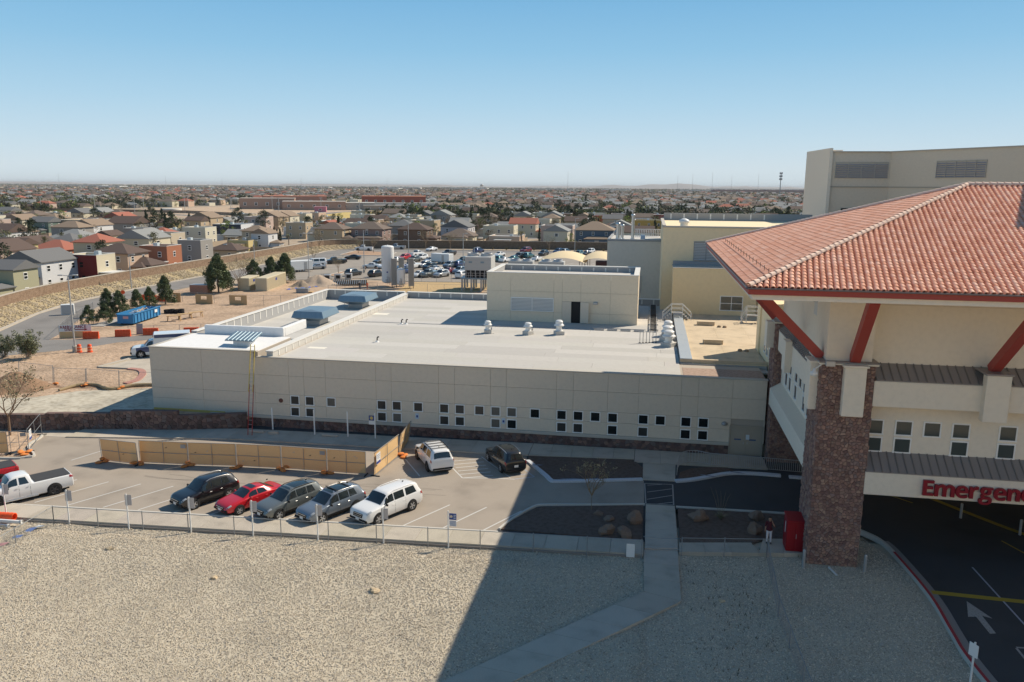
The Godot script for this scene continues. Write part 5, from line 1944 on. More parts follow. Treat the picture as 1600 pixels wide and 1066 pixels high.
	put("board", mb, M.fence_steel, t)
	put("foot", a_box(V(0, .03, -.1), V(.9, .06, .5)), M.dark, t)
	# blue skip
	t = thing("skip_container", "long bright blue open-topped skip on the dirt behind the barriers", "skip", V(-78.0, y, -110.8), .12)
	var blue := mat("skip_blue", Color(.045, .23, .48), .5, {"tex": "fine", "s": .8})
	for s in [-1.0, 1.0]:
		put("side_wall", a_span(V(s * 1.2 - .05, .25, -4.2), V(s * 1.2 + .05, 1.6, 4.2)), blue, t)
		put("end_wall", a_span(V(-1.2, .25, s * 4.2 - .05), V(1.2, 1.597, s * 4.2 + .05)), blue, t)
		for k in 9:
			put("rib", a_span(V(s * 1.31 - .06, .3, -3.95 + k * .98), V(s * 1.31 + .06, 1.5, -3.85 + k * .98)), blue, t)
		put("rim", a_span(V(s * 1.25 - .12, 1.6, -4.3), V(s * 1.25 + .12, 1.72, 4.3)), blue, t)
		for k in [-3.6, 3.6]:
			mb = MB.new()
			mb.xf = Transform3D(Basis(Vector3.FORWARD, PI / 2), V(s * .9, .15, k))
			mb.lathe(Vector3.ZERO, [[.15, -.15], [.15, .15], [.0, .15]], 10)
			put("roller", mb, M.dark, t)
	put("floor", a_span(V(-1.2, .25, -4.2), V(1.2, .33, 4.2)), blue, t)
	for k in 14:
		put("scrap", a_beam(V(rnd(-.9, .9), .9, rnd(-3.6, 3.0)), V(rnd(-.9, .9), 1.75, rnd(-3.4, 3.6)), .12, .05), M.wood if k % 2 else M.metal_white, t)
	put("notice", a_span(V(1.37, .95, -2.9), V(1.4, 1.42, -2.1)), M.metal_white, t)
	put("notice", a_span(V(-.3, .95, 4.25), V(.5, 1.35, 4.28)), mat("notice_pink", Color(.6, .35, .36), .7), t)
	# trestles and pallets of timber
	for k in 3:
		t = thing("trestle_table", ["rough timber trestle table on the dirt nearest the blue skip", "rough timber trestle table on the dirt, middle one", "rough timber trestle table on the dirt farthest from the skip"][k], "trestle", V(-72.6 + k * .65, y, -111.5 - k * 2.0), .5 + .2 * k, "timber trestles on the dirt")
		put("top", a_box(V(0, .85, 0), V(2.2, .08, .8)), M.wood, t)
		for sx in [-1.0, 1.0]:
			for sz in [-1.0, 1.0]:
				put("leg", a_beam(V(sx * .85, .82, sz * .25), V(sx * .95, .0, sz * .42), .1, .1), M.wood, t)
	t = thing("pipe_stack", "dark stack of coiled pipe beside the far end of the blue skip", "pipe stack", V(-77.0, y, -118.4), .3)
	for k in 4:
		mb = MB.new()
		mb.xf = Transform3D(Basis.IDENTITY, V(k * .75 - 1.1, 0, 0))
		mb.lathe(Vector3.ZERO, [[.3, .0], [.5, .02], [.52, .6 + .1 * (k % 2)], [.3, .65]], 12)
		put("coil", mb, M.rubber, t)
	tag(put("plastic_sheet", a_prism(P2([-82.4, -104.4, -79.8, -104.8, -79.9, -110.6, -82.5, -111.2]), y, y + .08), mat("sheet_grey", Color(.47, .46, .44), .7, {"tex": "dirt", "s": .5})), "pale grey plastic sheet on the ground behind the small pines", "sheet")
	# young pines
	var pn := ["low bushy pine at the left of the small pine group", "low bushy pine just right of the leftmost small pine", "slim pine at the back left of the small group", "taller pine of the group, beside the grey sheet", "slim pine behind the blue skip's near end", "slim pine behind the blue skip's middle", "tallest slim pine behind the blue skip's far end"]
	var pp := [[-82.9, -105.6, 2.9, 2.6], [-81.2, -107.2, 2.9, 2.7], [-85.5, -113.5, 4.3, 2.4], [-84.0, -114.4, 4.0, 2.6], [-84.2, -119.2, 3.7, 2.6], [-84.6, -123.2, 3.6, 2.4], [-84.1, -127.0, 5.1, 3.0]]
	for k in pp.size():
		pine("young_pine", pn[k], V(pp[k][0], y, pp[k][1]), pp[k][2], pp[k][3], "young pines by the blue skip")
	pine("pine_tree", "big dark pine standing alone by the back road", V(-83.3, y, -143.4), 7.3, 5.2, "large pines on the site", 1.9)
	bare_tree("thin leafless tree right beside the big dark pine", V(-80.8, y, -146.5), 7.6, "leafless trees round the far car park", Color(.9, .85, .8))
	bare_tree("leafless brown tree between big pine and the pines by the containers", V(-86.0, y, -160.0), 6.0, "leafless trees round the far car park", Color(.9, .8, .72), 3, 6)
	pine("pine_tree", "dark pine behind the tan containers, left of its group of three", V(-83.4, y, -158.0), 5.0, 4.2, "large pines on the site", 1.2)
	pine("pine_tree", "dark pine behind the tan containers, middle of its group of three", V(-80.6, y, -160.5), 5.6, 4.4, "large pines on the site", 1.3)
	pine("pine_tree", "dark pine behind the tan containers, right of its group of three", V(-78.3, y, -162.5), 6.2, 4.6, "large pines on the site", 1.4)
	var olive := [Color(.15, .165, .085), Color(.19, .20, .11), Color(.11, .13, .065), Color(.23, .23, .13)]
	bush("grey green shrub with many stems on the dirt, right of a pair", V(-74.0, y, -83.2), 3.4, 3.4, "grey green shrubs on the dirt", olive)
	bush("grey green shrub on the dirt, left of a pair", V(-77.2, y, -83.0), 2.8, 3.4, "grey green shrubs on the dirt", olive)
	# tan containers, red-brown box, plywood hoardings, soil heaps, tarp
	var tan := mat("container_tan", Color(.66, .58, .41), .6, {"tex": "fine", "s": .4})
	var lm := mat("label_blue", Color(.04, .06, .26), .6)
	container("long tan container with a blue label, nearest the clinic", V(-77.2, y, -153.5), .14, 12.2, 2.6, tan, lm, "tan shipping containers")
	container("short tan container left of the long one", V(-80.6, y, -150.5), .14, 6.1, 2.5, tan, lm, "tan shipping containers")
	t = thing("equipment_box", "rusty orange sided equipment box behind the plywood hoardings", "container", V(-86.6, y, -142.6), .1)
	put("body", a_box(V(0, .8, 0), V(3.6, 1.6, 2.0), .03), mat("rust_box", Color(.52, .26, .17), .8, {"tex": "dirt", "s": .4}), t)
	put("lid", a_box(V(0, 1.63, 0), V(3.7, .08, 2.1)), M.metal_grey, t)
	var hb := [[-84.4, -129.9, 2.8, 0], [-78.0, -129.2, 3.2, 1], [-71.6, -129.5, 3.3, 2]]
	for q in hb:
		t = thing("plywood_hoarding", ["plain plywood hoarding beside the red plastic barriers", "plywood hoarding with cut-outs in the site fence, middle one", "plywood hoarding with a square hole in the site fence, nearest the clinic"][q[3]], "hoarding", V(q[0], y, q[1]), .05, "plywood hoardings in the site fence")
		for s in [-1.0, 1.0]:
			put("board", a_box(V(s * q[2] * .33, .85, 0), V(q[2] * .33, 1.7, .05)), M.wood, t)
		mb = MB.new()
		mb.box(V(0, .4, .005), V(q[2] * .36, .8, .05))
		mb.box(V(0, 1.55, .005), V(q[2] * .36, .3, .05))
		put("cross_board", mb, M.wood, t)
	for k in 3:
		water_barrier(["red orange barrier in the back row, nearest the small pines", "red orange barrier in the back row, middle", "red orange barrier in the back row, beside the plywood"][k], V(-92.0 + k * 2.6, y, -131.0 + k * .3), .1)
	wire_fence("wire_fence", "long wire fence across the back of the site between the plywood hoardings", [Vector2(-93.0, -131.5), Vector2(-70.0, -129.6), Vector2(-45.0, -131.0)], 1.8, .22, 3.2, "wire fences round the building site", .003, y)
	soil_pile("gravel_pile", "big pale gravel heap beside the flat steel frames", V(-69.6, y, -159.6), 4.6, 2.1, mat("pale_gravel", Color(.50, .40, .31), 1.0, {"tex": "dirt", "s": .4}), 1.1)
	soil_pile("gravel_pile", "smaller brown gravel heap in front of the pale heap", V(-71.9, y, -156.4), 2.4, 1.3, mat("brown_gravel", Color(.36, .29, .22), 1.0, {"tex": "dirt", "s": .4}))
	mb = MB.new()
	var rowsb := []
	for k in 2:
		var row := PackedVector3Array()
		for i in 22:
			var f := i / 21.0
			row.append(V(lerpf(-72.5, -66.8, f), y + .12 + .1 * sin(i * 1.9 + k), lerpf(-151.0, -158.8, f) + k * (.9 - .5 * f) + .2 * sin(i * 1.1)))
		rowsb.append(row)
	mb.grid(rowsb)
	tag(put("tarp", mb, mat("tarp_blue", Color(.05, .13, .50), .5, {"double": true})), "crumpled blue tarp strip along the foot of the gravel heaps", "tarp")
	t = thing("steel_frame_stack", "flat stack of dark steel frames laid out beside the heaps", "steel frames", V(-64.0, y, -163.5), .35)
	for k in 16:
		put("bar", a_beam(V(-3.4 + k * .45, .35 + .02 * (k % 3), -4.5), V(-3.4 + k * .45, .35, 4.5), .1, .16), M.galvanised, t)
	for k in 4:
		put("bearer", a_box(V(0, .14, -4.0 + k * 2.6), V(7.4, .2, .25)), M.rubber, t)
	for k in 3:
		t = thing("generator_box", ["grey generator box behind the gravel heaps, left", "grey generator box behind the gravel heaps, middle", "grey generator box behind the gravel heaps, right"][k], "generator", V(-71.2 + k * 1.9, y, -168.5 - k * 1.6), .2, "generator boxes")
		put("case", a_box(V(0, .65, 0), V(1.5, 1.2, 1.4), .05), M.metal_grey, t)
		put("grille", a_box(V(.1, .65, .72), V(.9, .7, .05)), M.dark, t)
	wire_fence("pipe_railing", "low pale railing panels standing before the two workers", [Vector2(-63.5, -150.5), Vector2(-58.5, -151.5), Vector2(-52.0, -152.5)], 1.2, .3, 1.6, "railings on the site", .006, y)
	t = thing("pallet_box", "small grey equipment box by the parapet at the site's back", "box", V(-67.4, y, -147.2), .1)
	put("box", a_box(V(0, .45, 0), V(2.4, .9, 1.2), .03), M.fence_steel, t)
	put("pallet", a_box(V(1.4, .2, 0), V(1.2, .12, 1.0)), M.wood, t)
	build_ambulance()
	# road signs and the roadside cabinet beyond the bank road
	t = thing("utility_cabinet", "white utility cabinet at the back road's far kerb", "cabinet", V(-92.7, y, -113.5), .6)
	put("case", a_box(V(0, .85, 0), V(1.9, 1.7, 1.0), .04), M.metal_white, t)
	put("door", a_box(V(0, .85, .51), V(1.7, 1.5, .03)), M.metal_grey, t)
	lamp_post("slim lamp post on the back road's far kerb before the houses", V(-103.0, y, -144.5), 7.0, false, 1, .2)
	lamp_post("slim lamp post on the back road beyond the containers", V(-103.0, y, -196.0), 6.4, false, 1, .2)
	t = thing("stop_sign", "red stop sign seen from behind between young pines and the road", "road sign", V(-91.6, y, -126.0), .5)
	put("post", a_tube([Vector3.ZERO, V(0, 2.3, 0)], .035, 6), M.fence_steel, t)
	mb = MB.new()
	mb.xf = Transform3D(Basis(Vector3.RIGHT, PI / 2), V(0, 2.1, .05))
	mb.lathe(Vector3.ZERO, [[.0, -.02], [.38, -.02], [.38, .02], [.0, .02]], 8)
	put("plate", mb, M.orange, t)

func zf_() -> float:
	return -65.95

func build_ambulance() -> void:
	var t := thing("ambulance", "white and blue box ambulance parked behind the clinic's white corner", "ambulance", V(-59.5, 1.02, -88.3), -1.02)
	var b := Body.new()
	b.st = [[.0, .75, .8, .86, .72], [.02, 1.15, 1.22, .95, .78], [.08, 1.25, 1.32, .99, .8], [.2, 1.3, 1.42, 1.0, .8], [.225, 1.32, 1.5, 1.0, .79], [.30, 1.35, 2.05, 1.0, .76], [.36, 1.36, 2.12, 1.0, .76], [.41, 1.36, 2.1, 1.0, .78], [.42, .6, .9, .98, .9], [1.0, .6, .7, .95, .9]]
	b.length = 6.9
	b.half = 1.04
	var mb := MB.new()
	b.skin(mb)
	put("cab", mb, M.paint_car_white, t)
	mb = MB.new()
	b.patch(mb, .232, .298, 5.15, 8.85, .012, 4)
	put("windshield", mb, M.car_glass, t)
	for s in 2:
		mb = MB.new()
		if s == 0:
			b.patch(mb, .255, .37, 4.12, 4.9, .012, 2, .285, .37)
		else:
			b.patch(mb, .285, .37, 9.1, 9.88, .012, 2, .255, .37)
		put("side_window", mb, M.car_glass, t)
		mb = MB.new()
		if s == 0:
			b.patch(mb, .09, .41, 1.6, 3.0, .012, 6)
		else:
			b.patch(mb, .09, .41, 11.0, 12.4, .012, 6)
		put("stripe", mb, M.paint_car_navy, t)
	put("box_body", a_box(V(0, 1.65, -1.3), V(2.3, 2.35, 4.2), .06), M.paint_car_white, t)
	for s in [-1.0, 1.0]:
		put("stripe", a_box(V(s * 1.155, 1.25, -1.3), V(.02, .35, 4.1)), M.paint_car_navy, t)
		put("stripe", a_box(V(s * 1.155, 2.55, -1.3), V(.02, .4, 4.0)), M.paint_car_navy, t)
		put("beacon", a_box(V(s * .9, 2.6, .84), V(.3, .18, .08)), M.taillamp, t)
		for f in [.16, .76]:
			wheel_mesh(t, V(s * 1.06, .42, 6.9 * (.5 - f)), .42, s, true, M.rim_silver)
			mb = MB.new()
			mb.xf = Transform3D(Basis(Vector3.FORWARD, PI / 2 * s), V(s * 1.048, .42, 6.9 * (.5 - f)))
			mb.lathe(Vector3.ZERO, [[.56, -.05], [.56, .0], [.0, .0]], 16)
			put("wheel_arch", mb, M.rubber, t)
	put("grille", a_box(V(0, .95, 3.44), V(1.2, .4, .08), .03), M.dark, t)
	put("bumper", a_box(V(0, .6, 3.42), V(2.0, .25, .22), .05), M.rubber, t)

# ---------------------------------------------------------------- the far car park, tanks and cooling plant
func ordinal(k: int) -> String:
	var o := ["first", "second", "third", "fourth", "fifth", "sixth", "seventh", "eighth", "ninth", "tenth", "eleventh", "twelfth", "thirteenth", "fourteenth", "fifteenth", "sixteenth", "seventeenth", "eighteenth", "nineteenth"]
	return o[k] if k < 19 else ["twentieth", "thirtieth", "fortieth"][(k - 19) / 10] if (k - 19) % 10 == 0 else ["twenty", "thirty", "forty"][(k - 19) / 10] + o[(k - 20) % 10]

func build_rear_lot() -> void:
	var y := 1.0
	var mb := MB.new()
	mb.prism(P2([-93.0, -165, -92.5, -222, -92, -246, 60, -256, 60, -170, -33, -166, -40, -171.5, -53, -170, -66, -174, -80, -166]), .9, y + .004)
	struct("far_car_park", mb, M.far_lot)
	struct("dry_grass_strip", a_prism(P2([-50, -152, -36, -153, -30, -168, -40, -171, -52, -169.3]), .9, y + .02), mat("dry_grass", Color(.56, .41, .22), 1.0, {"tex": "dirt", "s": .3}))
	var isl := [[-74.9, -175.9, -74.4, -185.6, -73.0, -184.9, -72.4, -175.0], [-69.0, -190.5, -66.0, -186.0, -57.0, -186.0, -60.0, -190.0], [-93.2, -230.5, -94.3, -247.0, -79.3, -243.0, -79.3, -231.2], [-92.5, -200, -92.5, -209, -88.0, -209, -88.0, -203]]
	for q in isl:
		struct("lot_island", a_prism(P2(q), .9, y + .1), mat("island_soil", Color(.46, .31, .21), 1.0, {"tex": "dirt", "s": .4}))
		mb = MB.new()
		var path := P2(q)
		path.append(path[0])
		ribbon(mb, path, .3, .9, y + .16)
		struct("lot_kerb", mb, M.kerb)
	mb = MB.new()
	for k in 26:
		for r in 4:
			var x := -66.0 + k * 2.9 + r * 1.5
			var z := -181.0 - r * 18.0
			ribbon(mb, [Vector2(x, z), Vector2(x + 1.4, z - 5.0)], .12, y + .012, y + .012)
	struct("far_stall_markings", mb, M.paint_white)
	var names := {"w": ["paint_car_white", "white"], "k": ["paint_car_black", "black"], "r": ["paint_car_red", "red"], "g": ["paint_car_grey", "grey"], "s": ["paint_car_silver", "silver"], "n": ["paint_car_navy", "navy blue"], "d": ["paint_car_dark_grey", "dark grey"], "t": ["paint_car_teal", "dark teal"], "b": ["paint_car_blue_grey", "blue grey"], "m": ["paint_car_maroon", "maroon"]}
	var kinds := {"u": ["suv", "crossover"], "e": ["sedan", "sedan"], "p": ["pickup", "pickup"], "x": ["boxy", "tall car"], "v": ["van", "van"]}
	# where each car stands: colour, kind, place
	var rows := [
		["nearest row", ["du", -68.9, -178.6, 2, "wu", -42.7, -180.0, 0, "ku", -62.9, -177.9, 0, "we", -53.1, -179.4, 0, "gp", -50.8, -180.3, 0, "su", -48.0, -180.6, 0]],
		["second row", ["nu", -58.8, -185.0, 0, "bu", -45.6, -189.0, 0, "me", -48.2, -188.4, 0, "we", -52.4, -192.4, 0]],
		["third row", ["we", -70.6, -195.9, 1, "ne", -62.0, -194.6, 0, "we", -67.2, -196.6, 0, "wp", -60.2, -197.6, 0, "ku", -55.3, -196.6, 0, "dx", -44.4, -196.8, 0, "su", -58.0, -201.2, 0]],
		["fourth row", ["bu", -51.4, -202.0, 0, "nu", -49.3, -204.8, 0, "de", -72.9, -208.9, 0, "tu", -49.6, -211.0, 0, "tx", -50.6, -214.8, 0]],
		["fifth row", ["we", -69.7, -213.8, 0, "gu", -65.0, -215.0, 0, "ss", -60.2, -215.0, 0, "ru", -69.6, -220.8, 0, "wu", -64.8, -222.0, 0, "ke", -84.2, -218.2, 1]],
		["sixth row", ["tu", -41.9, -222.9, 0, "we", -40.2, -221.0, 0, "te", -38.6, -226.6, 0, "we", -31.9, -226.9, 0, "wp", -69.6, -232.9, 0, "kx", -38.0, -233.2, 0, "tu", -35.6, -235.4, 0, "we", -45.1, -238.4, 0]],
		["seventh row", ["dp", -60.8, -238.4, 0, "du", -32.5, -245.2, 0, "tu", -21.7, -246.2, 0, "ke", -19.6, -248.8, 0, "we", -13.8, -246.6, 0, "nu", -54.1, -250.2, 0]],
		["farthest row", ["we", -70.5, -253.1, 0, "mx", -39.5, -254.4, 0, "nu", -28.9, -253.4, 0, "bu", -26.5, -254.0, 0, "wu", -18.9, -256.0, 0, "sp", -83.5, -257.0, 1, "wp", -92.0, -248.9, 1]],
	]
	var proto := {}
	var order := []
	for r in rows:
		var list := []
		for i in range(0, r[1].size(), 4):
			list.append([r[1][i], r[1][i + 1], r[1][i + 2], r[1][i + 3]])
		list.sort_custom(func(a, c): return a[1] < c[1])
		for i in list.size():
			var q: Array = list[i]
			var code: String = q[0]
			var k: String = code[1] if kinds.has(code[1]) else "e"
			var key := code[0] + k
			var turn := -.33 + rnd(-.06, .06)
			if q[3] == 1:
				turn = -PI / 2 + .1
			elif q[3] == 2 or (q[3] == 0 and rng.randf() < .25):
				turn += PI
			var label := "%s %s, %s from left in the %s of the far car park" % [names[code[0]][1], kinds[k][1], ordinal(i), r[0]]
			if proto.has(key):
				copy(proto[key], V(q[1], y + .004, q[2]), turn, label)
			else:
				proto[key] = make_car("far_car" if k != "p" else "far_pickup", label, "car" if k != "p" else "pickup truck", kinds[k][0], M[names[code[0]][0]], V(q[1], y + .004, q[2]), turn, "cars in the far car park")
	make_car("panel_van", "white panel van beside the white box trailer", "van", "van", M.paint_car_white, V(-86.6, y, -197.6), -PI / 2 + .75, "vans and trailers")
	make_car("far_pickup", "dark pickup nose-in behind the white panel van", "pickup truck", "pickup", M.paint_car_dark_grey, V(-84.0, y, -205.0), -PI / 2 + .7, "cars in the far car park")
	var s := make_car("far_car", "silver sedan tucked beside the white box trailer", "car", "sedan", M.paint_car_silver, V(-83.0, y, -190.0), -PI / 2 + .7, "cars in the far car park")
	for q in [[-84.6, -183.6, .9, "white box trailer parked beside the lamp post", 5.8], [-56.2, -212.5, -.35, "white box truck body among the cars of the far car park", 6.0]]:
		var t := thing("box_trailer", q[3], "trailer", V(q[0], y, q[1]), q[2] - PI / 2, "white box trailers")
		put("box", a_box(V(0, 1.65, 0), V(2.3, 2.2, q[4]), .05), M.metal_white, t)
		put("chassis", a_box(V(0, .5, .2), V(2.0, .14, q[4] + .6)), M.dark, t)
		for sx in [-1.0, 1.0]:
			for sz in [-.5, .4]:
				wheel_mesh(t, V(sx * 1.05, .38, sz), .38, sx, false, M.rim_silver)
		put("door", a_box(V(1.16, 1.5, -1.0), V(.02, 1.8, .8)), M.metal_grey, t)
	# lamps, leafless trees
	lamp_post("tall double lamp post beside the white box trailer", V(-75.3, y, -168.0), 10.4, true, 2, .9)
	lamp_post("tall lamp post in the island behind the dark grey car", V(-68.6, y, -185.2), 10.3, true, 1, .4)
	lamp_post("tall lamp post at the far side, left of the red car", V(-73.0, y, -236.0), 10.2, true, 1, .4)
	lamp_post("tall lamp post behind the sedans, left of the cooling plant", V(-46.6, y, -197.0), 9.2, true, 1, .4)
	lamp_post("tall lamp post right in front of the cooling plant", V(-36.2, y, -163.0), 8.4, false, 1, .4)
	lamp_post("tall lamp post far right beyond the tan canopies", V(-24.0, y, -258.0), 11.0, true, 1, .4)
	var bt := [[-105.5, -244.0, 7.6, "spreading leafless tree where the bank wall turns"], [-86.0, -241.0, 5.4, "leafless tree in the island, left of the white pickup"], [-90.0, -238.0, 5.0, "leafless tree in the island, farthest left"], [-87.4, -262.0, 6.0, "leafless tree before the far wall, left one"], [-75.0, -262.0, 7.0, "leafless tree before the far wall, right of the lamp post"], [-74.0, -182.0, 4.4, "small leafless tree in the near island"], [-67.0, -264.0, 6.4, "leafless tree before the far wall beside the parked white sedan"], [-90.3, -205.0, 4.6, "small leafless tree behind the panel van"], [-12.0, -262.0, 6.0, "leafless tree before the far wall near the boiler house"], [-33.0, -263.5, 5.6, "leafless tree before the far wall behind the canopies"]]
	for q in bt:
		bare_tree(q[3], V(q[0], y, q[1]), q[2], "leafless trees round the far car park", Color(.85, .75, .65), 3, 4)
	for k in 9:
		var t := bush("small round shrub before the far wall, %s from the left" % ordinal(k), V(-52.0 + k * 4.6, y, -262.6 - .4 * k), 1.0, 1.1, "round shrubs before the far wall", [Color(.13, .11, .06), Color(.17, .14, .07)])
	for k in 3:
		var t := thing("trash_bin", "brown litter bin on the island kerb, %s of three" % ["left", "middle", "right"][k], "litter bin", V(-69.6 + k * 3.1, y, -188.2 + .3 * k), .0, "litter bins in the far car park")
		put("body", a_lathe(Vector3.ZERO, [[.3, .0], [.34, .9], [.38, .95], [.3, 1.1], [.0, 1.15]], 10), mat("bin_brown", Color(.19, .13, .1), .8), t)
		put("lid", a_lathe(V(0, .95, 0), [[.2, .06], [.18, .25], [.0, .27]], 10), M.dark, t)
	# oxygen tanks and their finned vaporisers
	var tank := func(label: String, at: Vector3, r: float, h: float) -> void:
		var t := thing("storage_tank", label, "tank", at, .0, "white upright gas tanks")
		var m := MB.new()
		var leg: float = .9
		m.lathe(V(0, leg, 0), [[.0, -.25], [r * .6, -.2], [r * .95, .05], [r, .25], [r, h - leg - .35], [r * .92, h - leg - .15], [r * .6, h - leg - .02], [.12, h - leg], [.12, h - leg + .12], [.0, h - leg + .12]], 24)
		put("shell", m, M.metal_white, t)
		for k in 4:
			m = MB.new()
			m.beam(V(cos(k * PI / 2 + .5) * r * .8, 0, sin(k * PI / 2 + .5) * r * .8), V(cos(k * PI / 2 + .5) * r * .8, leg + .3, sin(k * PI / 2 + .5) * r * .8), .14, .14)
			put("leg", m, M.galvanised, t)
		m = MB.new()
		m.tube([V(r * .5, .5, r * .9), V(r * .5, 2.0, r * 1.02), V(r * .2, 2.2, r * 1.05), V(r * .2, .7, r * 1.05)], .05, 6)
		m.box(V(r * .1, 1.4, r * 1.05), V(.4, .5, .2))
		put("pipework", m, M.metal_grey, t)
		m = MB.new()
		m.xf = Transform3D(Basis(Vector3.UP, .2), V(0, h * .36, 0))
		m.box(V(0, 0, r * 1.0), V(.3, .3, .03))
		put("placard", m, M.label_blue, t)
	tank.call("tall white upright gas tank beyond the clinic roof", V(-54.4, y, -161.0), 1.32, 8.6)
	tank.call("small white upright gas tank between the finned columns", V(-50.6, y, -158.0), .86, 4.2)
	for q in [[-52.4, -159.0, .62, 6.0, "finned grey vaporiser column right beside the tall tank"], [-51.6, -161.5, .6, 6.0, "finned grey vaporiser column behind the small tank"], [-48.6, -158.6, .6, 6.2, "finned grey vaporiser column right of the small tank"]]:
		var t := thing("vaporiser", q[4], "vaporiser", V(q[0], y, q[1]), .3, "finned vaporiser columns")
		var core := MB.new()
		core.box(V(0, .3 + q[3] * .5, 0), V(q[2] * 1.6, q[3] - .5, q[2] * 1.6))
		put("core", core, mat("alu", Color(.42, .42, .41), .5, {"metal": .4}), t)
		for k in 8:
			for a in 4:
				mb = MB.new()
				mb.xf = Transform3D(Basis(Vector3.UP, a * PI / 2), Vector3.ZERO)
				mb.box(V(-q[2] * .8 + (k + .5) * q[2] * .2, .3 + q[3] * .5, q[2] * .86), V(.02, q[3] - .3, .16))
				put("fin", mb, M.alu, t)
		for a in 4:
			put("leg", a_box(V(q[2] * .7 * (1 if a % 2 else -1), .2, q[2] * .7 * (1 if a < 2 else -1)), V(.1, .6, .1)), M.dark, t)
	wire_fence("wire_fence", "wire fence in front of the far car park's nearest row of cars", [Vector2(-53.0, -169.6), Vector2(-30.0, -172.6)], 1.8, .22, 3.2, "wire fences round the building site", .003, y)
	wire_fence("wire_fence", "wire fence round the gas tanks", [Vector2(-57.0, -151.6), Vector2(-40.0, -152.6), Vector2(-36.0, -152.9)], 1.8, .22, 3.2, "wire fences round the building site", .003, y)
	# cooling plant on a steel stand
	var c := thing("cooling_tower", "grey two-cell cooling tower on a steel stand beside the plant house", "cooling tower", V(-34.6, y, -160.0), .06)
	put("deck", a_box(V(0, 2.6, 0), V(6.4, .3, 7.0)), M.hood, c)
	for sx in [-2.9, -1.0, 1.0, 2.9]:
		for sz in [-3.2, .0, 3.2]:
			put("column", a_box(V(sx, 1.22, sz), V(.35, 2.45, .35)), M.galvanised, c)
	put("basin", a_box(V(.3, 3.5, 0), V(5.2, 1.5, 6.0)), M.dark, c)
	for k in 6:
		put("louver_post", a_box(V(-2.1 + k * .95, 3.5, 3.03), V(.12, 1.5, .1)), M.metal_grey, c)
	put("casing", a_box(V(.3, 5.6, 0), V(5.4, 2.7, 6.2), .04), mat("casing", Color(.55, .55, .53), .5, {"tex": "fine", "s": .5}), c)
	for h in [4.9, 5.6, 6.3]:
		put("casing_rib", a_box(V(.3, h, 3.12), V(5.4, .06, .05)), M.metal_grey, c)
	for sx in [-1.1, 1.7]:
		put("fan_shroud", a_lathe(V(sx, 6.95, 0), [[1.25, .0], [1.2, .5], [1.25, .6], [1.1, .6], [1.05, .1], [.0, .1]], 18), M.metal_grey, c)
	for k in 2:
		put("maker_plate", a_box(V(-1.2 + k * 2.4, 5.9, 3.14), V(.7, .35, .03)), M.hood, c)
	for k in 9:
		put("rail_post", a_box(V(-3.1 + k * .78, 3.2, 3.5), V(.05, 1.1, .05)), M.metal_grey, c)
	for h in [3.25, 3.75]:
		put("rail", a_box(V(0, h, 3.5), V(6.4, .05, .05)), M.metal_grey, c)
	# rooftop units whose tops show over the plant house, and the tan canopies beyond
	var hv := [[-28.6, -178.0, 4.4, "flat grey rooftop unit seen over the plant house, left one"], [-21.6, -178.0, 4.4, "flat grey rooftop unit with a round cowl seen over the plant house"]]
	for q in hv:
		var t := thing("chiller_unit", q[3], "chiller", V(q[0], y, q[1]), .0, "chillers behind the plant house")
		put("case", a_box(V(0, 2.3, 0), V(5.6, 4.4, 3.0), .05), M.casing, t)
		for k in 2:
			put("cowl", a_lathe(V(-1.3 + 2.6 * k, 4.5, 0), [[1.15, .0], [1.05, .45], [.95, .45], [.9, .1], [.0, .1]], 16), M.metal_grey, t)
	for q in [[-20.5, -195.0, 10.5, "wide tan fabric canopy behind the plant house, left one"], [-12.0, -196.0, 8.2, "tan fabric canopy beside the boiler house, right one"]]:
		var t := thing("shade_canopy", q[3], "canopy", V(q[0], y, q[1]), .0, "tan fabric canopies")
		var rows2 := []
		for i in 9:
			var row := PackedVector3Array()
			for j in 13:
				var u := j / 12.0 * 2 - 1
				var v := i / 8.0 * 2 - 1
				row.append(V(u * q[2] * .55, 3.6 + 1.9 * (1 - u * u) * (1 - .35 * v * v) - .3 * v * v, v * 8.0))
			rows2.append(row)
		mb = MB.new()
		rows2.reverse()
		mb.grid(rows2)
		put("fabric", mb, mat("canopy_tan", Color(.72, .585, .37), .9, {"double": true}), t)
		for sx in [-1.0, 1.0]:
			for sz in [-7.5, .0, 7.5]:
				put("post", a_tube([V(sx * q[2] * .53, 0, sz), V(sx * q[2] * .53, 3.6, sz)], .1, 6), M.metal_grey, t)
# ---------------------------------------------------------------- the suburb
var WALLC := {"sage": Color(.42, .40, .27), "white": Color(.68, .68, .68), "cream": Color(.64, .57, .42), "yellow": Color(.62, .50, .24), "terracotta": Color(.40, .165, .095), "pink": Color(.46, .34, .30), "green": Color(.15, .20, .17), "tan": Color(.50, .39, .265), "red": Color(.42, .12, .10), "beige": Color(.52, .44, .33), "peach": Color(.58, .42, .31), "grey": Color(.33, .31, .29), "greybrown": Color(.33, .28, .25), "ivory": Color(.66, .61, .48), "navy": Color(.075, .075, .10), "mauve": Color(.33, .235, .21), "darkbrown": Color(.20, .13, .095), "lilac": Color(.55, .53, .55), "rose": Color(.52, .40, .345), "blue": Color(.12, .17, .235), "brown": Color(.30, .21, .16), "icewhite": Color(.55, .60, .66), "brightred": Color(.46, .085, .055), "maroon": Color(.26, .065, .06), "mustard": Color(.55, .36, .10)}
var ROOFC := {"grey": Color(.185, .185, .185), "white": Color(.72, .71, .68), "brown": Color(.135, .095, .08), "tile": Color(.40, .15, .105), "lightgrey": Color(.30, .305, .295), "tan": Color(.31, .235, .17), "greybrown": Color(.195, .15, .125), "bluegrey": Color(.12, .13, .155)}

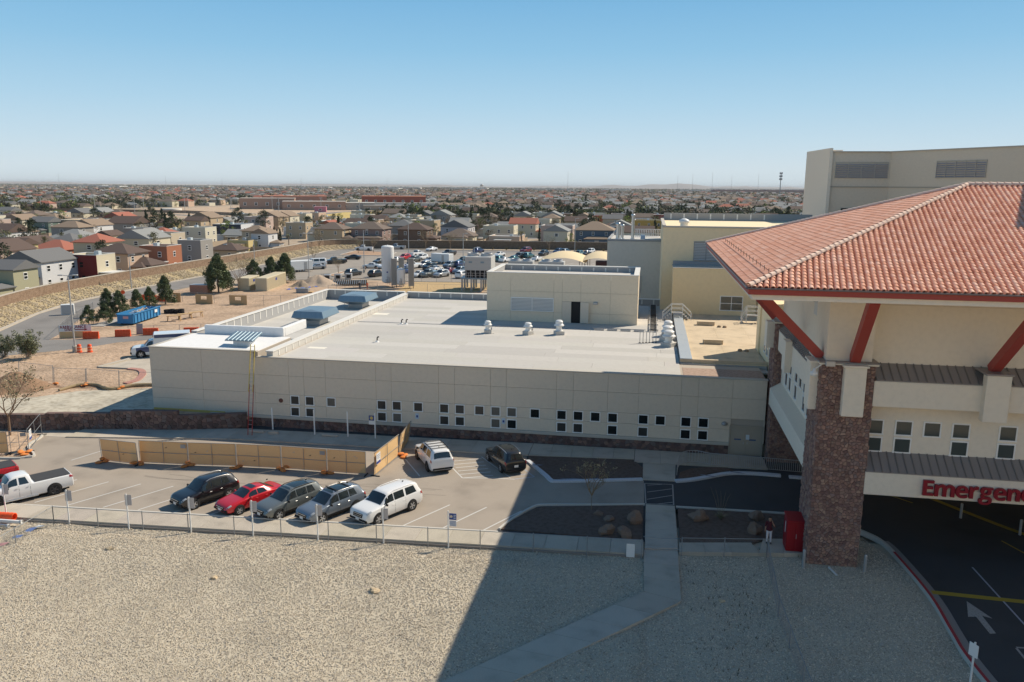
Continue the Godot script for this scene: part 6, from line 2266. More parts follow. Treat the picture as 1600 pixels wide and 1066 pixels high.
func roof_shape(mb: MB, w: float, d: float, y: float, kind: String, over: float, pitch: float) -> void:
	var hw := w * .5 + over
	var hd := d * .5 + over
	var along := w >= d
	var rise := (hd if along else hw) * pitch
	var e := .16
	var c := [V(-hw, y, hd), V(hw, y, hd), V(hw, y, -hd), V(-hw, y, -hd)]
	var r0: Vector3
	var r1: Vector3
	var cut := (minf(hw, hd) if kind == "hip" else .0)
	if along:
		r0 = V(-hw + cut, y + rise, 0)
		r1 = V(hw - cut, y + rise, 0)
		mb.face_out([c[0], c[1], r1, r0], V(0, 1, 1))
		mb.face_out([c[2], c[3], r0, r1], V(0, 1, -1))
		mb.face_out([c[1], c[2], r1], V(1, .3, 0))
		mb.face_out([c[3], c[0], r0], V(-1, .3, 0))
	else:
		r0 = V(0, y + rise, hd - cut)
		r1 = V(0, y + rise, -hd + cut)
		mb.face_out([c[1], c[2], r1, r0], V(1, 1, 0))
		mb.face_out([c[3], c[0], r0, r1], V(-1, 1, 0))
		mb.face_out([c[0], c[1], r0], V(0, .3, 1))
		mb.face_out([c[2], c[3], r1], V(0, .3, -1))
	for i in 4:
		var j := (i + 1) % 4
		mb.face_out([c[i], c[j], c[j] - V(0, e, 0), c[i] - V(0, e, 0)], c[i] + c[j] - V(0, 2 * y, 0))
	mb.face_out([c[0] - V(0, e, 0), c[1] - V(0, e, 0), c[2] - V(0, e, 0), c[3] - V(0, e, 0)], V(0, -1, 0))

func house_window(t: Node3D, at: Vector3, w: float, h: float, side: bool) -> void:
	var f := MB.new()
	f.box(at, V(.08, h, w) if side else V(w, h, .08))
	var o := put("window", f, M.frame_white, t)
	f = MB.new()
	var off := V(.035, 0, 0) if side else V(0, 0, .035)
	f.box(at + off + V(0, h * .23, 0), V(.05, h * .36, w * .8) if side else V(w * .8, h * .36, .05))
	f.box(at + off - V(0, h * .23, 0), V(.05, h * .36, w * .8) if side else V(w * .8, h * .36, .05))
	put("pane", f, M.glass, o)

# w along x, d along z; near houses get porches, wings, doors, coolers
func house(called: String, label: String, at: Vector3, turn: float, w: float, d: float, st: int, kind: String, wall: Color, roof: Color, near: bool, group: String, second := Color(0, 0, 0, 0)) -> Node3D:
	var t := thing(called, label, "house", at, turn, group)
	var h := 2.9 if st == 1 else 5.6
	if kind == "flat":
		h = 3.7 if st == 1 else 6.3
	var mb := MB.new()
	mb.col = wall
	if kind == "flat":
		mb.span(V(-w * .5, -.5, -d * .5), V(w * .5, h - .5, d * .5))
		mb.span(V(-w * .5, h - .5, d * .5 - .3), V(w * .5, h, d * .5))
		mb.span(V(-w * .5, h - .5, -d * .5), V(w * .5, h, -d * .5 + .3))
		mb.span(V(w * .5 - .3, h - .5, -d * .5 + .3), V(w * .5, h, d * .5 - .3))
		mb.span(V(-w * .5, h - .5, -d * .5 + .3), V(-w * .5 + .3, h, d * .5 - .3))
	else:
		mb.span(V(-w * .5, -.5, -d * .5), V(w * .5, h, d * .5))
		if kind == "gable":   # gable triangles under the roof
			var rise := minf(w, d) * .5 * .46
			if w >= d:
				for s in [-1.0, 1.0]:
					mb.face_out([V(s * w * .5, h, d * .5), V(s * w * .5, h, -d * .5), V(s * w * .5, h + rise, 0)], V(s, 0, 0))
			else:
				for s in [-1.0, 1.0]:
					mb.face_out([V(w * .5, h, s * d * .5), V(-w * .5, h, s * d * .5), V(0, h + rise, s * d * .5)], V(0, 0, s))
	put("wall", mb, M.house, t)
	mb = MB.new()
	mb.col = roof
	if kind == "flat":
		mb.span(V(-w * .5 + .3, h - .5, -d * .5 + .3), V(w * .5 - .3, h - .42, d * .5 - .3))
	else:
		roof_shape(mb, w, d, h + (.05 if kind == "hip" else .1), kind, .5 if kind == "hip" else .35, .46)
	put("roof", mb, M.house, t)
	if kind == "flat":
		mb = MB.new()
		mb.col = roof.lerp(Color(.7, .68, .64), .5)
		mb.span(V(-w * .5 - .04, h, d * .5 - .34), V(w * .5 + .04, h + .08, d * .5 + .04))
		mb.span(V(-w * .5 - .04, h, -d * .5 - .04), V(w * .5 + .04, h + .08, -d * .5 + .34))
		mb.span(V(w * .5 - .34, h, -d * .5 + .34), V(w * .5 + .04, h + .077, d * .5 - .34))
		mb.span(V(-w * .5 - .04, h, -d * .5 + .34), V(-w * .5 + .34, h + .077, d * .5 - .34))
		put("coping", mb, M.house, t)
	var levels: Array = [1.5] if st == 1 else [1.5, 4.3]
	for ly in levels:
		if near:
			var n := maxi(1, int(w / 3.6))
			for k in n:
				house_window(t, V(-w * .5 + w * (k + .5) / n + rnd(-.2, .2), ly, d * .5), .95, 1.3, false)
			n = maxi(1, int(d / 3.4))
			for k in n:
				house_window(t, V(w * .5, ly, -d * .5 + d * (k + .5) / n + rnd(-.2, .2)), .95, 1.3, true)
		else:
			house_window(t, V(rnd(-.25, .25) * w, ly, d * .5), 1.3, 1.25, false)
			house_window(t, V(w * .5, ly, rnd(-.25, .25) * d), 1.3, 1.25, true)
	if kind == "flat" or rng.randf() < .35:
		mb = MB.new()
		var yy := h - .42 if kind == "flat" else h + .5
		mb.col = Color(.48, .53, .55)
		mb.box(V(rnd(-.25, .25) * w, yy + .5, rnd(-.2, .2) * d), V(1.1, 1.0, 1.1), .06)
		put("roof_cooler", mb, M.house, t)
	if not near:
		if rng.randf() < .6:
			mb = MB.new()
			mb.col = Color(.5, .41, .31)
			mb.span(V(-w * .5 - 1.5, -.3, d * .5 + 4.0), V(w * .5 + 2.0, 1.7, d * .5 + 4.2))
			mb.span(V(w * .5 + 1.8, -.3, -d * .5), V(w * .5 + 2.0, 1.7, d * .5 + 4.0))
			put("yard_wall", mb, M.house, t)
		if rng.randf() < .5:
			mb = MB.new()
			mb.col = roof if rng.randf() < .5 else Color(.66, .63, .58)
			mb.span(V(-w * .3, 2.45, d * .5), V(w * .25, 2.6, d * .5 + 3.0))
			for x in [-w * .28, w * .22]:
				mb.span(V(x, 0, d * .5 + 2.7), V(x + .2, 2.45, d * .5 + 2.9))
			put("porch", mb, M.house, t)
		return t
	# a lower wing with its own roof, towards the street or the yard
	if kind != "flat" and st == 2 or rng.randf() < .4:
		var ww := w * rnd(.5, .8)
		var side := rng.randf() < .5
		mb = MB.new()
		mb.col = wall
		var off := V(w * .1, 0, d * .5 + 1.6) if not side else V(w * .5 + 1.6, 0, .1 * d)
		var sz := V(ww, 2.6, 3.2) if not side else V(3.2, 2.6, ww)
		mb.span(V(off.x - sz.x * .5, -.5, off.z - sz.z * .5), V(off.x + sz.x * .5, 2.6, off.z + sz.z * .5))
		var wing := put("wing", mb, M.house, t)
		mb = MB.new()
		mb.col = roof
		mb.xf = Transform3D(Basis.IDENTITY, V(off.x, 0, off.z))
		if kind == "flat":
			mb.span(V(-sz.x * .5 - .3, 2.6, -sz.z * .5 - .3), V(sz.x * .5 + .3, 2.75, sz.z * .5 + .3))
		else:
			roof_shape(mb, sz.x, sz.z, 2.68, "hip", .4, .42)
		put("wing_roof", mb, M.house, wing)
		mb = MB.new()
		mb.col = Color(.5, .46, .4)
		mb.box(V(off.x, 1.05, off.z + sz.z * .5 + .02) if not side else V(off.x + 1.62, 1.05, off.z), V(1.6, 2.1, .06) if not side else V(.06, 2.1, 1.6))
		put("door", mb, M.house, wing)
	if kind == "flat" and second.a > 0:
		mb = MB.new()
		mb.col = second
		mb.span(V(-w * .5 - .04, -.4, d * .5), V(w * .5, h - .01, d * .5 + .05))
		put("painted_front", mb, M.house, t)
	# block wall round the yard
	if rng.randf() < .6:
		mb = MB.new()
		mb.col = Color(.42, .33, .24)
		mb.span(V(-w * .5 - 1.2, -.3, d * .5 + 4.6), V(w * .5 + 3.8, 1.7, d * .5 + 4.8))
		mb.span(V(w * .5 + 3.6, -.3, -d * .5), V(w * .5 + 3.8, 1.7, d * .5 + 4.6))
		put("yard_wall", mb, M.house, t)
	if kind != "flat":
		mb = MB.new()
		mb.col = Color(.3, .27, .24)
		mb.lathe(V(w * .2, h + .6, d * .1), [[.1, .0], [.1, .5], [.16, .55], [.0, .7]], 7)
		put("flue", mb, M.house, t)
	return t

func leafy_tree(called: String, label: String, kind: String, at: Vector3, h: float, group: String) -> Node3D:
	var t := thing(called, label, "tree", at, rng.randf() * TAU, group)
	var mb := MB.new()
	var cr := MB.new()
	if kind == "cypress":
		mb.tube([Vector3.ZERO, V(0, h * .3, 0)], .1, 5)
		var cl := []
		for k in 26:
			var f := k / 25.0
			cl.append([V(rnd(-.12, .12), h * lerpf(.1, .97, f), rnd(-.12, .12)), h * .085 * (sin(PI * clampf(f * .86 + .12, 0, 1)) + .12)])
		leaf_clumps(cr, cl, 34, h * .02, [Color(.03, .045, .022), Color(.04, .055, .028)], 1.8)
	elif kind == "palm":
		mb.tube([Vector3.ZERO, V(.1, h * .5, 0), V(.05, h * .82, .05)], h * .045, 7, h * .035)
		for k in 26:
			var a := k * 2.4
			var lift := rnd(-.6, .9)
			var l := h * rnd(.26, .36)
			var p0 := V(.05, h * .82, .05)
			var d := V(cos(a), lift, sin(a)).normalized()
			var mid := p0 + d * l * .6
			var tip := p0 + d * l + V(0, -l * .3, 0)
			var s := V(-sin(a), 0, cos(a)) * l * .13
			var c := Color(.16, .155, .065) if lift > .0 else Color(.21, .165, .09)
			cr.col = Color(c.r * rnd(.7, 1.2), c.g, c.b)
			for q in 4:
				var f0 := q / 4.0
				cr.face([p0.lerp(mid, f0), p0.lerp(mid, f0) + s * 1.4 + d * l * .22, p0.lerp(mid, f0 + .2)])
				cr.face([p0.lerp(mid, f0), p0.lerp(mid, f0 + .2), p0.lerp(mid, f0) - s * 1.4 + d * l * .22])
			cr.face([mid, mid + s, tip])
			cr.face([mid, tip, mid - s])
		cr.col = Color.WHITE
	else:
		var tones := {"dark": [Color(.045, .062, .030), Color(.06, .078, .038), Color(.035, .05, .026)], "lime": [Color(.22, .27, .06), Color(.27, .31, .085), Color(.18, .225, .055)], "light": [Color(.20, .205, .10), Color(.25, .25, .135), Color(.16, .17, .085)], "round": [Color(.10, .105, .042), Color(.135, .135, .055), Color(.08, .082, .038)], "dry": [Color(.22, .175, .115), Color(.27, .215, .15), Color(.18, .14, .10)]}
		var tips := []
		mb.tube([Vector3.ZERO, V(.05, h * .22, .02), V(0, h * .42, 0)], h * .03, 6, h * .02)
		for k in 5:
			branch(mb, tips, V(0, h * .3, 0), V(cos(k * 1.3), 1.1, sin(k * 1.3)).normalized(), h * .3, h * .013, 1, .8, 3)
		var cl := []
		var n := 20 if kind != "dark" else 24
		for k in n:
			var a := rng.randf() * TAU
			var f := rng.randf()
			var r := h * (.42 if kind == "round" else .36 if kind != "dark" else .30) * sqrt(rng.randf()) * sin(PI * (.25 + .65 * f))
			cl.append([V(cos(a) * r, h * lerpf(.3 if kind != "round" else .2, .92, f), sin(a) * r), h * rnd(.09, .15)])
		leaf_clumps(cr, cl, 46 if kind == "dark" else 36 if kind != "dry" else 26, h * .021, tones[kind], 1.5, .85)
	put("trunk", mb, M.bark if kind != "palm" else M.twig, t)
	put("crown", cr, M.leaf, t)
	return t

func flat_block(label: String, cat: String, at: Vector3, s: Vector3, wall: Color, roof: Color, group := "", turn := .0, called := "school_block") -> void:
	var t := thing(called, label, cat, at, turn, group)
	var mb := MB.new()
	mb.col = wall
	mb.span(V(-s.x * .5, -.5, -s.z * .5), V(s.x * .5, s.y, s.z * .5))
	put("wall", mb, M.house, t)
	mb = MB.new()
	mb.col = roof
	mb.span(V(-s.x * .5 - .3, s.y, -s.z * .5 - .3), V(s.x * .5 + .3, s.y + .35, s.z * .5 + .3))
	put("roof", mb, M.house, t)
	var n := int(s.x / 9.0)
	for k in n:
		house_window(t, V(-s.x * .5 + s.x * (k + .5) / n, s.y * .5, s.z * .5), 2.4, s.y * .3, false)

func build_suburb() -> void:
	var y := .9
	var mb := MB.new()
	var near := [
		[-116.1, -128.5, 5.0, 4.2, 2, "gable", "sage", "grey", "sage two-storey house with grey roof and white patio cover at the wall"],
		[-122.6, -144.0, 10.4, 8.8, 2, "gable", "white", "grey", "big white and grey two-storey gabled house at the wall"],
		[-117.2, -152.0, 6.9, 5.8, 2, "flat", "cream", "white", "cream cubic house with a dark red side wall"],
		[-160.3, -180.4, 7.3, 6.2, 2, "gable", "yellow", "brown", "yellow two-storey house with arched balcony under a brown gable"],
		[-165.1, -200.9, 11.3, 9.6, 1, "hip", "terracotta", "tile", "low orange red house with red tiled roof behind the cream cube"],
		[-192.3, -242.6, 13.4, 11.4, 1, "hip", "pink", "lightgrey", "pink house with broad pale grey hip roof behind the big round tree"],
		[-237.1, -266.5, 11.9, 10.2, 1, "hip", "white", "tan", "white house with tan hip roof at the frame edge"],
		[-241.9, -288.4, 9.4, 8.0, 2, "gable", "green", "grey", "green two-storey house with dark grey roof"],
		[-230.1, -299.0, 17.0, 14.5, 2, "flat", "tan", "white", "tan flat-roofed house with a wide white roof edge"],
		[-316.0, -357.7, 12.5, 10.6, 1, "gable", "tan", "greybrown", "tan house with grey brown gable roof beside the green house"],
		[-284.1, -386.6, 13.0, 11.0, 1, "gable", "red", "brown", "small house with a red painted gable"],
		[-190.7, -257.8, 7.9, 6.7, 1, "gable", "beige", "brown", "beige house with white edged brown double gable"],
		[-120.0, -165.3, 9.1, 7.7, 2, "hip", "peach", "brown", "peach two-storey house with brown roof and arched window, just behind the wall"],
		[-114.7, -166.5, 6.6, 5.6, 1, "hip", "peach", "brown", "low brown hip roofed house right at the wall, with porch posts"],
		[-118.3, -178.3, 7.3, 6.2, 2, "flat", "terracotta", "white", "terracotta cubic house with two coolers on its white roof"],
		[-121.4, -198.7, 6.7, 5.7, 2, "flat", "grey", "white", "grey cubic house with glazed corner bay"],
		[-118.4, -210.9, 8.2, 7.0, 1, "hip", "beige", "brown", "brown hip roofed house with green garage at the wall"],
		[-128.0, -236.8, 6.7, 5.7, 1, "flat", "yellow", "tan", "low yellow flat-roofed house near the wall"],
		[-170.9, -246.5, 7.3, 6.2, 2, "flat", "greybrown", "white", "grey brown cubic house with long plain side"],
		[-155.6, -236.5, 5.3, 4.5, 2, "hip", "cream", "tile", "cream house with red tiled roofs and white columns"],
		[-155.7, -258.1, 8.6, 7.4, 2, "flat", "ivory", "white", "ivory cubic house with stepped walls"],
		[-156.4, -282.6, 11.4, 9.7, 2, "flat", "navy", "white", "navy fronted cubic house with white side wall"],
		[-132.7, -255.4, 7.8, 6.6, 2, "hip", "beige", "tan", "beige house with tan hip roof above the bend of the wall"],
		[-192.8, -317.7, 7.7, 6.5, 2, "gable", "tan", "brown", "tan house with brown gable behind the ivory cube"],
		[-193.4, -298.9, 5.0, 4.2, 2, "gable", "yellow", "brown", "yellow house with brown gable behind the palm"],
		[-123.9, -243.2, 5.0, 4.2, 2, "gable", "white", "tan", "white house with tan gable at the corner with three cypresses"],
		[-138.7, -302.2, 8.4, 7.1, 2, "flat", "tan", "white", "tan cubic house behind the bare trees"],
		[-113.4, -275.2, 10.5, 8.9, 2, "hip", "tan", "greybrown", "tan house with broad brown hip roof behind the corner"],
		[-100.6, -279.9, 11.7, 9.9, 2, "hip", "mauve", "greybrown", "mauve brown two-storey house with hip roof before the ball field"],
		[-84.2, -281.3, 10.6, 9.0, 2, "hip", "darkbrown", "brown", "dark brown two-storey house behind the lamp post"],
		[-74.3, -305.7, 12.7, 10.8, 2, "gable", "lilac", "grey", "lilac white gabled house at the far wall"],
		[-70.4, -293.1, 11.7, 9.9, 1, "hip", "cream", "greybrown", "cream one-storey house with columns in front of the lilac gable"],
		[-57.0, -303.9, 11.8, 10.0, 2, "flat", "cream", "white", "cream flat house with an arched balcony by the far wall"],
		[-143.3, -422.2, 12.3, 10.4, 1, "hip", "beige", "bluegrey", "beige house with blue grey hip roof beside the ball field"],
		[-143.1, -462.6, 10.4, 8.8, 1, "gable", "tan", "tan", "tan gabled house beside the yellow field"],
		[-135.9, -484.5, 10.1, 8.6, 1, "gable", "peach", "tan", "peach gabled house, third along the street"],
		[-129.2, -504.1, 8.0, 6.8, 1, "gable", "ivory", "tan", "ivory gabled house, fourth along the street"],
		[-154.8, -379.0, 15.0, 12.7, 1, "flat", "white", "white", "long white flat-roofed house before the field"],
		[-53.2, -337.5, 11.2, 9.5, 2, "gable", "cream", "tile", "long cream house with pink red tiled roof"],
		[-35.7, -312.1, 12.3, 10.4, 2, "flat", "rose", "white", "rose cubic house with an upper loggia"],
		[-20.5, -298.6, 14.0, 11.9, 2, "hip", "blue", "tan", "slate blue two-storey house with tan hip roof"],
		[-50.2, -451.9, 12.0, 10.2, 2, "flat", "brown", "white", "brown cubic house behind the rose one"],
		[-34.5, -386.2, 9.4, 8.0, 2, "flat", "icewhite", "white", "ice white cubic house behind the slate blue one"],
		[-29.7, -428.9, 9.3, 7.9, 2, "flat", "brightred", "white", "bright red cubic house"],
		[-32.9, -545.3, 9.2, 7.9, 2, "hip", "grey", "grey", "grey two-storey house with grey hip roof"],
		[-12.6, -338.8, 9.7, 8.3, 2, "gable", "white", "lightgrey", "white gabled house behind the flue stacks"],
		[-13.8, -501.8, 9.3, 7.9, 2, "gable", "white", "grey", "small white gabled house beside dark trees"],
		[8.1, -461.2, 24.2, 20.6, 2, "flat", "maroon", "white", "long maroon flat-roofed building"],
		[-1.0, -377.7, 12.9, 11.0, 2, "flat", "mustard", "white", "mustard flat-roofed building behind the boiler house"],
		[36.8, -613.0, 15.9, 13.6, 1, "gable", "beige", "lightgrey", "beige wide gabled house beside a cypress"],
		[49.3, -528.9, 16.1, 13.7, 1, "hip", "peach", "tile", "peach house with red brown hip roof near the tower"],
	]
	var seconds := {"cream cubic house with a dark red side wall": Color(.20, .035, .03), "navy fronted cubic house with white side wall": Color(0, 0, 0, 0)}
	var spots := []
	for q in near:
		var wall: Color = WALLC[q[6]]
		if q[6] == "navy":
			wall = WALLC.white
		var second: Color = seconds.get(q[8], Color(0, 0, 0, 0))
		if q[6] == "navy":
			second = WALLC.navy
		var w: float = maxf(q[2], 6.5)
		var d: float = maxf(q[3], 6.0)
		if q[5] == "gable" and q[6] in ["white", "lilac", "red", "beige"]:
			var x := w
			w = minf(w, d) * .98
			d = maxf(x, d)
		house("house", q[8], V(q[0], y, q[1]), .0, w, d, q[4], q[5], wall, ROOFC[q[7]], true, "houses nearest the stone walls", second)
		spots.append(Vector2(q[0], q[1]))
	# the ball field, its dirt and the school
	struct("playing_field", a_prism(P2([-430, -470, -345, -470, -300, -474, -225, -428, -196, -445, -178, -520, -190, -640, -300, -700, -400, -760]), 0, y + .04), mat("field_dirt", Color(.55, .42, .30), 1.0, {"tex": "dirt", "s": .02}))
	struct("grass_field", a_prism(P2([-224, -490, -238, -600, -204, -634, -186, -560, -192, -480]), 0, y + .08), mat("yellow_grass", Color(.62, .47, .17), 1.0, {"tex": "dirt", "s": .03}))
	mb = MB.new()
	ribbon(mb, smooth_path(P2([-226, -470, -240, -540, -242, -610, -226, -632, -236, -600, -232, -520, -222, -478]), 4), 6.0, y + .06, y + .06)
	struct("running_track", mb, M.road)
	mb = MB.new()
	ribbon(mb, P2([-560, -520, -420, -500, -330, -512, -262, -470]), 9.0, y + .1, y + .1)
	struct("field_road", mb, M.road)
	var brick := Color(.46, .30, .225)
	flat_block("long tan brick school hall beyond the ball field, left end", "school", V(-335, y, -668), V(46, 9, 30), brick, Color(.50, .44, .38), "school buildings beyond the ball field", .4)
	flat_block("school hall with a salmon red roof behind the tan brick hall", "school", V(-345, y, -745), V(60, 10, 30), Color(.44, .24, .18), Color(.62, .27, .18), "school buildings beyond the ball field", .4)
	flat_block("long tan brick school wing with dark windows", "school", V(-286, y, -655), V(52, 7, 26), brick, Color(.56, .50, .44), "school buildings beyond the ball field", .4)
	flat_block("long pale roofed school wing near the pink shed", "school", V(-258, y, -668), V(40, 6, 22), Color(.50, .42, .35), Color(.66, .63, .58), "school buildings beyond the ball field", .4)
	flat_block("school block with a dark red wall and salmon roof behind the pale wings", "school", V(-262, y, -800), V(64, 10, 30), Color(.38, .12, .08), Color(.64, .28, .18), "school buildings beyond the ball field", .3)
	flat_block("white portable classroom, left of three beyond the ball field", "classroom", V(-240, y, -718), V(26, 5, 14), Color(.62, .60, .56), Color(.5, .48, .44), "portable classrooms", .3)
	flat_block("white portable classroom, middle of three beyond the ball field", "classroom", V(-222, y, -722), V(24, 5, 14), Color(.66, .65, .62), Color(.56, .54, .5), "portable classrooms", .3)
	flat_block("white portable classroom, right of three beyond the ball field", "classroom", V(-200, y, -730), V(26, 5, 14), Color(.6, .58, .53), Color(.6, .57, .53), "portable classrooms", .3)
	flat_block("long low tan school building with pale roof behind the yellow field", "school", V(-225, y, -665), V(38, 4, 12), Color(.40, .33, .27), Color(.55, .51, .46), "school buildings beyond the ball field", .3)
	flat_block("pink storage shed at the edge of the dirt field", "shed", V(-257, y, -600), V(9, 4, 6), Color(.56, .22, .28), Color(.62, .36, .40), "", .3, "storage_shed")
	for k in 2:
		flat_block(["bright orange play structure roofs beyond the street of gables", "orange and blue play roof left of the bright orange one"][k], "play structure", V(-158 - k * 12, y, -634), V(10 - 3 * k, 3.2, 5), Color(.50, .40, .18), Color(.78, .16, .05) if k == 0 else Color(.08, .10, .4), "play roofs", .2, "play_roof")
	for k in 12:
		var t := thing("field_pole", "thin pale floodlight pole at the dirt field, %s from the left" % ordinal(k), "pole", V(-455 + k * 19.5, y, -540 - (k % 4) * 34), .0, "floodlight poles of the playing field")
		put("pole", a_tube([Vector3.ZERO, V(0, 11.0, 0)], .22, 6, .14), M.lamp_steel, t)
		put("lamp_bar", a_box(V(0, 10.8, 0), V(2.4, .5, .3)), M.lamp_steel, t)
	wire_fence("wire_fence", "tall wire backstop fence along the dirt field", [Vector2(-345, -500), Vector2(-300, -480), Vector2(-228, -440)], 4.0, 1.2, 12.0, "fences of the playing field", .02, y)
	mb = MB.new()
	ribbon(mb, P2([-560, -560, -420, -545, -335, -540, -262, -500]), .4, .5, y + 2.0)
	tag(put("field_wall", mb, M.wall_stone), "low tan wall along the road beside the dirt field", "wall")
	tag(put("water_tank", a_lathe(V(-352, y, -548), [[7.0, .0], [7.0, 3.0], [6.6, 3.1], [.0, 3.3]], 18), M.stucco_grey), "low round grey water tank beside the dirt field", "tank")
	# streets between the blocks
	mb = MB.new()
	for x in [-139.0, -208.0, -277.0]:
		ribbon(mb, P2([x - 12, -60, x, -440]), 9.0, y + .02, y + .02)
	for z in [-322.0, -392.0, -462.0, -532.0]:
		ribbon(mb, P2([-130 if z > -450 else -120, z, 120, z - 18]), 9.0, y + .025, y + .025)
	ribbon(mb, P2([-112, -300, -150, -560, -175, -760]), 9.0, y + .03, y + .03)
	struct("suburb_street", mb, M.road)
	# rows of houses behind them, the nearest as houses of their own
	var wn := ["tan", "beige", "peach", "cream", "grey", "ivory", "rose", "ivory", "white", "cream"]
	var rn := ["brown", "greybrown", "grey", "tan", "brown", "greybrown", "tan", "lightgrey", "tile", "lightgrey"]
	var kn := ["hip", "gable", "flat", "gable", "flat"]
	var cand := []
	for r in 14:   # columns west of the stone wall
		var x := -124.0 - r * 24.5 - (r / 2) * 10.0
		for k in 40:
			var z := -118.0 - k * 15.5 + rnd(-1.5, 1.5)
			if z < -455:
				break
			cand.append([x + rnd(-2, 2) + (z + 118.0) * -.01, z, "column", r])
	for r in 26:   # rows north of the far wall
		var z := -288.0 - r * 24.5 - (r / 2) * 10.0
		for k in 80:
			var x := -112.0 + k * 15.5 if z > -455 else -760.0 + k * 15.5
			if x > 230:
				break
			cand.append([x + rnd(-1.5, 1.5), z + rnd(-2, 2) - .06 * x, "row", r])
	var field := PackedVector2Array(P2([-470, -405, -345, -400, -300, -405, -225, -372, -188, -395, -166, -480, -178, -740, -300, -860, -420, -800]))
	cand.sort_custom(func(a, c): return Vector2(a[0], a[1]).length() < Vector2(c[0], c[1]).length())
	var made := []
	var far_spots := []
	for q in cand:
		var p := Vector2(q[0], q[1])
		var bearing := atan2(-p.x, -p.y)
		if bearing > .80 or bearing < -.42 or Geometry2D.is_point_in_polygon(p, field):
			continue
		if p.x < -108 and p.x > -114.5 and p.y > -275:
			continue
		var clear := true
		for s in spots:
			if s.distance_to(p) < 13.5:
				clear = false
				break
		if not clear:
			continue
		if made.size() < 240:
			made.append(q)
		else:
			far_spots.append(p)
	var lists := {}
	for q in made:
		var key: String = "%s%d" % [q[2], q[3]]
		if not lists.has(key):
			lists[key] = []
		lists[key].append(q)
	var protos := {}
	for key in lists:
		var l: Array = lists[key]
		l.sort_custom(func(a, c): return (a[0] / a[1]) > (c[0] / c[1]))
		for i in l.size():
			var q: Array = l[i]
			var wi: String = wn[rng.randi() % wn.size()]
			var ri: String = rn[rng.randi() % rn.size()]
			var kind: String = kn[rng.randi() % kn.size()]
			var st := 2 if rng.randf() < .55 else 1
			if kind == "flat":
				ri = "white"
			var place := "%s from left, %s %s wall" % [ordinal(i), ordinal(q[3]), "street behind the bank" if q[2] == "column" else "row behind the far"]
			q.append("house " + place)
			var label := "%s %s house, %s %s roof, %s" % [wi, "tall" if st == 2 else "low", {"greybrown": "drab", "lightgrey": "pale"}.get(ri, ri), kind, place]
			var pk := "%s%s%s%d" % [wi, ri, kind, st]
			var turn: float = [.0, .0, PI / 2, -.06][rng.randi() % 4] * .0
			if protos.has(pk):
				copy(protos[pk], V(q[0], y, q[1]), turn, label)
			else:
				var w := rnd(8.0, 11.5)
				var d := rnd(7.5, 11.5)
				protos[pk] = house("suburb_house", label, V(q[0], y, q[1]), turn, w, d, st, kind, WALLC[wi], ROOFC[ri], false, "rows of houses in the suburb")
	# farther houses, beyond counting: one mass
	var fm := MB.new()
	var add_far := func(p: Vector2) -> void:
		var s := rnd(9.0, 13.0)
		var e := rnd(8.0, 12.0)
		var h := 2.9 if rng.randf() < .5 else 5.4
		fm.xf = Transform3D(Basis(Vector3.UP, rnd(-.1, .1)), V(p.x, y, p.y))
		var c: Color = WALLC[wn[rng.randi() % wn.size()]]
		fm.col = c
		fm.face([V(-s * .5, 0, e * .5), V(s * .5, 0, e * .5), V(s * .5, h, e * .5), V(-s * .5, h, e * .5)])
		fm.face([V(s * .5, 0, e * .5), V(s * .5, 0, -e * .5), V(s * .5, h, -e * .5), V(s * .5, h, e * .5)])
		fm.face([V(-s * .5, 0, -e * .5), V(-s * .5, 0, e * .5), V(-s * .5, h, e * .5), V(-s * .5, h, -e * .5)])
		fm.col = Color(.06, .06, .06)
		fm.face([V(-1.0, 1.0, e * .5 + .05), V(1.0, 1.0, e * .5 + .05), V(1.0, 2.2, e * .5 + .05), V(-1.0, 2.2, e * .5 + .05)])
		fm.col = ROOFC[rn[rng.randi() % rn.size()]]
		if rng.randf() < .2:
			fm.col = ROOFC.white
			fm.face([V(-s * .5, h, e * .5), V(s * .5, h, e * .5), V(s * .5, h, -e * .5), V(-s * .5, h, -e * .5)])
		else:
			var o := .4
			var hw := s * .5 + o
			var hd := e * .5 + o
			var k := minf(hw, hd) * (.9 if rng.randf() < .6 else .05)
			var r0 := V(-hw + k, h + hd * .42, 0)
			var r1 := V(hw - k, h + hd * .42, 0)
			fm.face([V(-hw, h, hd), V(hw, h, hd), r1, r0])
			fm.face([V(hw, h, -hd), V(-hw, h, -hd), r0, r1])
			fm.face([V(hw, h, hd), V(hw, h, -hd), r1])
			fm.face([V(-hw, h, -hd), V(-hw, h, hd), r0])
	for p in far_spots:
		add_far.call(p)
	var z := -1000.0
	var row := 0
	while z > -8000.0:
		var step := 25.0 if row % 2 else 34.0
		var gap := 16.0 + maxf(.0, -z - 1600.0) * .018
		var x := z * 1.02
		while x < -z * .40:
			if rng.randf() < .9 and not (z > -1050.0 and x > -760 and x < 230 and false):
				add_far.call(Vector2(x + rnd(-3, 3), z + rnd(-4, 4)))
			x += gap + (18.0 if rng.randf() < .06 else .0)
		z -= step * (1.0 + maxf(.0, -z - 1600.0) * .0016)
		row += 1
	fm.xf = Transform3D.IDENTITY
	stuff("far_houses", fm, M.house)
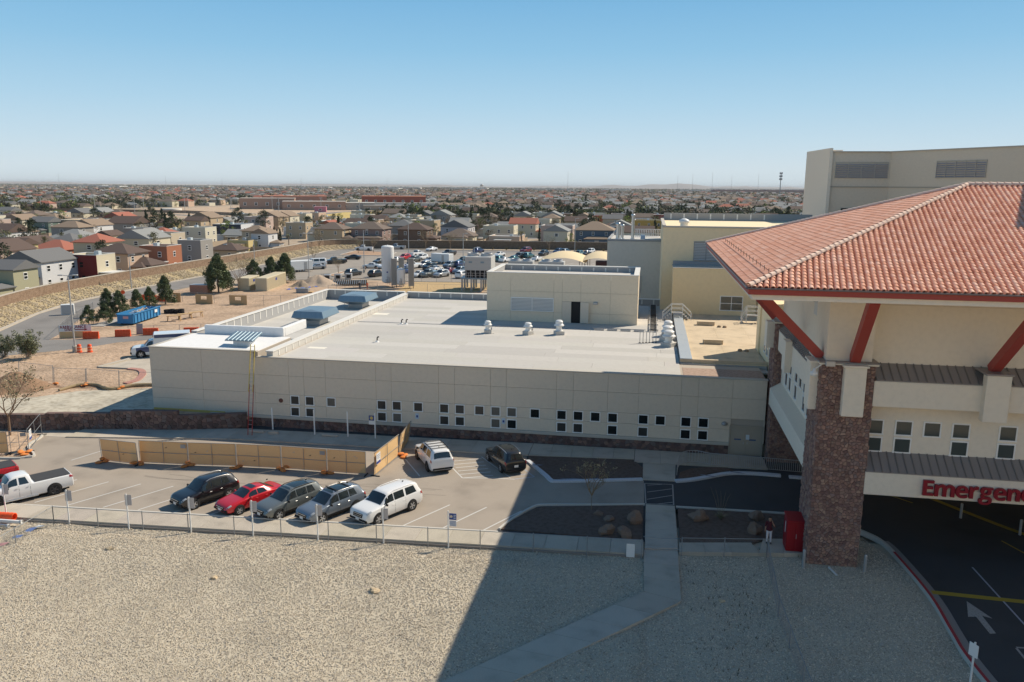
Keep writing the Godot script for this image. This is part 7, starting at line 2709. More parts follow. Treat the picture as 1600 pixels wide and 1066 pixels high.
	# ---- trees: those singled out, then the nearest street trees, then the mass
	var near_t := [
		[-174.2, -224.1, 5.4, "round", "big round olive tree with dark base among the nearest houses"],
		[-120.3, -145.2, 4.2, "light", "feathery grey green tree before the big white house"],
		[-117.2, -128.0, 3.9, "bare", "leafless tree beside the white patio cover"],
		[-215.4, -255.8, 3.6, "light", "small yellow green tree beside the orange red house"],
		[-247.7, -305.8, 5.5, "light", "pale green leafy tree right of the green house"],
		[-246.9, -309.3, 5.0, "round", "dull green round tree next to the tan flat house"],
		[-239.6, -308.3, 6.4, "palm", "palm before the tan flat house"],
		[-268.3, -368.7, 3.6, "palm", "palm beside the red gable"],
		[-182.2, -203.3, 4.1, "palm", "palm before the yellow arched house"],
		[-242.0, -267.3, 2.5, "round", "dark shrubby tree at the frame edge"],
		[-370.0, -414.1, 3.9, "palm", "palm behind the grey brown gable"],
		[-248.3, -368.1, 4.5, "lime", "wide bright lime green tree among brown roofs"],
		[-187.6, -297.6, 7.6, "palm", "tall palm before the ivory cube"],
		[-222.8, -412.7, 4.6, "dark", "dark pine behind the navy cube"],
		[-167.9, -297.6, 1.8, "round", "dark shrub tree beside the navy cube"],
		[-170.5, -296.8, 1.6, "palm", "yellowish palm beside the navy cube"],
		[-127.5, -194.1, 3.8, "bare", "leafless tree before the terracotta cube"],
		[-123.4, -205.7, 2.7, "bare", "pale leafless tree before the grey cube"],
		[-123.2, -190.2, 1.5, "round", "low green tree at the wall below the terracotta cube"],
		[-126.8, -256.0, 7.1, "cypress", "dark cypress, left of three at the wall corner"],
		[-125.8, -256.2, 6.1, "cypress", "dark cypress, middle of three at the wall corner"],
		[-124.9, -256.5, 6.5, "cypress", "dark cypress, right of three at the wall corner"],
		[-123.2, -259.3, 4.5, "palm", "palm beside the three cypresses"],
		[-164.3, -340.1, 5.0, "round", "olive tree behind the three cypresses"],
		[-165.8, -441.5, 5.0, "palm", "dark palm before the yellow field"],
		[-165.6, -431.0, 4.5, "palm", "smaller dark palm before the yellow field"],
		[-125.6, -389.4, 4.4, "lime", "bright green tree between two hip roofed houses"],
		[-128.3, -414.5, 4.7, "light", "yellow green tree beside the street of gables"],
		[-135.6, -632.5, 5.7, "lime", "bright green tree by the peach houses"],
		[-126.2, -531.6, 4.3, "light", "green tree along the street of gables"],
		[-212.8, -937.9, 10.3, "dark", "dense dark tree clump beyond the gables"],
		[-217.4, -1038.9, 12.4, "dark", "tall dark pine beyond the gables"],
		[-213.5, -1101.6, 9.8, "dark", "dark pine left of the tall ones"],
		[-246.1, -919.7, 6.5, "lime", "light green tree beside the bright orange play roofs"],
		[-93.4, -490.1, 5.9, "cypress", "dark cypress hedge end by the cream long house"],
		[-90.1, -491.3, 5.9, "cypress", "dark cypress in the hedge by the cream long house"],
		[-87.3, -492.3, 5.9, "cypress", "dark cypress at the right of that hedge"],
		[-66.9, -827.8, 13.4, "cypress", "tall dark cypress behind the brown cube"],
		[-72.4, -789.0, 6.2, "cypress", "short cypress left of the tall one"],
		[36.6, -570.6, 10.0, "cypress", "very dark cypress beside the beige wide gable"],
		[61.7, -542.4, 4.0, "cypress", "left cypress of three near the hospital tower"],
		[63.1, -542.9, 4.3, "cypress", "middle cypress of three near the hospital tower"],
		[64.4, -543.4, 4.0, "cypress", "right cypress of three near the hospital tower"],
		[-82.1, -720.8, 10.6, "dark", "dark pine behind the brown cube"],
		[-30.6, -808.4, 9.9, "dark", "dark round pine above the white gables"],
		[-25.3, -531.9, 8.3, "dark", "dark pine beside the grey hip roof"],
		[-9.6, -588.2, 9.4, "dark", "dense dark pine left of the maroon building"],
		[7.7, -679.4, 8.3, "dark", "dark pine behind the maroon building"],
		[-50.1, -799.3, 8.0, "round", "green tree above the bright red cube"],
		[-87.2, -524.7, 7.2, "dark", "dark pine above the cream long house"],
		[-72.7, -546.6, 6.8, "dark", "dark pine above the rose cube"],
		[-81.9, -526.7, 5.4, "cypress", "cypress above the cream long house"],
		[92.8, -575.0, 8.1, "cypress", "tall cypress beside the hospital tower edge"],
		[63.9, -1083.9, 10.7, "dark", "dark tree clump on the middle horizon"],
		[-533.3, -596.8, 9.3, "dark", "big dark green tree at the far frame edge"],
		[-1018.1, -1250.6, 7.7, "dark", "dark tree amid far roofs"],
		[-429.2, -675.3, 5.8, "lime", "bright green tree beyond the dirt field"],
		[-418.4, -624.3, 2.7, "lime", "low bright green shrub tree beyond the dirt field"],
		[-223.3, -411.0, 4.4, "dark", "dark pine above the navy cube"],
		[-374.5, -481.1, 5.8, "palm", "shaggy palm beside the yellow tall house"],
	]
	var tn := {"dark": "pine_tree", "round": "olive_tree", "light": "feathery_tree", "lime": "green_tree", "palm": "palm_tree", "cypress": "cypress_tree", "dry": "dry_tree"}
	for q in near_t:
		if q[3] == "bare":
			bare_tree(q[4], V(q[0], y, q[1]), q[2] * 1.1, "trees among the nearest houses", Color(.8, .72, .64), 3, 5)
		else:
			leafy_tree(tn[q[3]], q[4], q[3], V(q[0], y, q[1]), q[2], "trees among the nearest houses")
	var kinds := ["dark", "round", "dry", "light", "dry", "round", "lime", "cypress", "palm", "dark"]
	var desc := {"dark": "dark pine", "round": "round olive tree", "dry": "brown half-bare tree", "light": "pale feathery tree", "lime": "fresh green tree", "cypress": "slim cypress", "palm": "fan palm"}
	var protos_t := {}
	var placed := []
	for i in made.size() * 2:
		var q: Array = made[i / 2]
		var sd := 1.0 if i % 2 else -1.0
		var p := Vector2(q[0] + sd * rnd(5.5, 8.0), q[1] + rnd(2.0, 9.0) * sd)
		if Geometry2D.is_point_in_polygon(p, field) or (p.x > -113 and p.y > -276):
			continue
		placed.append([p, kinds[rng.randi() % kinds.size()], ("right of " if i % 2 else "left of ") + q[4]])
	placed.sort_custom(func(a, c): return a[0].length() < c[0].length())
	for i in placed.size():
		var k: String = placed[i][1]
		var p: Vector2 = placed[i][0]
		var label := "%s %s" % [desc[k], placed[i][2]]
		var key := "%s%d" % [k, rng.randi() % 2]
		var hh := rnd(4.8, 8.2) * (1.3 if k == "dark" or k == "cypress" else 1.0)
		var t: Node3D
		if protos_t.has(key):
			t = copy(protos_t[key], V(p.x, y, p.y), rng.randf() * TAU, label)
		else:
			t = leafy_tree("street_" + tn[k], label, k, V(p.x, y, p.y), 5.0, "street and yard trees of the suburb")
			protos_t[key] = t
		t.scale = Vector3.ONE * hh / 5.0
	# the mass of trees beyond
	var crowns := []
	for k in 3:
		var cm := MB.new()
		var cl := []
		for q in 7:
			cl.append([V(rnd(-.3, .3), rnd(.3, .85), rnd(-.3, .3)), .2])
		leaf_clumps(cm, cl, 16, .07, [Color(1, 1, 1), Color(.8, .8, .8), Color(.62, .62, .62)], 1.3)
		cm.col = Color(.9, .7, .5)
		cm.tube([Vector3.ZERO, V(0, .4, 0)], .03, 3, -1.0, false)
		crowns.append(cm.mesh())
	var tint := [Color(.045, .062, .03), Color(.06, .078, .04), Color(.13, .13, .06), Color(.20, .165, .11), Color(.24, .20, .14), Color(.17, .18, .085), Color(.22, .26, .07), Color(.05, .07, .035), Color(.10, .105, .05)]
	for v in 3:
		var xfs := []
		var cols := []
		var n := 13000
		while xfs.size() < n:
			var zz := -lerpf(470.0, 8200.0, pow(rng.randf(), 2.3))
			var x := rnd(zz * 1.0, -zz * .40)
			var p := Vector2(x, zz)
			if zz > -900 and Geometry2D.is_point_in_polygon(p, field):
				continue
			var s := rnd(3.5, 7.5) * (1.35 if rng.randf() < .15 else 1.0) * (1.0 + maxf(.0, -zz - 3000.0) / 9000.0)
			var wd := s * (.35 if v == 2 and rng.randf() < .3 else rnd(.8, 1.25))
			xfs.append(Transform3D(Basis(Vector3.UP, rng.randf() * TAU).scaled(V(wd, s, wd)), V(x, y - .3, zz)))
			cols.append(tint[rng.randi() % tint.size()])
		scatter("far_trees", crowns[v], M.leaf, xfs, cols)
	# ---- the far plain: sheds, masts, a water tower, low mesas
	var sheds := [[-3300, -4300, 240], [-2700, -4500, 160], [-2350, -4600, 300], [-1950, -4500, 180], [-1500, -4700, 260], [-1050, -4600, 220], [-600, -4700, 300], [-200, -4600, 160], [-2480, -3400, 120], [-1160, -3500, 90], [250, -4500, 200]]
	for k in sheds.size():
		flat_block("long white warehouse on the far plain, %s from the left" % ordinal(k), "warehouse", V(sheds[k][0], y, sheds[k][1]), V(sheds[k][2], 9.0, 60), Color(.66, .65, .62), Color(.72, .72, .70), "warehouses on the far plain", .0, "warehouse")
	var masts := [[307, -2061, 58, 1.4, "tall cellular mast with three rings of aerials at the hospital's left"], [-300, -2900, 75, .5, "very thin lattice mast on the middle horizon"], [-2350, -2900, 60, .5, "thin mast on the left horizon, near the frame edge"], [-1750, -2700, 48, .5, "thin mast on the left horizon, second from the edge"], [-1500, -2650, 40, .5, "thin mast on the left horizon, third from the edge"], [-1180, -2600, 44, .5, "thin mast on the left horizon, fourth from the edge"], [-1010, -3000, 50, .5, "thin mast above the school's horizon"], [80, -2700, 60, .45, "thin mast right of the middle, first of the row"], [130, -2750, 66, .45, "thin mast right of the middle, second of the row"], [190, -2700, 70, .45, "thin mast right of the middle, third of the row"], [260, -2800, 62, .45, "thin mast right of the middle, fourth of the row"], [340, -2750, 68, .45, "thin mast right of the middle, last of the row"]]
	for q in masts:
		var t := thing("radio_mast", q[4], "mast", V(q[0], y, q[1]), .0, "masts on the horizon")
		put("mast", a_tube([Vector3.ZERO, V(0, q[2], 0)], q[3], 6, q[3] * .6), M.fence_steel, t)
		if q[3] > 1.0:
			for h in [.98, .86, .74]:
				mb = MB.new()
				for k in 6:
					mb.box(V(cos(k * TAU / 6) * 3.0, q[2] * h, sin(k * TAU / 6) * 3.0), V(1.2, 4.5, 1.2))
				mb.lathe(V(0, q[2] * h, 0), [[2.6, -.4], [2.6, .4]], 10)
				put("aerial_ring", mb, M.fence_steel, t)
	var wt := thing("water_tower", "pale water tower on legs on the middle horizon", "water tower", V(-700, y, -3300), .0)
	wt.scale = Vector3.ONE * .7
	put("tank", a_lathe(V(0, 30, 0), [[.0, -2.0], [9.0, .0], [10.0, 5.0], [9.0, 9.0], [.0, 13.0]], 16), M.metal_grey, wt)
	for k in 5:
		put("leg", a_beam(V(cos(k * 1.257) * 9, 0, sin(k * 1.257) * 9), V(cos(k * 1.257) * 8.5, 31, sin(k * 1.257) * 8.5), 1.0, 1.0), M.metal_grey, wt)
	var arena := thing("stadium_stand", "long dark curved grandstand on the right horizon", "grandstand", V(560, y, -3600), .2)
	mb = MB.new()
	ribbon(mb, smooth_path(P2([-330, 60, -150, 10, 0, 0, 150, 10, 240, 40]), 5), 30.0, 0, 14)
	put("stand", mb, mat("stand_red", Color(.22, .14, .13), .9), arena)
	mb = MB.new()
	ribbon(mb, smooth_path(P2([-330, 52, -150, 2, 0, -8, 150, 2, 240, 32]), 5), 44.0, 16, 18)
	put("canopy", mb, M.metal_grey, arena)
	var ranges := [["desert_mesa", -8800.0, -8200.0, 4600.0, 34.0, 1], ["desert_mesa", -3600.0, -9400.0, 2600.0, 36.0, 2], ["far_mountains", 400.0, -12500.0, 5600.0, 80.0, 3], ["far_mountains", -3300.0, -12500.0, 2400.0, 45.0, 4]]
	for q in ranges:
		mb = MB.new()
		var n := noise(40 + q[5], .0011 if q[5] > 2 else .0004, 4)
		var rws := []
		for j in 5:
			var rw := PackedVector3Array()
			for i in 61:
				var u := i / 60.0
				var hgt: float = q[4] * sin(PI * u) * (.75 + .6 * n.get_noise_2d(q[1] + u * q[3], .0)) if q[5] > 2 else q[4] * smoothstep(.0, .08, u) * smoothstep(1.0, .9, u) * (.9 + .25 * n.get_noise_2d(u * q[3], 0))
				var prof: float = [.0, .55, 1.0, .6, .0][j]
				rw.append(V(q[1] - q[3] * .5 + u * q[3], y + maxf(hgt, .0) * prof - 1.0, q[2] - j * 250.0))
			rws.append(rw)
		rws.reverse()
		mb.grid(rws)
		struct(q[0], mb, M.hill)
# ---------------------------------------------------------------- people
# One continuous body: the distance to tapered bones, joined by a smooth minimum, meshed as surface nets. bones: [a, b, radius a, radius b, colour]
func body_mesh(bones: Array, cell: float, blend: float) -> MB:
	var lo := Vector3.ONE * 99.0
	var hi := -lo
	for b in bones:
		var r: float = maxf(b[2], b[3]) + cell * 2.0
		for p in [b[0], b[1]]:
			lo = lo.min(p - Vector3.ONE * r)
			hi = hi.max(p + Vector3.ONE * r)
	var n := Vector3i(((hi - lo) / cell).ceil()) + Vector3i.ONE
	var f := PackedFloat32Array()
	f.resize(n.x * n.y * n.z)
	f.fill(9.0)
	var tone := {}
	for b in bones:
		var a: Vector3 = b[0]
		var d: Vector3 = b[1] - a
		var l2 := maxf(d.length_squared(), 1e-9)
		var r := maxf(b[2], b[3]) + cell * 3.0 + blend
		var i0 := Vector3i(((a.min(b[1]) - Vector3.ONE * r - lo) / cell).floor()).clamp(Vector3i.ZERO, n - Vector3i.ONE)
		var i1 := Vector3i(((a.max(b[1]) + Vector3.ONE * r - lo) / cell).ceil()).clamp(Vector3i.ZERO, n - Vector3i.ONE)
		for z in range(i0.z, i1.z + 1):
			for y in range(i0.y, i1.y + 1):
				for x in range(i0.x, i1.x + 1):
					var p := lo + Vector3(x, y, z) * cell
					var t := clampf((p - a).dot(d) / l2, 0, 1)
					var s: float = p.distance_to(a + d * t) - lerpf(b[2], b[3], t)
					var k := (z * n.y + y) * n.x + x
					var o := f[k]
					if s < o:
						tone[k] = b[4]
					var h := clampf(.5 + .5 * (o - s) / blend, 0, 1)
					f[k] = lerpf(o, s, h) - blend * h * (1.0 - h)
	var mb := MB.new()
	var id := {}
	var st := [1, n.x, n.x * n.y]
	for z in n.z - 1:
		for y in n.y - 1:
			for x in n.x - 1:
				var k := (z * n.y + y) * n.x + x
				var sum := Vector3.ZERO
				var c := 0
				for e in 12:
					var ax := e / 4
					var u: int = st[(ax + 1) % 3] * (e & 1) + st[(ax + 2) % 3] * ((e >> 1) & 1)
					var v0 := f[k + u]
					var v1 := f[k + u + st[ax]]
					if (v0 < .0) != (v1 < .0):
						var p := Vector3.ZERO
						p[(ax + 1) % 3] = e & 1
						p[(ax + 2) % 3] = (e >> 1) & 1
						p[ax] = v0 / (v0 - v1)
						sum += p
						c += 1
				if c:
					var g := Vector3(f[k + 1] - f[k], f[k + n.x] - f[k], f[k + n.x * n.y] - f[k])
					mb.col = tone.get(k, tone.get(k + 1, tone.get(k + n.x, Color(.5, .4, .3))))
					id[k] = mb.vert(lo + (Vector3(x, y, z) + sum / c) * cell, g if g.length() > 1e-6 else Vector3.UP)
	for k in id:
		for ax in 3:
			var v0 := f[k]
			var v1 := f[k + st[ax]]
			if (v0 < .0) == (v1 < .0):
				continue
			var b: int = st[(ax + 1) % 3]
			var c: int = st[(ax + 2) % 3]
			if not (id.has(k - b) and id.has(k - c) and id.has(k - b - c)):
				continue
			var q := [id[k], id[k - b], id[k - b - c], id[k - c]]
			if v0 < .0:
				mb.ix.append_array(PackedInt32Array([q[0], q[2], q[1], q[0], q[3], q[2]]))
			else:
				mb.ix.append_array(PackedInt32Array([q[0], q[1], q[2], q[0], q[2], q[3]]))
	return mb

func person(label: String, at: Vector3, turn: float, shirt: Color, legs: Color, raised: bool, cell: float, hair: Color, group := "") -> void:
	var t := thing("person", label, "person", at, turn, group)
	var skin := Color(.36, .21, .14)
	var shoe := Color(.05, .05, .055)
	var hand_r := V(-.24, .82, .05)
	var b := [[V(0, 1.0, 0), V(0, 1.22, .01), .135, .135, shirt], [V(0, 1.2, .01), V(0, 1.36, .0), .14, .12, shirt], [V(-.06, .95, 0), V(.06, .95, 0), .14, .14, shirt],
		[V(-.15, 1.385, 0), V(.15, 1.385, 0), .075, .075, shirt], [V(0, 1.40, 0), V(0, 1.5, .01), .058, .052, skin], [V(0, 1.57, .02), V(0, 1.64, .01), .078, .088, skin], [V(0, 1.545, .045), V(0, 1.53, .05), .045, .035, skin], [V(0, 1.585, .095), V(0, 1.57, .105), .012, .016, skin],
		[V(-.19, 1.37, 0), V(-.235, 1.12, -.01), .058, .048, shirt], [V(-.235, 1.12, -.01), V(-.24, .9, .03), .042, .03, skin],
		[V(-.085, .92, 0), V(-.095, .5, .02), .098, .066, legs], [V(-.095, .5, .02), V(-.1, .1, -.01), .062, .052, legs], [V(-.1, .06, -.03), V(-.12, .045, .14), .045, .036, shoe],
		[V(.085, .92, 0), V(.11, .5, .05), .098, .066, legs], [V(.11, .5, .05), V(.12, .1, .0), .062, .052, legs], [V(.12, .06, -.02), V(.15, .045, .15), .045, .036, shoe]]
	var wr := V(-.24, .88, .03)
	var wl := V(.24, .9, .03)
	if raised:
		b.append([V(.19, 1.37, 0), V(.31, 1.17, .08), .058, .048, shirt])
		b.append([V(.31, 1.17, .08), V(.17, 1.45, .1), .042, .03, skin])
		wl = V(.155, 1.48, .1)
	else:
		b.append([V(.19, 1.37, 0), V(.235, 1.12, -.01), .058, .048, shirt])
		b.append([V(.235, 1.12, -.01), V(.24, .9, .03), .042, .03, skin])
	for s in [[wr, V(0, -1, .15)], [wl, V(-.35, .9, .0) if raised else V(0, -1, .15)]]:
		b.append([s[0], s[0] + s[1] * .07, .032, .034, skin])
	var mb := body_mesh(b, cell, .035)
	mb.col = skin
	for s in [[wr, V(0, -1, .15), -1.0], [wl, V(-.35, .9, .0) if raised else V(0, -1, .15), 1.0]]:
		for k in 4:
			var o: Vector3 = s[0] + s[1] * .085 + V(.0, 0, (k - 1.5) * .018)
			mb.tube([o, o + s[1] * .045, o + s[1] * (.07 - .006 * absf(k - 1.3)) + V(-.012 * s[2], 0, .004)], .009, 6, .006)
		mb.tube([s[0] + s[1] * .03 + V(0, 0, .03), s[0] + s[1] * .06 + V(0, 0, .055), s[0] + s[1] * .085 + V(0, 0, .055)], .011, 6, .008)
	mb.col = Color(.02, .015, .012)
	for x in [-.033, .033]:
		mb.box(V(x, 1.615, .088), V(.022, .01, .014))
	mb.col = Color(.25, .09, .08)
	mb.box(V(0, 1.545, .088), V(.045, .01, .012))
	mb.col = skin
	for x in [-.088, .088]:
		mb.box(V(x, 1.6, .005), V(.02, .05, .03), .006)
	mb.col = Color.WHITE
	put("body", mb, M.plain, t)
	var hr := body_mesh([[V(0, 1.66, -.02), V(0, 1.69, -.01), .092, .08, hair], [V(0, 1.6, -.045), V(0, 1.66, -.03), .07, .085, hair]], .018, .03)
	put("hair", hr, M.plain, t)

# ---------------------------------------------------------------- fences, signs and small things round the front car park
func screen_panel(label: String, a: Vector2, b: Vector2, lean := .0, notice := 0, screened := true, y := .0) -> void:
	var d := b - a
	var l := d.length()
	var t := thing("fence_panel", label, "fence panel", V(a.x, y, a.y), atan2(-d.y, d.x), "tan screened fence panels" if screened else "bare fence panels")
	var h := 1.9
	var mb := MB.new()
	for x in [.03, l - .03, l * .5]:
		mb.tube([V(x, .04, 0), V(x, h, lean)], .02, 6)
	for q in [.1, h * .5, h]:
		mb.tube([V(.03, q, lean * q / h), V(l - .03, q, lean * q / h)], .02, 6)
	put("frame", mb, M.fence_steel, t)
	mb = MB.new()
	mb.box(V(.03, .03, 0), V(.1, .06, .75))
	mb.box(V(l - .03, .03, 0), V(.1, .06, .75))
	put("foot", mb, M.rubber, t)
	if screened:
		var rows := []
		var f := rng.randf() * 9.0
		for i in 9:
			var row := PackedVector3Array()
			for j in 19:
				var u := j / 18.0
				var v := i / 8.0
				row.append(V(.04 + u * (l - .08), .1 + v * (h - .12), lean * v + -.07 + .05 * sin(PI * v) * (sin(u * 9.0 + f) * .5 + .5 * sin(u * 4.0 + v * 5.0 + f * 2.0)) * sin(PI * u)))
			rows.append(row)
		mb = MB.new()
		mb.col = Color(1, 1, 1) * rnd(.9, 1.05)
		rows.reverse()
		mb.grid(rows)
		put("screen", mb, M.screen, t)
		for k in rng.randi_range(1, 3):   # torn flaps and ties
			mb = MB.new()
			var x := rnd(.4, l - .5)
			var q := rnd(.5, 1.5)
			mb.face([V(x, q, .1), V(x + .22, q + .03, .12), V(x + .2, q + .1, .1)])
			put("tear", mb, M.concrete if k else M.dark, t)
	if notice == 1:
		var o := put("notice", a_box(V(.42, 1.35, .12), V(.74, .86, .02)), M.metal_white, t)
		put("notice_band", a_box(V(.42, 1.04, .133), V(.72, .2, .006)), M.label_blue, o)
		for k in 3:
			put("notice_line", a_box(V(.42, 1.62 - k * .13, .133), V(.56 - .08 * k, .05, .006)), M.sign_blue_grey, o)
	if notice == 2:
		put("notice", a_box(V(l - .3, 1.6, .1), V(.42, .3, .02)), M.fence_steel, t)

func build_front_things() -> void:
	mat("sign_blue_grey", Color(.25, .3, .42), .6)
	mat("sign_blue", Color(.035, .075, .25), .5)
	mat("sign_back", Color(.40, .39, .40), .5, {"metal": .2})
	# screened fence round the closed part of the car park
	screen_panel("tan screened fence panel swung open at the west end of the run", Vector2(-42.9, -54.64), Vector2(-39.4, -54.3), .12)
	var xs := [-39.6, -35.5, -31.6, -27.9, -24.1, -20.9]
	var zs := [-54.75, -55.0, -55.42, -55.62, -55.6, -55.6]
	for k in 5:
		screen_panel("tan screened fence panel in the long run, %s after the swung one" % ordinal(k), Vector2(xs[k], zs[k]), Vector2(xs[k + 1], zs[k + 1]), .0, 2 if k in [0, 3] else 0)
		sandbags("orange sandbags under the long tan fence, %s pile from the west" % ordinal(k), V(xs[k] + .1, .0, zs[k] + .25), 3)
	sandbags("orange sandbags at the foot of the swung open fence panel", V(-42.6, 0, -54.3), 3)
	screen_panel("tan screened fence panel with the white and blue notice at the corner", Vector2(-20.16, -55.5), Vector2(-19.75, -60.3), .0, 1)
	screen_panel("tan screened fence panel leaning near the clinic wall", Vector2(-19.77, -60.4), Vector2(-20.1, -64.2), .2)
	sandbags("orange sandbags between the tan fence and the white three-row car", V(-19.3, 0, -60.2), 3)
	screen_panel("tan screened fence panel at the west verge", Vector2(-54.6, -53.3), Vector2(-51.2, -54.4), .0, 0, true, .1)
	screen_panel("bare wire fence panel beside the small verge tree", Vector2(-51.1, -54.5), Vector2(-49.9, -55.1), .0, 2, false, .1)
	screen_panel("bare wire fence panel with white notice on the verge kerb", Vector2(-50.1, -55.3), Vector2(-52.4, -59.5), .0, 1, false, .1)
	sandbags("orange sandbags on the verge kerb by the bare fence panels", V(-50.0, .1, -54.6), 4)
	bare_tree("small leafless tree on the west verge before the retaining wall", V(-55.0, .1, -58.8), 6.6, "small bare trees near the car park", Color(.62, .5, .42), 4, 3)
	# ladder
	var t := thing("ladder", "long red and yellow extension ladder leaning against the clinic wall", "ladder", V(-34.4, .1, -62.9))
	for s in 2:
		var m := mat("ladder_red", Color(.42, .05, .04), .5) if s == 0 else mat("ladder_yellow", Color(.62, .45, .06), .5)
		var a := V(0, 0, 0) if s == 0 else V(-.45, 3.6, -1.45)
		var e := V(-.5, 4.2, -1.7) if s == 0 else V(-.85, 7.6, -3.05)
		for x in [-.2, .2]:
			var mb := MB.new()
			mb.beam(a + V(x, 0, s * .06), e + V(x, 0, s * .06), .05, .09)
			put("stile", mb, m, t)
		for k in 12:
			var p := a.lerp(e, (k + .5) / 12.0) + V(0, 0, s * .06)
			var mb := MB.new()
			mb.tube([p - V(.2, 0, 0), p + V(.2, 0, 0)], .02, 5)
			put("rung", mb, M.metal_grey, t)
	# posts along the clinic's front and their wheel stops
	for k in 4:
		var x: float = [-33.0, -28.86, -25.74, -23.2][k]
		t = thing("sign_post", ["bare white post by the clinic wall beside the ladder", "bare white post by the clinic wall, second from the ladder", "bare white post by the clinic wall, third from the ladder", "white post with a blue and yellow sign by the clinic wall"][k], "post", V(x, .1, -64.2 if k else -64.5), .0, "white posts along the clinic wall")
		var mb := MB.new()
		mb.box(V(0, 1.15, 0), V(.11, 2.3 if k else 2.05, .07))
		put("post", mb, M.metal_white, t)
		if k == 3:
			var o := put("sign_plate", a_box(V(-.3, 1.84, .02), V(.5, .46, .02)), M.sign_blue, t)
			mb = MB.new()
			mb.xf = Transform3D(Basis(Vector3.RIGHT, PI / 2), V(-.3, 1.84, .032))
			mb.lathe(Vector3.ZERO, [[.15, -.002], [.15, .004], [.0, .004]], 16)
			put("emblem", mb, mat("emblem_gold", Color(.62, .45, .14), .6), o)
			put("sign_plate", a_box(V(-.3, 1.42, .02), V(.5, .34, .02)), M.metal_white, t)
	for k in 3:
		t = thing("wheel_stop", ["concrete wheel stop by the clinic wall, left of the ladder's posts", "short concrete wheel stop by the clinic wall next to the first post", "concrete wheel stop by the clinic wall, third"][k], "wheel stop", V([-34.2, -32.5, -27.3][k], .1, [-63.7, -63.6, -63.9][k]), .03, "concrete wheel stops")
		var mb := MB.new()
		mb.box(V(0, .1, 0), V(1.5 if k != 1 else .9, .2 if k != 1 else .34, .22), .04)
		put("block", mb, M.concrete, t)
	for k in 2:
		t = thing("bay_sign", ["small pale blue and white bay sign on the clinic wall below a single window", "small pale blue and white bay sign between the lower windows"][k], "sign", V([-19.87, -12.04][k], 1.82, -65.93), .0, "bay signs on the clinic wall")
		var mb := MB.new()
		mb.box(V(0, 0, 0), V(.32, .5, .02))
		put("plate", mb, mat("sign_pale", Color(.50, .60, .70), .6), t)
		put("symbol", a_box(V(0, -.02, .012), V(.17, .2, .01)), M.sign_blue, t)
	var mb := MB.new()
	mb.box(V(8.62, 1.62, -65.96), V(.28, .42, .02))
	tag(put("door_notice", mb, mat("notice_pale", Color(.6, .68, .72), .6)), "pale notice taped to the clinic's double service door", "notice")
	# signs facing the stalls
	var px := [[-41.93, -43.75], [-37.03, -43.55], [-32.74, -43.62], [-28.51, -43.92], [-24.32, -44.15], [-20.01, -44.35], [-15.76, -44.6], [-11.64, -44.88]]
	for k in px.size():
		var blue := k == 7
		t = thing("stall_sign", "white post with a blue emblem sign facing us beside the footway" if blue else "grey backed stall sign on a white post, %s along the fence from the west" % ordinal(k), "sign", V(px[k][0], .0, px[k][1]), .0, "" if blue else "stall signs along the fence")
		put("post", a_box(V(0, 1.05, 0), V(.08, 2.5, .05)), M.metal_white, t)
		mb = MB.new()
		if blue:
			mb.box(V(.3, 1.96, .035), V(.46, .42, .02), .005)
			put("plate", mb, M.sign_blue, t)
			mb = MB.new()
			mb.xf = Transform3D(Basis(Vector3.RIGHT, PI / 2), V(.2, 1.97, .047))
			mb.lathe(Vector3.ZERO, [[.09, .0], [.09, .004], [.0, .004]], 14)
			put("emblem", mb, mat("emblem_pale", Color(.60, .52, .40), .6), t)
			mb = MB.new()
			for q in 3:
				mb.box(V(.42, 2.06 - q * .1, .05), V(.14, .05, .006))
			put("lettering", mb, mat("letter_pale", Color(.45, .5, .62), .6), t)
			put("plate", a_box(V(.3, 1.52, .03), V(.44, .38, .02)), mat("plate_pale", Color(.55, .58, .64), .6), t)
			mb = MB.new()
			for q in 4:
				mb.box(V(.3, 1.64 - q * .08, .043), V(.34, .03, .006))
			put("lettering", mb, M.sign_blue_grey, t)
		else:
			mb.xf = Transform3D(Basis(Vector3.UP, .12), V(.1, 1.88, -.03))
			mb.box(V(0, 0, 0), V(.44, .72, .02), .004)
			put("plate", mb, M.sign_back, t)
	# wire fences on the gravel
	wire_fence("wire_fence", "low wire fence along the gravel's edge beside the footway", [Vector2(-37.99, -43.33), Vector2(-16.2, -44.55), Vector2(.22, -45.5)], 1.12, .085, 3.2, "low wire fences round the gravel", .0016)
	wire_fence("wire_fence", "low wire fence running towards us at the gravel's west corner", [Vector2(-37.99, -43.33), Vector2(-37.8, -39.9), Vector2(-37.6, -30.0)], 1.12, .085, 3.4, "low wire fences round the gravel", .0016, .02)
	wire_fence("wire_fence", "low wire fence from the footpath to the red cabinet's corner", [Vector2(2.62, -46.3), Vector2(7.74, -47.1)], 1.1, .085, 2.6, "low wire fences round the gravel", .0016)
	wire_fence("wire_fence", "low wire fence running towards us across the shaded gravel", [Vector2(7.74, -47.1), Vector2(7.4, -40.2), Vector2(7.6, -34.3), Vector2(8.1, -24.0)], 1.1, .085, 3.2, "low wire fences round the gravel", .0016, -.1)
	for k in 2:
		mb = MB.new()
		var z: float = [-46.4, -44.9][k]
		mb.tube([V(.3, .95 - .02 * k, z), V(1.4, .90, z - .05), V(2.55, .95, z - .1)], .022, 6)
		tag(put("gate_chain", mb, M.fence_steel), ["thin grey bar across the footpath at the fence line", "thin grey bar across the footpath just before the fence line"][k], "gate bar")
	t = thing("notice_board", "small blank white notice hung on the low fence left of the footpath", "notice", V(-.44, .42, -45.42), .05)
	put("plate", a_box(Vector3.ZERO, V(.5, .86, .02), .005), M.metal_white, t)
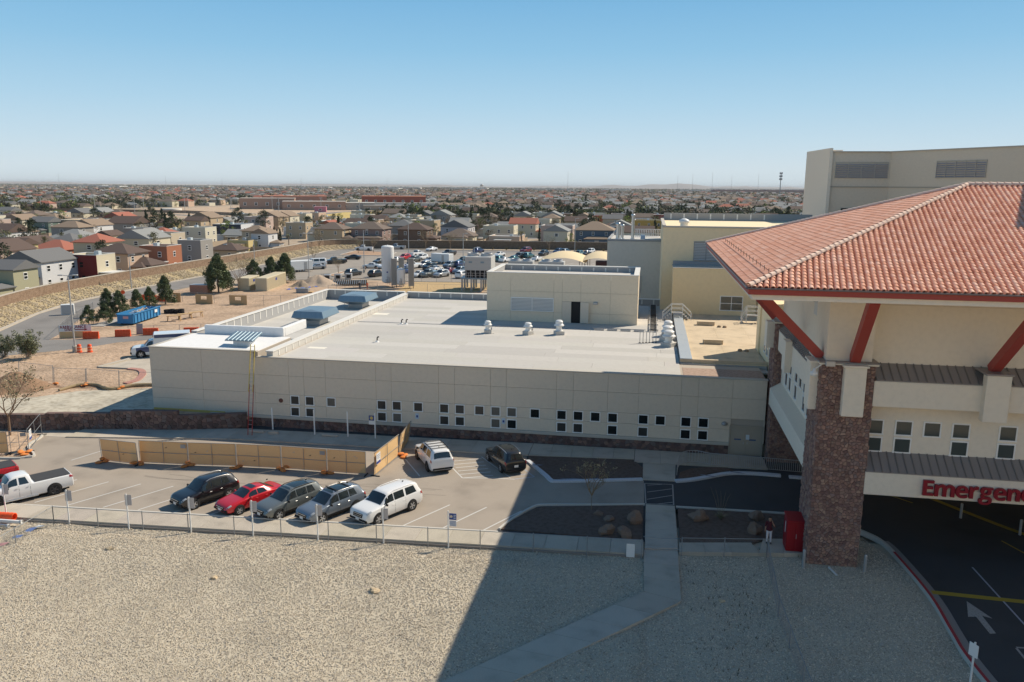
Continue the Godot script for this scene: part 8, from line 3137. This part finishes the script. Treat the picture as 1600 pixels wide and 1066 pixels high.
	# pipe, beams and banner at the gravel's west corner
	mb = MB.new()
	mb.xf = Transform3D(Basis(V(0, 0, 1), PI / 2) * Basis(Vector3.RIGHT, .06), V(-40.7, .3, -43.1))
	mb.lathe(Vector3.ZERO, [[.22, .0], [.27, .0], [.27, 3.5]], 18)
	for k in 11:
		mb.lathe(V(0, .2 + k * .3, 0), [[.27, .0], [.29, .04], [.27, .08]], 18)
	mb.lathe(Vector3.ZERO, [[.22, 3.4], [.22, .0]], 18)
	tag(put("drain_pipe", mb, M.orange), "bright orange ribbed drain pipe lying at the gravel's west corner", "pipe")
	for k in 2:
		t = thing("aluminium_beam", ["long silver beam lying just before the orange pipe", "shorter silver beam lying nearest us at the gravel's west corner"][k], "beam", V(-39.75 if k == 0 else -40.1, .22, -42.6 if k == 0 else -41.9), .03, "silver beams")
		put("beam", a_box(V(-2.0, .0, 0), V(4.0, .2, .16), .02), M.galvanised if k else M.metal_white, t)
		mb = MB.new()
		mb.xf = Transform3D(Basis(V(0, 0, 1), -PI / 2) * Basis(Vector3.RIGHT, .0), V(.0, 0, 0))
		mb.lathe(Vector3.ZERO, [[.15, -.1], [.15, .02], [.08, .02], [.07, -.03], [.0, -.03]], 14)
		put("end_cap", mb, M.metal_grey, t)
	t = thing("fallen_banner", "blue and white banner lying crumpled along the west fence foot", "banner", V(-38.4, .06, -41.0))
	for k in 7:
		var rows := []
		for j in 2:
			var row := PackedVector3Array()
			for i in 4:
				var zz := 2.4 - (k + i / 3.0) * .6
				row.append(V(.42 * (j - .5) + .12 * sin(zz * 1.3) - .12 * zz, .1 + .05 * sin(zz * 5.0 + j), zz * .9))
			rows.append(row)
		mb = MB.new()
		mb.grid(rows)
		put("strip", mb, mat("banner_red", Color(.5, .25, .25), .7) if k == 1 else M.metal_white if k % 2 == 0 else mat("banner_blue", Color(.13, .2, .42), .7), t)
	# boulders and plants in the beds
	var bo := [[-2.1, -48.35, .62, .55, "rounded brown boulder at the left front of the west bed's cluster"], [-.85, -48.1, .55, .6, "brown boulder at the right front of the west bed's cluster"], [-.3, -50.3, .5, .72, "pointed pale boulder at the right back of the west bed's cluster"], [-2.0, -50.5, .42, .3, "low rock at the middle back of the west bed's cluster"], [-2.75, -51.3, .36, .24, "low flat rock at the far back of the west bed's cluster"], [3.95, -51.75, .66, .52, "tan boulder alone in the middle of the east bed"], [7.75, -52.5, .5, .5, "grey boulder behind the person in the east bed"], [7.35, -50.2, .52, .62, "big brown boulder right behind the person"]]
	for q in bo:
		mb = MB.new()
		mb.col = Color(.24, .175, .135)
		mb.rock(V(0, q[3] * .45, 0), V(q[2] * .85, q[3] * .7, q[2] * .66), rng, .34)
		var o := put("boulder", mb, M.stone)
		o.position = V(q[0], .03, q[1])
		tag(o, q[4], "boulder", "boulders in the planted beds")
	bare_tree("wispy dry sapling standing among the west bed's boulders", V(-3.3, .05, -52.0), 4.2, "small bare trees near the car park", Color(.75, .66, .5), 3, 3, .02)
	t = thing("grass_tuft", "spiky dry grass plant with tall stalks in the east bed", "grass plant", V(5.4, .07, -52.0))
	mb = MB.new()
	for k in 90:
		var a := rng.randf() * TAU
		var l := rnd(.35, .7)
		var d := V(cos(a) * rnd(.3, 1.0), 1.0, sin(a) * rnd(.3, 1.0)).normalized() * l
		mb.col = Color(.24, .21, .13) * rnd(.7, 1.2)
		mb.tube([Vector3.ZERO, d * .6, d + V(d.x * .4, -.08, d.z * .4)], .012, 3, .003, false)
	for k in 5:
		mb.tube([Vector3.ZERO, V(-.5 + k * .22, 1.6, .1), V(-.8 + k * .34, 2.3 - .1 * k, .1)], .012, 4, .005, false)
	put("blades", mb, M.leaf, t)
	mb = MB.new()
	for k in 160:
		var p := Vector2(rnd(2.8, 7.0), rnd(-45.0, -34.0)) if k > 60 else Vector2(rnd(-8, 10), rnd(-53, -47))
		mb.col = Color(.13, .11, .07) * rnd(.6, 1.3)
		for j in 3:
			var a := rng.randf() * TAU
			mb.tube([V(p.x, -.08, p.y), V(p.x + cos(a) * .08, .08, p.y + sin(a) * .08)], .012, 3, .004, false)
	stuff("dry_weeds", mb, M.leaf)
	# railing of the ramp by the service door
	t = thing("ramp_railing", "grey steel railing with thin balusters along the ramp", "railing", V(0, 0, 0))
	var rp := smooth_path(P2([2.75, -60.2, 2.95, -62.0, 3.5, -63.0, 4.4, -63.3, 5.4, -62.85, 7.2, -62.75, 12.8, -62.35]), 4)
	var path := []
	for q in rp:
		path.append(V(q.x, 1.07, q.y))
	put("top_rail", a_tube(path, .025, 6), M.metal_grey, t)
	var lowr := []
	for p in path:
		lowr.append(p - V(0, .92, 0))
	put("bottom_rail", a_tube(lowr, .018, 6), M.metal_grey, t)
	var ln := .0
	for k in path.size() - 1:
		var d: float = path[k].distance_to(path[k + 1])
		var m := int(d / .14)
		for i in m:
			var p: Vector3 = path[k].lerp(path[k + 1], (i + .5) / m)
			put("baluster", a_box(p - V(0, .46, 0), V(.03, .92, .03)), M.metal_grey, t)
	for p in [path[0], path[8], path[16], path[-1]]:
		put("post", a_tube([p - V(0, 1.07, 0), p], .03, 6), M.metal_grey, t)
	# red cabinet, bollards, sign post at the drive
	t = thing("red_cabinet", "tall bright red metal cabinet at the foot of the stone pier", "cabinet", V(9.45, .12, -48.35))
	mb = MB.new()
	mb.box(V(0, .98, 0), V(1.05, 1.96, 1.15), .04)
	var cab := mat("cabinet_red", Color(.33, .009, .017), .45, {"tex": "fine", "s": .8})
	put("case", mb, cab, t)
	mb = MB.new()
	mb.xf = Transform3D(Basis(Vector3.RIGHT, .12), V(0, 2.03, 0))
	mb.box(Vector3.ZERO, V(1.12, .08, 1.25), .02)
	put("lid", mb, cab, t)
	for k in 2:
		put("door", a_box(V(-.26 + .52 * k, .96, .585), V(.48, 1.8, .02), .008), cab, t)
	put("handle", a_box(V(.04, 1.0, .61), V(.03, .3, .03)), M.metal_grey, t)
	put("hinge_rail", a_box(V(-.54, 1.4, .1), V(.02, .7, .12)), M.metal_white, t)
	for k in 2:
		var o := put("bollard", a_lathe(Vector3.ZERO, [[.095, -.2], [.095, .95], [.07, 1.03], [.0, 1.06]], 12), M.metal_grey)
		o.position = V([9.74, 13.17][k], -.05, [-46.29, -46.26][k])
		tag(o, ["pale steel bollard between the red cabinet and the stone pier's front", "pale steel bollard on the gravel right of the stone pier"][k], "bollard", "steel bollards")
	t = thing("drive_sign", "white sign on a post seen edge-on beside the red kerb", "sign", V(15.1, -.05, -35.6), -1.05)
	put("post", a_box(V(0, 1.0, 0), V(.07, 2.2, .06)), M.metal_white, t)
	put("plate", a_box(V(.0, 1.72, .05), V(.46, .62, .03), .005), M.metal_white, t)
	# people
	person("person in a maroon shirt and white trousers standing with one hand raised to the head", V(8.05, .12, -48.72), -.15, Color(.075, .012, .022), Color(.62, .60, .62), true, .016, Color(.015, .012, .012))
	person("worker in dark clothes standing beyond the clinic's back parapet", V(-57.9, 1.0, -153.4), .3, Color(.02, .025, .03), Color(.05, .06, .09), false, .026, Color(.5, .5, .45), "workers on the building site")
	person("worker in an orange vest standing near the tall gas tank", V(-56.4, 1.0, -153.7), -.4, Color(.85, .20, .10), Color(.45, .2, .15), false, .026, Color(.6, .55, .4), "workers on the building site")
	# the main hospital behind the camera, whose sunlit front faces the clinic
	t = thing("main_hospital", "long pale main hospital block facing the clinic and the emergency entrance", "building", V(62.0, 0, 30.0))
	put("wall", a_box(V(0, 15.0, 0), V(100.0, 30.0, 20.0)), M.stucco_warm, t)
	for j in 5:
		for k in 24:
			if k % 3 == 2:
				continue
			put("window", a_box(V(-47.0 + k * 4.0, 4.0 + j * 5.5, -10.02), V(1.6, 2.0, .08)), M.glass, t)
# ---------------------------------------------------------------- vehicles
# A vehicle is lofted from its profile: [place along the length from the nose, shoulder height, top height, width share, roof width share].
var CAR := {
	"suv": {"l": 4.75, "w": 1.88, "h": 1.74, "r": .37, "fw": .195, "rw": .79, "ws": [.275, .415], "rg": [.925, .972], "sg": [[.33, .505], [.52, .685], [.70, .83]],
		"p": [[.0, .58, .62, .74, .6], [.025, .76, .82, .88, .7], [.07, .88, .95, .96, .76], [.16, .95, 1.04, 1.0, .78], [.255, 1.0, 1.10, 1.0, .78], [.29, 1.02, 1.16, 1.0, .76], [.42, 1.04, 1.66, 1.0, .70], [.50, 1.05, 1.73, 1.0, .69], [.68, 1.06, 1.74, 1.0, .68], [.84, 1.08, 1.70, .99, .66], [.92, 1.09, 1.64, .97, .62], [.975, 1.08, 1.20, .95, .72], [.99, .95, 1.05, .93, .74], [1.0, .60, .66, .88, .74]]},
	"boxy": {"l": 5.05, "w": 1.98, "h": 1.84, "r": .39, "fw": .19, "rw": .79, "ws": [.26, .375], "rg": [.945, .978], "sg": [[.305, .475], [.49, .665], [.70, .89]],
		"p": [[.0, .64, .70, .80, .66], [.02, .90, .96, .90, .74], [.06, 1.0, 1.06, .97, .78], [.15, 1.05, 1.13, 1.0, .79], [.24, 1.08, 1.18, 1.0, .79], [.27, 1.10, 1.24, 1.0, .77], [.38, 1.12, 1.76, 1.0, .73], [.47, 1.13, 1.83, 1.0, .72], [.68, 1.13, 1.84, 1.0, .72], [.87, 1.14, 1.82, .99, .71], [.94, 1.14, 1.76, .98, .68], [.98, 1.12, 1.26, .96, .76], [.992, 1.0, 1.1, .95, .78], [1.0, .62, .70, .90, .78]]},
	"sedan": {"l": 4.65, "w": 1.80, "h": 1.46, "r": .34, "fw": .2, "rw": .79, "ws": [.30, .43], "rg": [.70, .835], "sg": [[.37, .52], [.535, .68]],
		"p": [[.0, .50, .55, .74, .6], [.025, .66, .72, .88, .7], [.08, .78, .84, .96, .76], [.18, .86, .93, 1.0, .78], [.28, .91, .99, 1.0, .77], [.31, .92, 1.04, 1.0, .74], [.44, .94, 1.40, 1.0, .66], [.54, .95, 1.46, 1.0, .64], [.66, .96, 1.42, 1.0, .63], [.73, .96, 1.32, .99, .63], [.85, .98, 1.05, .97, .72], [.95, .99, 1.04, .95, .74], [.985, .90, .98, .92, .74], [1.0, .52, .58, .86, .72]]},
	"pickup": {"l": 5.8, "w": 2.02, "h": 1.88, "r": .42, "fw": .17, "rw": .78, "ws": [.245, .322], "rg": [.538, .558], "sg": [[.27, .395], [.415, .515]],
		"p": [[.0, .66, .72, .84, .7], [.015, .98, 1.04, .93, .76], [.05, 1.08, 1.14, .98, .8], [.14, 1.12, 1.19, 1.0, .82], [.225, 1.14, 1.23, 1.0, .82], [.245, 1.15, 1.28, 1.0, .80], [.325, 1.17, 1.80, 1.0, .75], [.39, 1.18, 1.88, 1.0, .74], [.49, 1.18, 1.87, 1.0, .74], [.535, 1.18, 1.81, 1.0, .73], [.56, 1.19, 1.26, 1.0, .82], [.57, 1.2, 1.25, 1.0, .84], [.985, 1.22, 1.26, .99, .84], [.995, 1.15, 1.2, .97, .84], [1.0, .62, .68, .93, .8]]},
	"van": {"l": 5.6, "w": 1.98, "h": 2.1, "r": .36, "fw": .16, "rw": .78, "ws": [.165, .275], "rg": [.962, .985], "sg": [[.205, .34], [.37, .62], [.65, .9]],
		"p": [[.0, .64, .7, .82, .68], [.02, .92, .98, .92, .74], [.06, 1.02, 1.1, .98, .78], [.14, 1.1, 1.22, 1.0, .8], [.16, 1.12, 1.28, 1.0, .8], [.28, 1.16, 1.98, 1.0, .76], [.36, 1.18, 2.08, 1.0, .75], [.7, 1.18, 2.1, 1.0, .75], [.93, 1.18, 2.08, 1.0, .74], [.965, 1.18, 2.02, .99, .73], [.988, 1.16, 1.4, .98, .8], [1.0, .6, .66, .95, .8]]},
}

class Body:
	var st := []
	var length := 4.7
	var half := .9
	var h := 1.7

	func ring(t: float) -> Array:
		var k := 0
		while k < st.size() - 2 and t > st[k + 1][0]:
			k += 1
		var f := clampf((t - st[k][0]) / (st[k + 1][0] - st[k][0]), 0, 1)
		var q := []
		for i in range(1, 5):
			q.append(lerpf(st[k][i], st[k + 1][i], f))
		var z := length * (.5 - t)
		var w: float = half * q[2]
		var belt: float = q[0]
		var top: float = q[1]
		var rw: float = half * q[2] * q[3]
		var low := .26 if t > .03 and t < .97 else .34
		var r := [Vector3(w * .84, low, z), Vector3(w * .97, low + .11, z), Vector3(w, (low + belt) * .52 + .05, z), Vector3(w * .975, belt - .03, z), Vector3(w * .93, belt + .03 if top > belt + .2 else belt + (top - belt) * .35, z),
			Vector3(rw, top - (.075 if top > belt + .2 else (top - belt) * .3), z), Vector3(rw * .72, top - .012, z), Vector3(0, top, z)]
		var all := []
		for p in r:
			all.append(Vector3(-p.x, p.y, p.z))
		for i in range(r.size() - 2, -1, -1):
			all.append(r[i])
		return all

	func at(t: float, j: float) -> Vector3:
		var r := ring(t)
		var k := clampi(int(j), 0, r.size() - 2)
		return r[k].lerp(r[k + 1], j - k)

	func skin(mb: MB) -> void:
		var rows := []
		for k in st.size():
			if k > 0:
				var t0: float = st[k - 1][0]
				rows.append(PackedVector3Array(ring((t0 + st[k][0]) * .5)))
			rows.append(PackedVector3Array(ring(st[k][0])))
		mb.grid(rows)
		var a := Array(rows[0])
		mb.face_out(a, Vector3(0, 0, 1))
		mb.face_out(Array(rows[rows.size() - 1]), Vector3(0, 0, -1))

	func patch(mb: MB, t0: float, t1: float, j0: float, j1: float, off: float, n := 3, t0b := -1.0, t1b := -1.0) -> void:   # a piece of the skin, raised by off; the b-values slant its ends
		var rows := []
		for i in n + 1:
			var row := PackedVector3Array()
			var f := float(i) / n
			for k in n + 1:
				var j := lerpf(j0, j1, float(k) / n)
				var g := float(k) / n
				var ta := t0 if t0b < 0 else lerpf(t0, t0b, g)
				var tb := t1 if t1b < 0 else lerpf(t1, t1b, g)
				var t := lerpf(ta, tb, f)
				var p := at(t, j)
				var e := .01
				var nn := (at(t, minf(j + e, 13.99)) - at(t, maxf(j - e, 0))).cross(at(minf(t + e, 1), j) - at(maxf(t - e, 0), j)).normalized()
				row.append(p + nn * off)
			rows.append(row)
		mb.grid(rows)

func wheel_mesh(parent: Node, at: Vector3, r: float, s: float, near: bool, rim_m: Material) -> void:
	var mb := MB.new()
	mb.xf = Transform3D(Basis(Vector3.FORWARD, PI / 2 * s), at)
	var w := .22
	mb.col = Color(.02, .02, .021)
	mb.lathe(Vector3.ZERO, [[r * .62, -w], [r * .96, -w], [r, -w + .03], [r, -.03], [r * .95, .0], [r * .66, .004], [r * .64, -.03]], 18 if near else 12)
	if not near:
		mb.col = Color(.36, .37, .38)
		mb.lathe(Vector3.ZERO, [[r * .64, -.01], [r * .3, -.03], [.0, -.025]], 10)
		put("wheel", mb, M.plain, parent)
		return
	var o := put("wheel", mb, M.plain, parent)
	var k := MB.new()
	k.xf = mb.xf
	k.lathe(Vector3.ZERO, [[r * .68, -.012], [r * .64, .0], [r * .60, -.02], [r * .58, -.07], [.0, -.08]], 18)
	for i in 5:
		var a := TAU * i / 5.0
		for q in [-.13, .13]:
			k.beam(V(cos(a + q * 2.2) * .05, -.02, sin(a + q * 2.2) * .05), V(cos(a + q) * r * .6, -.018, sin(a + q) * r * .6), .045, .03)
	k.lathe(Vector3.ZERO, [[.075, -.03], [.07, .0], [.0, .005]], 10)
	put("rim", k, rim_m, o)

func make_car(called: String, label: String, cat: String, kind: String, paint: Material, at: Vector3, turn: float, group: String, near := false, o := {}) -> Node3D:
	var d: Dictionary = CAR[kind]
	var t := thing(called, label, cat, at, turn, group)
	var b := Body.new()
	b.st = d.p
	b.length = o.get("l", d.l)
	b.half = d.w * .5
	b.h = d.h
	var mb := MB.new()
	b.skin(mb)
	put("body", mb, paint, t)
	# underside and wheel arches
	mb = MB.new()
	mb.box(V(0, .3, 0), V(d.w * .8, .2, b.length * .9))
	for s in [-1.0, 1.0]:
		for f in [d.fw, d.rw]:
			mb.xf = Transform3D(Basis(Vector3.FORWARD, PI / 2 * s), V(s * (d.w * .5 + .006), d.r, b.length * (.5 - f)))
			mb.lathe(Vector3.ZERO, [[d.r * 1.17, -.1], [d.r * 1.17, .0], [.0, .0]], 18)
	mb.xf = Transform3D.IDENTITY
	put("underbody", mb, M.rubber, t)
	for s in [-1.0, 1.0]:
		for f in [d.fw, d.rw]:
			wheel_mesh(t, V(s * (d.w * .5 + .02), d.r, b.length * (.5 - f)), d.r, s, near, M.get(o.get("rim", "rim_silver"), M.metal_grey))
	# glazing
	mb = MB.new()
	b.patch(mb, d.ws[0], d.ws[1], 5.15, 8.85, .012, 4)
	put("windshield", mb, M.car_glass, t)
	mb = MB.new()
	b.patch(mb, d.rg[0], d.rg[1], 5.25, 8.75, .012, 4)
	put("rear_window", mb, M.car_glass, t)
	for side in 2:
		for i in d.sg.size():
			mb = MB.new()
			var g: Array = d.sg[i]
			var lean: float = .045 if i == 0 else .0
			var back: float = .03 if i == d.sg.size() - 1 and kind != "van" else .0
			var j0: float = 4.12 if side == 0 else 9.88
			var j1: float = 4.9 if side == 0 else 9.1
			if side == 0:
				b.patch(mb, g[0], g[1], j0, j1, .012, 2, g[0] + lean, g[1] - back)
			else:
				b.patch(mb, g[0] + lean, g[1] - back, j1, j0, .012, 2, g[0], g[1])
			put("side_window", mb, M.car_glass, t)
	# lamps
	for side in [0, 1]:
		mb = MB.new()
		if side == 0:
			b.patch(mb, .018, .085, 3.1, 4.5, .012, 3)
		else:
			b.patch(mb, .018, .085, 9.5, 10.9, .012, 3)
		put("headlight", mb, M.headlamp, t)
		mb = MB.new()
		if side == 0:
			b.patch(mb, .955, .992, 2.7, 3.95, .012, 3)
		else:
			b.patch(mb, .955, .992, 10.05, 11.3, .012, 3)
		put("taillight", mb, M.taillamp, t)
	if not near:
		return t
	# grille, bumpers, plate, mirrors, handles, rails, seams
	mb = MB.new()
	mb.xf = Transform3D(Basis(Vector3.RIGHT, -.15), V(0, d.p[1][1] * .82, b.length * .5 - .015))
	mb.box(V(0, 0, 0), V(d.w * .46, .26, .08), .03)
	var gr := put("grille", mb, M.dark, t)
	mb = MB.new()
	mb.xf = Transform3D(Basis(Vector3.RIGHT, -.15), V(0, d.p[1][1] * .82, b.length * .5 + .03))
	mb.box(V(0, .1, 0), V(d.w * .44, .03, .03))
	mb.box(V(0, -.02, 0), V(d.w * .4, .025, .03))
	put("grille_bar", mb, M.steel, gr)
	for e in [1.0, -1.0]:
		put("bumper", a_box(V(0, .44, e * (b.length * .5 - .06)), V(d.w * .84, .2, .2), .06), M.get(o.get("bumper", "rubber"), M.rubber), t)
		put("number_plate", a_box(V(0, .5 if e > 0 else .72, e * (b.length * .5 + .045)), V(.32, .16, .02)), M.metal_white, t)
	for s in [-1.0, 1.0]:
		mb = MB.new()
		var zz: float = b.length * (.5 - d.sg[0][0] - .015)
		mb.box(V(s * (d.w * .5 + .09), d.p[5][1] + .08, zz), V(.2, .16, .12), .04)
		mb.beam(V(s * (d.w * .46), d.p[5][1] + .02, zz), V(s * (d.w * .5 + .05), d.p[5][1] + .05, zz), .05, .05)
		put("mirror", mb, M.rubber if o.get("black_mirror", true) else paint, t)
		for i in 2:
			put("door_handle", a_box(V(s * (d.w * .49 + .01), d.p[6][1] - .12, b.length * (.5 - d.sg[i][1] + .02)), V(.04, .035, .18), .01), M.steel if o.get("chrome", false) else paint, t)
		mb = MB.new()
		for tt in [d.sg[0][0] - .02, d.sg[0][1] + .007, d.sg[1][1] + .007]:
			if s < 0:
				b.patch(mb, tt, tt + .0028, 1.1, 4.0, .006, 4)
			else:
				b.patch(mb, tt, tt + .0028, 10.0, 12.9, .006, 4)
		put("door_gap", mb, M.dark, t)
		if o.get("rails", false):
			mb = MB.new()
			var rail := []
			for k in 7:
				var p := b.at(lerpf(.45, .87, k / 6.0), 5.2 if s < 0 else 8.8)
				rail.append(p + V(0, .05 if k > 0 and k < 6 else .0, 0))
			mb.tube(rail, .022, 6)
			put("roof_rail", mb, M.get(o.rails, M.steel), t)
		if o.get("clad", false):
			mb = MB.new()
			if s < 0:
				b.patch(mb, .04, .96, .05, 1.25, .012, 8)
			else:
				b.patch(mb, .04, .96, 12.75, 13.95, .012, 8)
			put("sill_cladding", mb, M.rubber, t)
	if o.get("sunroof", false):
		mb = MB.new()
		b.patch(mb, o.sunroof[0], o.sunroof[1], 5.9, 8.1, .01, 4)
		put("sunroof", mb, M.car_glass, t)
	if o.get("bars", false):
		for tt in o.bars:
			mb = MB.new()
			var p := b.at(tt, 5.2)
			mb.box(V(0, p.y + .11, p.z), V(absf(p.x) * 2.0 + .1, .04, .07), .01)
			put("cross_bar", mb, M.rubber, t)
	mb = MB.new()
	mb.box(V(0, d.h + .05, b.length * (.5 - .8)), V(.03, .08, .14), .01)
	if kind != "pickup":
		put("antenna_fin", mb, M.rubber, t)
	else:
		mb = MB.new()
		b.patch(mb, .578, .975, 4.6, 9.4, .03, 4)
		put("bed_cover", mb, mat("bed_cover", Color(.055, .056, .06), .85), t)
		for s in [-1.0, 1.0]:
			put("side_step", a_box(V(s * (d.w * .5 - .02), .3, b.length * .08), V(.16, .07, b.length * .36), .02), M.steel, t)
	return t

func paint_mat(key: String, c: Color, metal := .0) -> StandardMaterial3D:
	if M.has(key):
		return M[key]
	return mat(key, c, .28, {"metal": metal, "coat": .8, "spec": .5})

func car_materials() -> void:
	mat("car_glass", Color(.018, .024, .026), .05, {"spec": .7})
	mat("headlamp", Color(.42, .44, .45), .12, {"coat": 1.0})
	mat("taillamp", Color(.36, .012, .012), .15, {"coat": 1.0})
	mat("rim_silver", Color(.5, .51, .52), .3, {"metal": .7})
	mat("rim_dark", Color(.06, .06, .065), .3, {"metal": .5})
	if not M.has("steel"):
		mat("steel", Color(.62, .62, .61), .3, {"metal": .8})
	paint_mat("paint_car_white", Color(.78, .78, .77))
	paint_mat("paint_car_black", Color(.010, .010, .012))
	paint_mat("paint_car_red", Color(.55, .012, .02), .1)
	paint_mat("paint_car_grey", Color(.17, .185, .18), .4)
	paint_mat("paint_car_blue_grey", Color(.20, .235, .28), .4)
	paint_mat("paint_car_silver", Color(.45, .46, .47), .5)
	paint_mat("paint_car_navy", Color(.03, .06, .16), .3)
	paint_mat("paint_car_dark_grey", Color(.06, .065, .07), .4)
	paint_mat("paint_car_teal", Color(.05, .16, .17), .3)
	paint_mat("paint_car_maroon", Color(.2, .02, .03), .2)

func build_front_cars() -> void:
	var a := atan2(-.49, .87)
	var g := "cars parked in the front stalls"
	make_car("parked_car", "black compact crossover with grey roof rails, first of the five parked along the fence", "car", "suv", M.paint_car_black, V(-30.3, .005, -48.7), a, g, true, {"rails": "steel", "clad": true, "l": 4.45, "chrome": true})
	make_car("parked_car", "bright red sedan with a sunroof between black crossover and dark grey car", "car", "sedan", M.paint_car_red, V(-26.75, .005, -48.45), a, g, true, {"sunroof": [.47, .56], "black_mirror": false})
	make_car("parked_car", "dark green grey crossover with a black glass roof beside the red sedan", "car", "suv", M.paint_car_grey, V(-23.75, .005, -48.25), a, g, true, {"rails": "rubber", "sunroof": [.44, .78], "clad": true, "chrome": true})
	make_car("parked_car", "blue grey crossover with black roof cross bars beside the white boxy one", "car", "suv", M.paint_car_blue_grey, V(-20.7, .005, -48.2), a, g, true, {"rails": "steel", "sunroof": [.44, .74], "bars": [.52, .74], "clad": true, "l": 4.8, "chrome": true})
	make_car("parked_car", "large white boxy sport utility car facing the fence, last of the five", "car", "boxy", M.paint_car_white, V(-17.0, .005, -48.9), a, g, true, {"rails": "paint_car_white", "rim": "rim_silver"})
	make_car("parked_car", "white three-row car with roof cross bars backed towards us beside the tan fence", "car", "boxy", M.paint_car_white, V(-16.5, .005, -59.1), a + PI + 1.07, "cars parked by the clinic wall", true, {"bars": [.48, .6, .72, .83], "rails": "rubber", "rim": "rim_dark"})
	make_car("parked_car", "black crossover with silver roof rails parked half in shade by the hatched bay", "car", "suv", M.paint_car_black, V(-10.8, .005, -59.85), a + PI + 1.07, "cars parked by the clinic wall", true, {"rails": "steel", "sunroof": [.46, .72], "chrome": true})
	make_car("pickup_truck", "white four-door pickup with dark bed cover and black wheels beside the footway", "pickup truck", "pickup", M.paint_car_white, V(-43.15, .005, -46.9), a - .12, "pickups in the front stalls", true, {"rim": "rim_dark", "chrome": true})
	make_car("pickup_truck", "red pickup with dark bed cover half hidden behind the white pickup", "pickup truck", "pickup", M.paint_car_red, V(-48.3, .005, -47.7), a - .12, "pickups in the front stalls", true, {"rim": "rim_dark"})
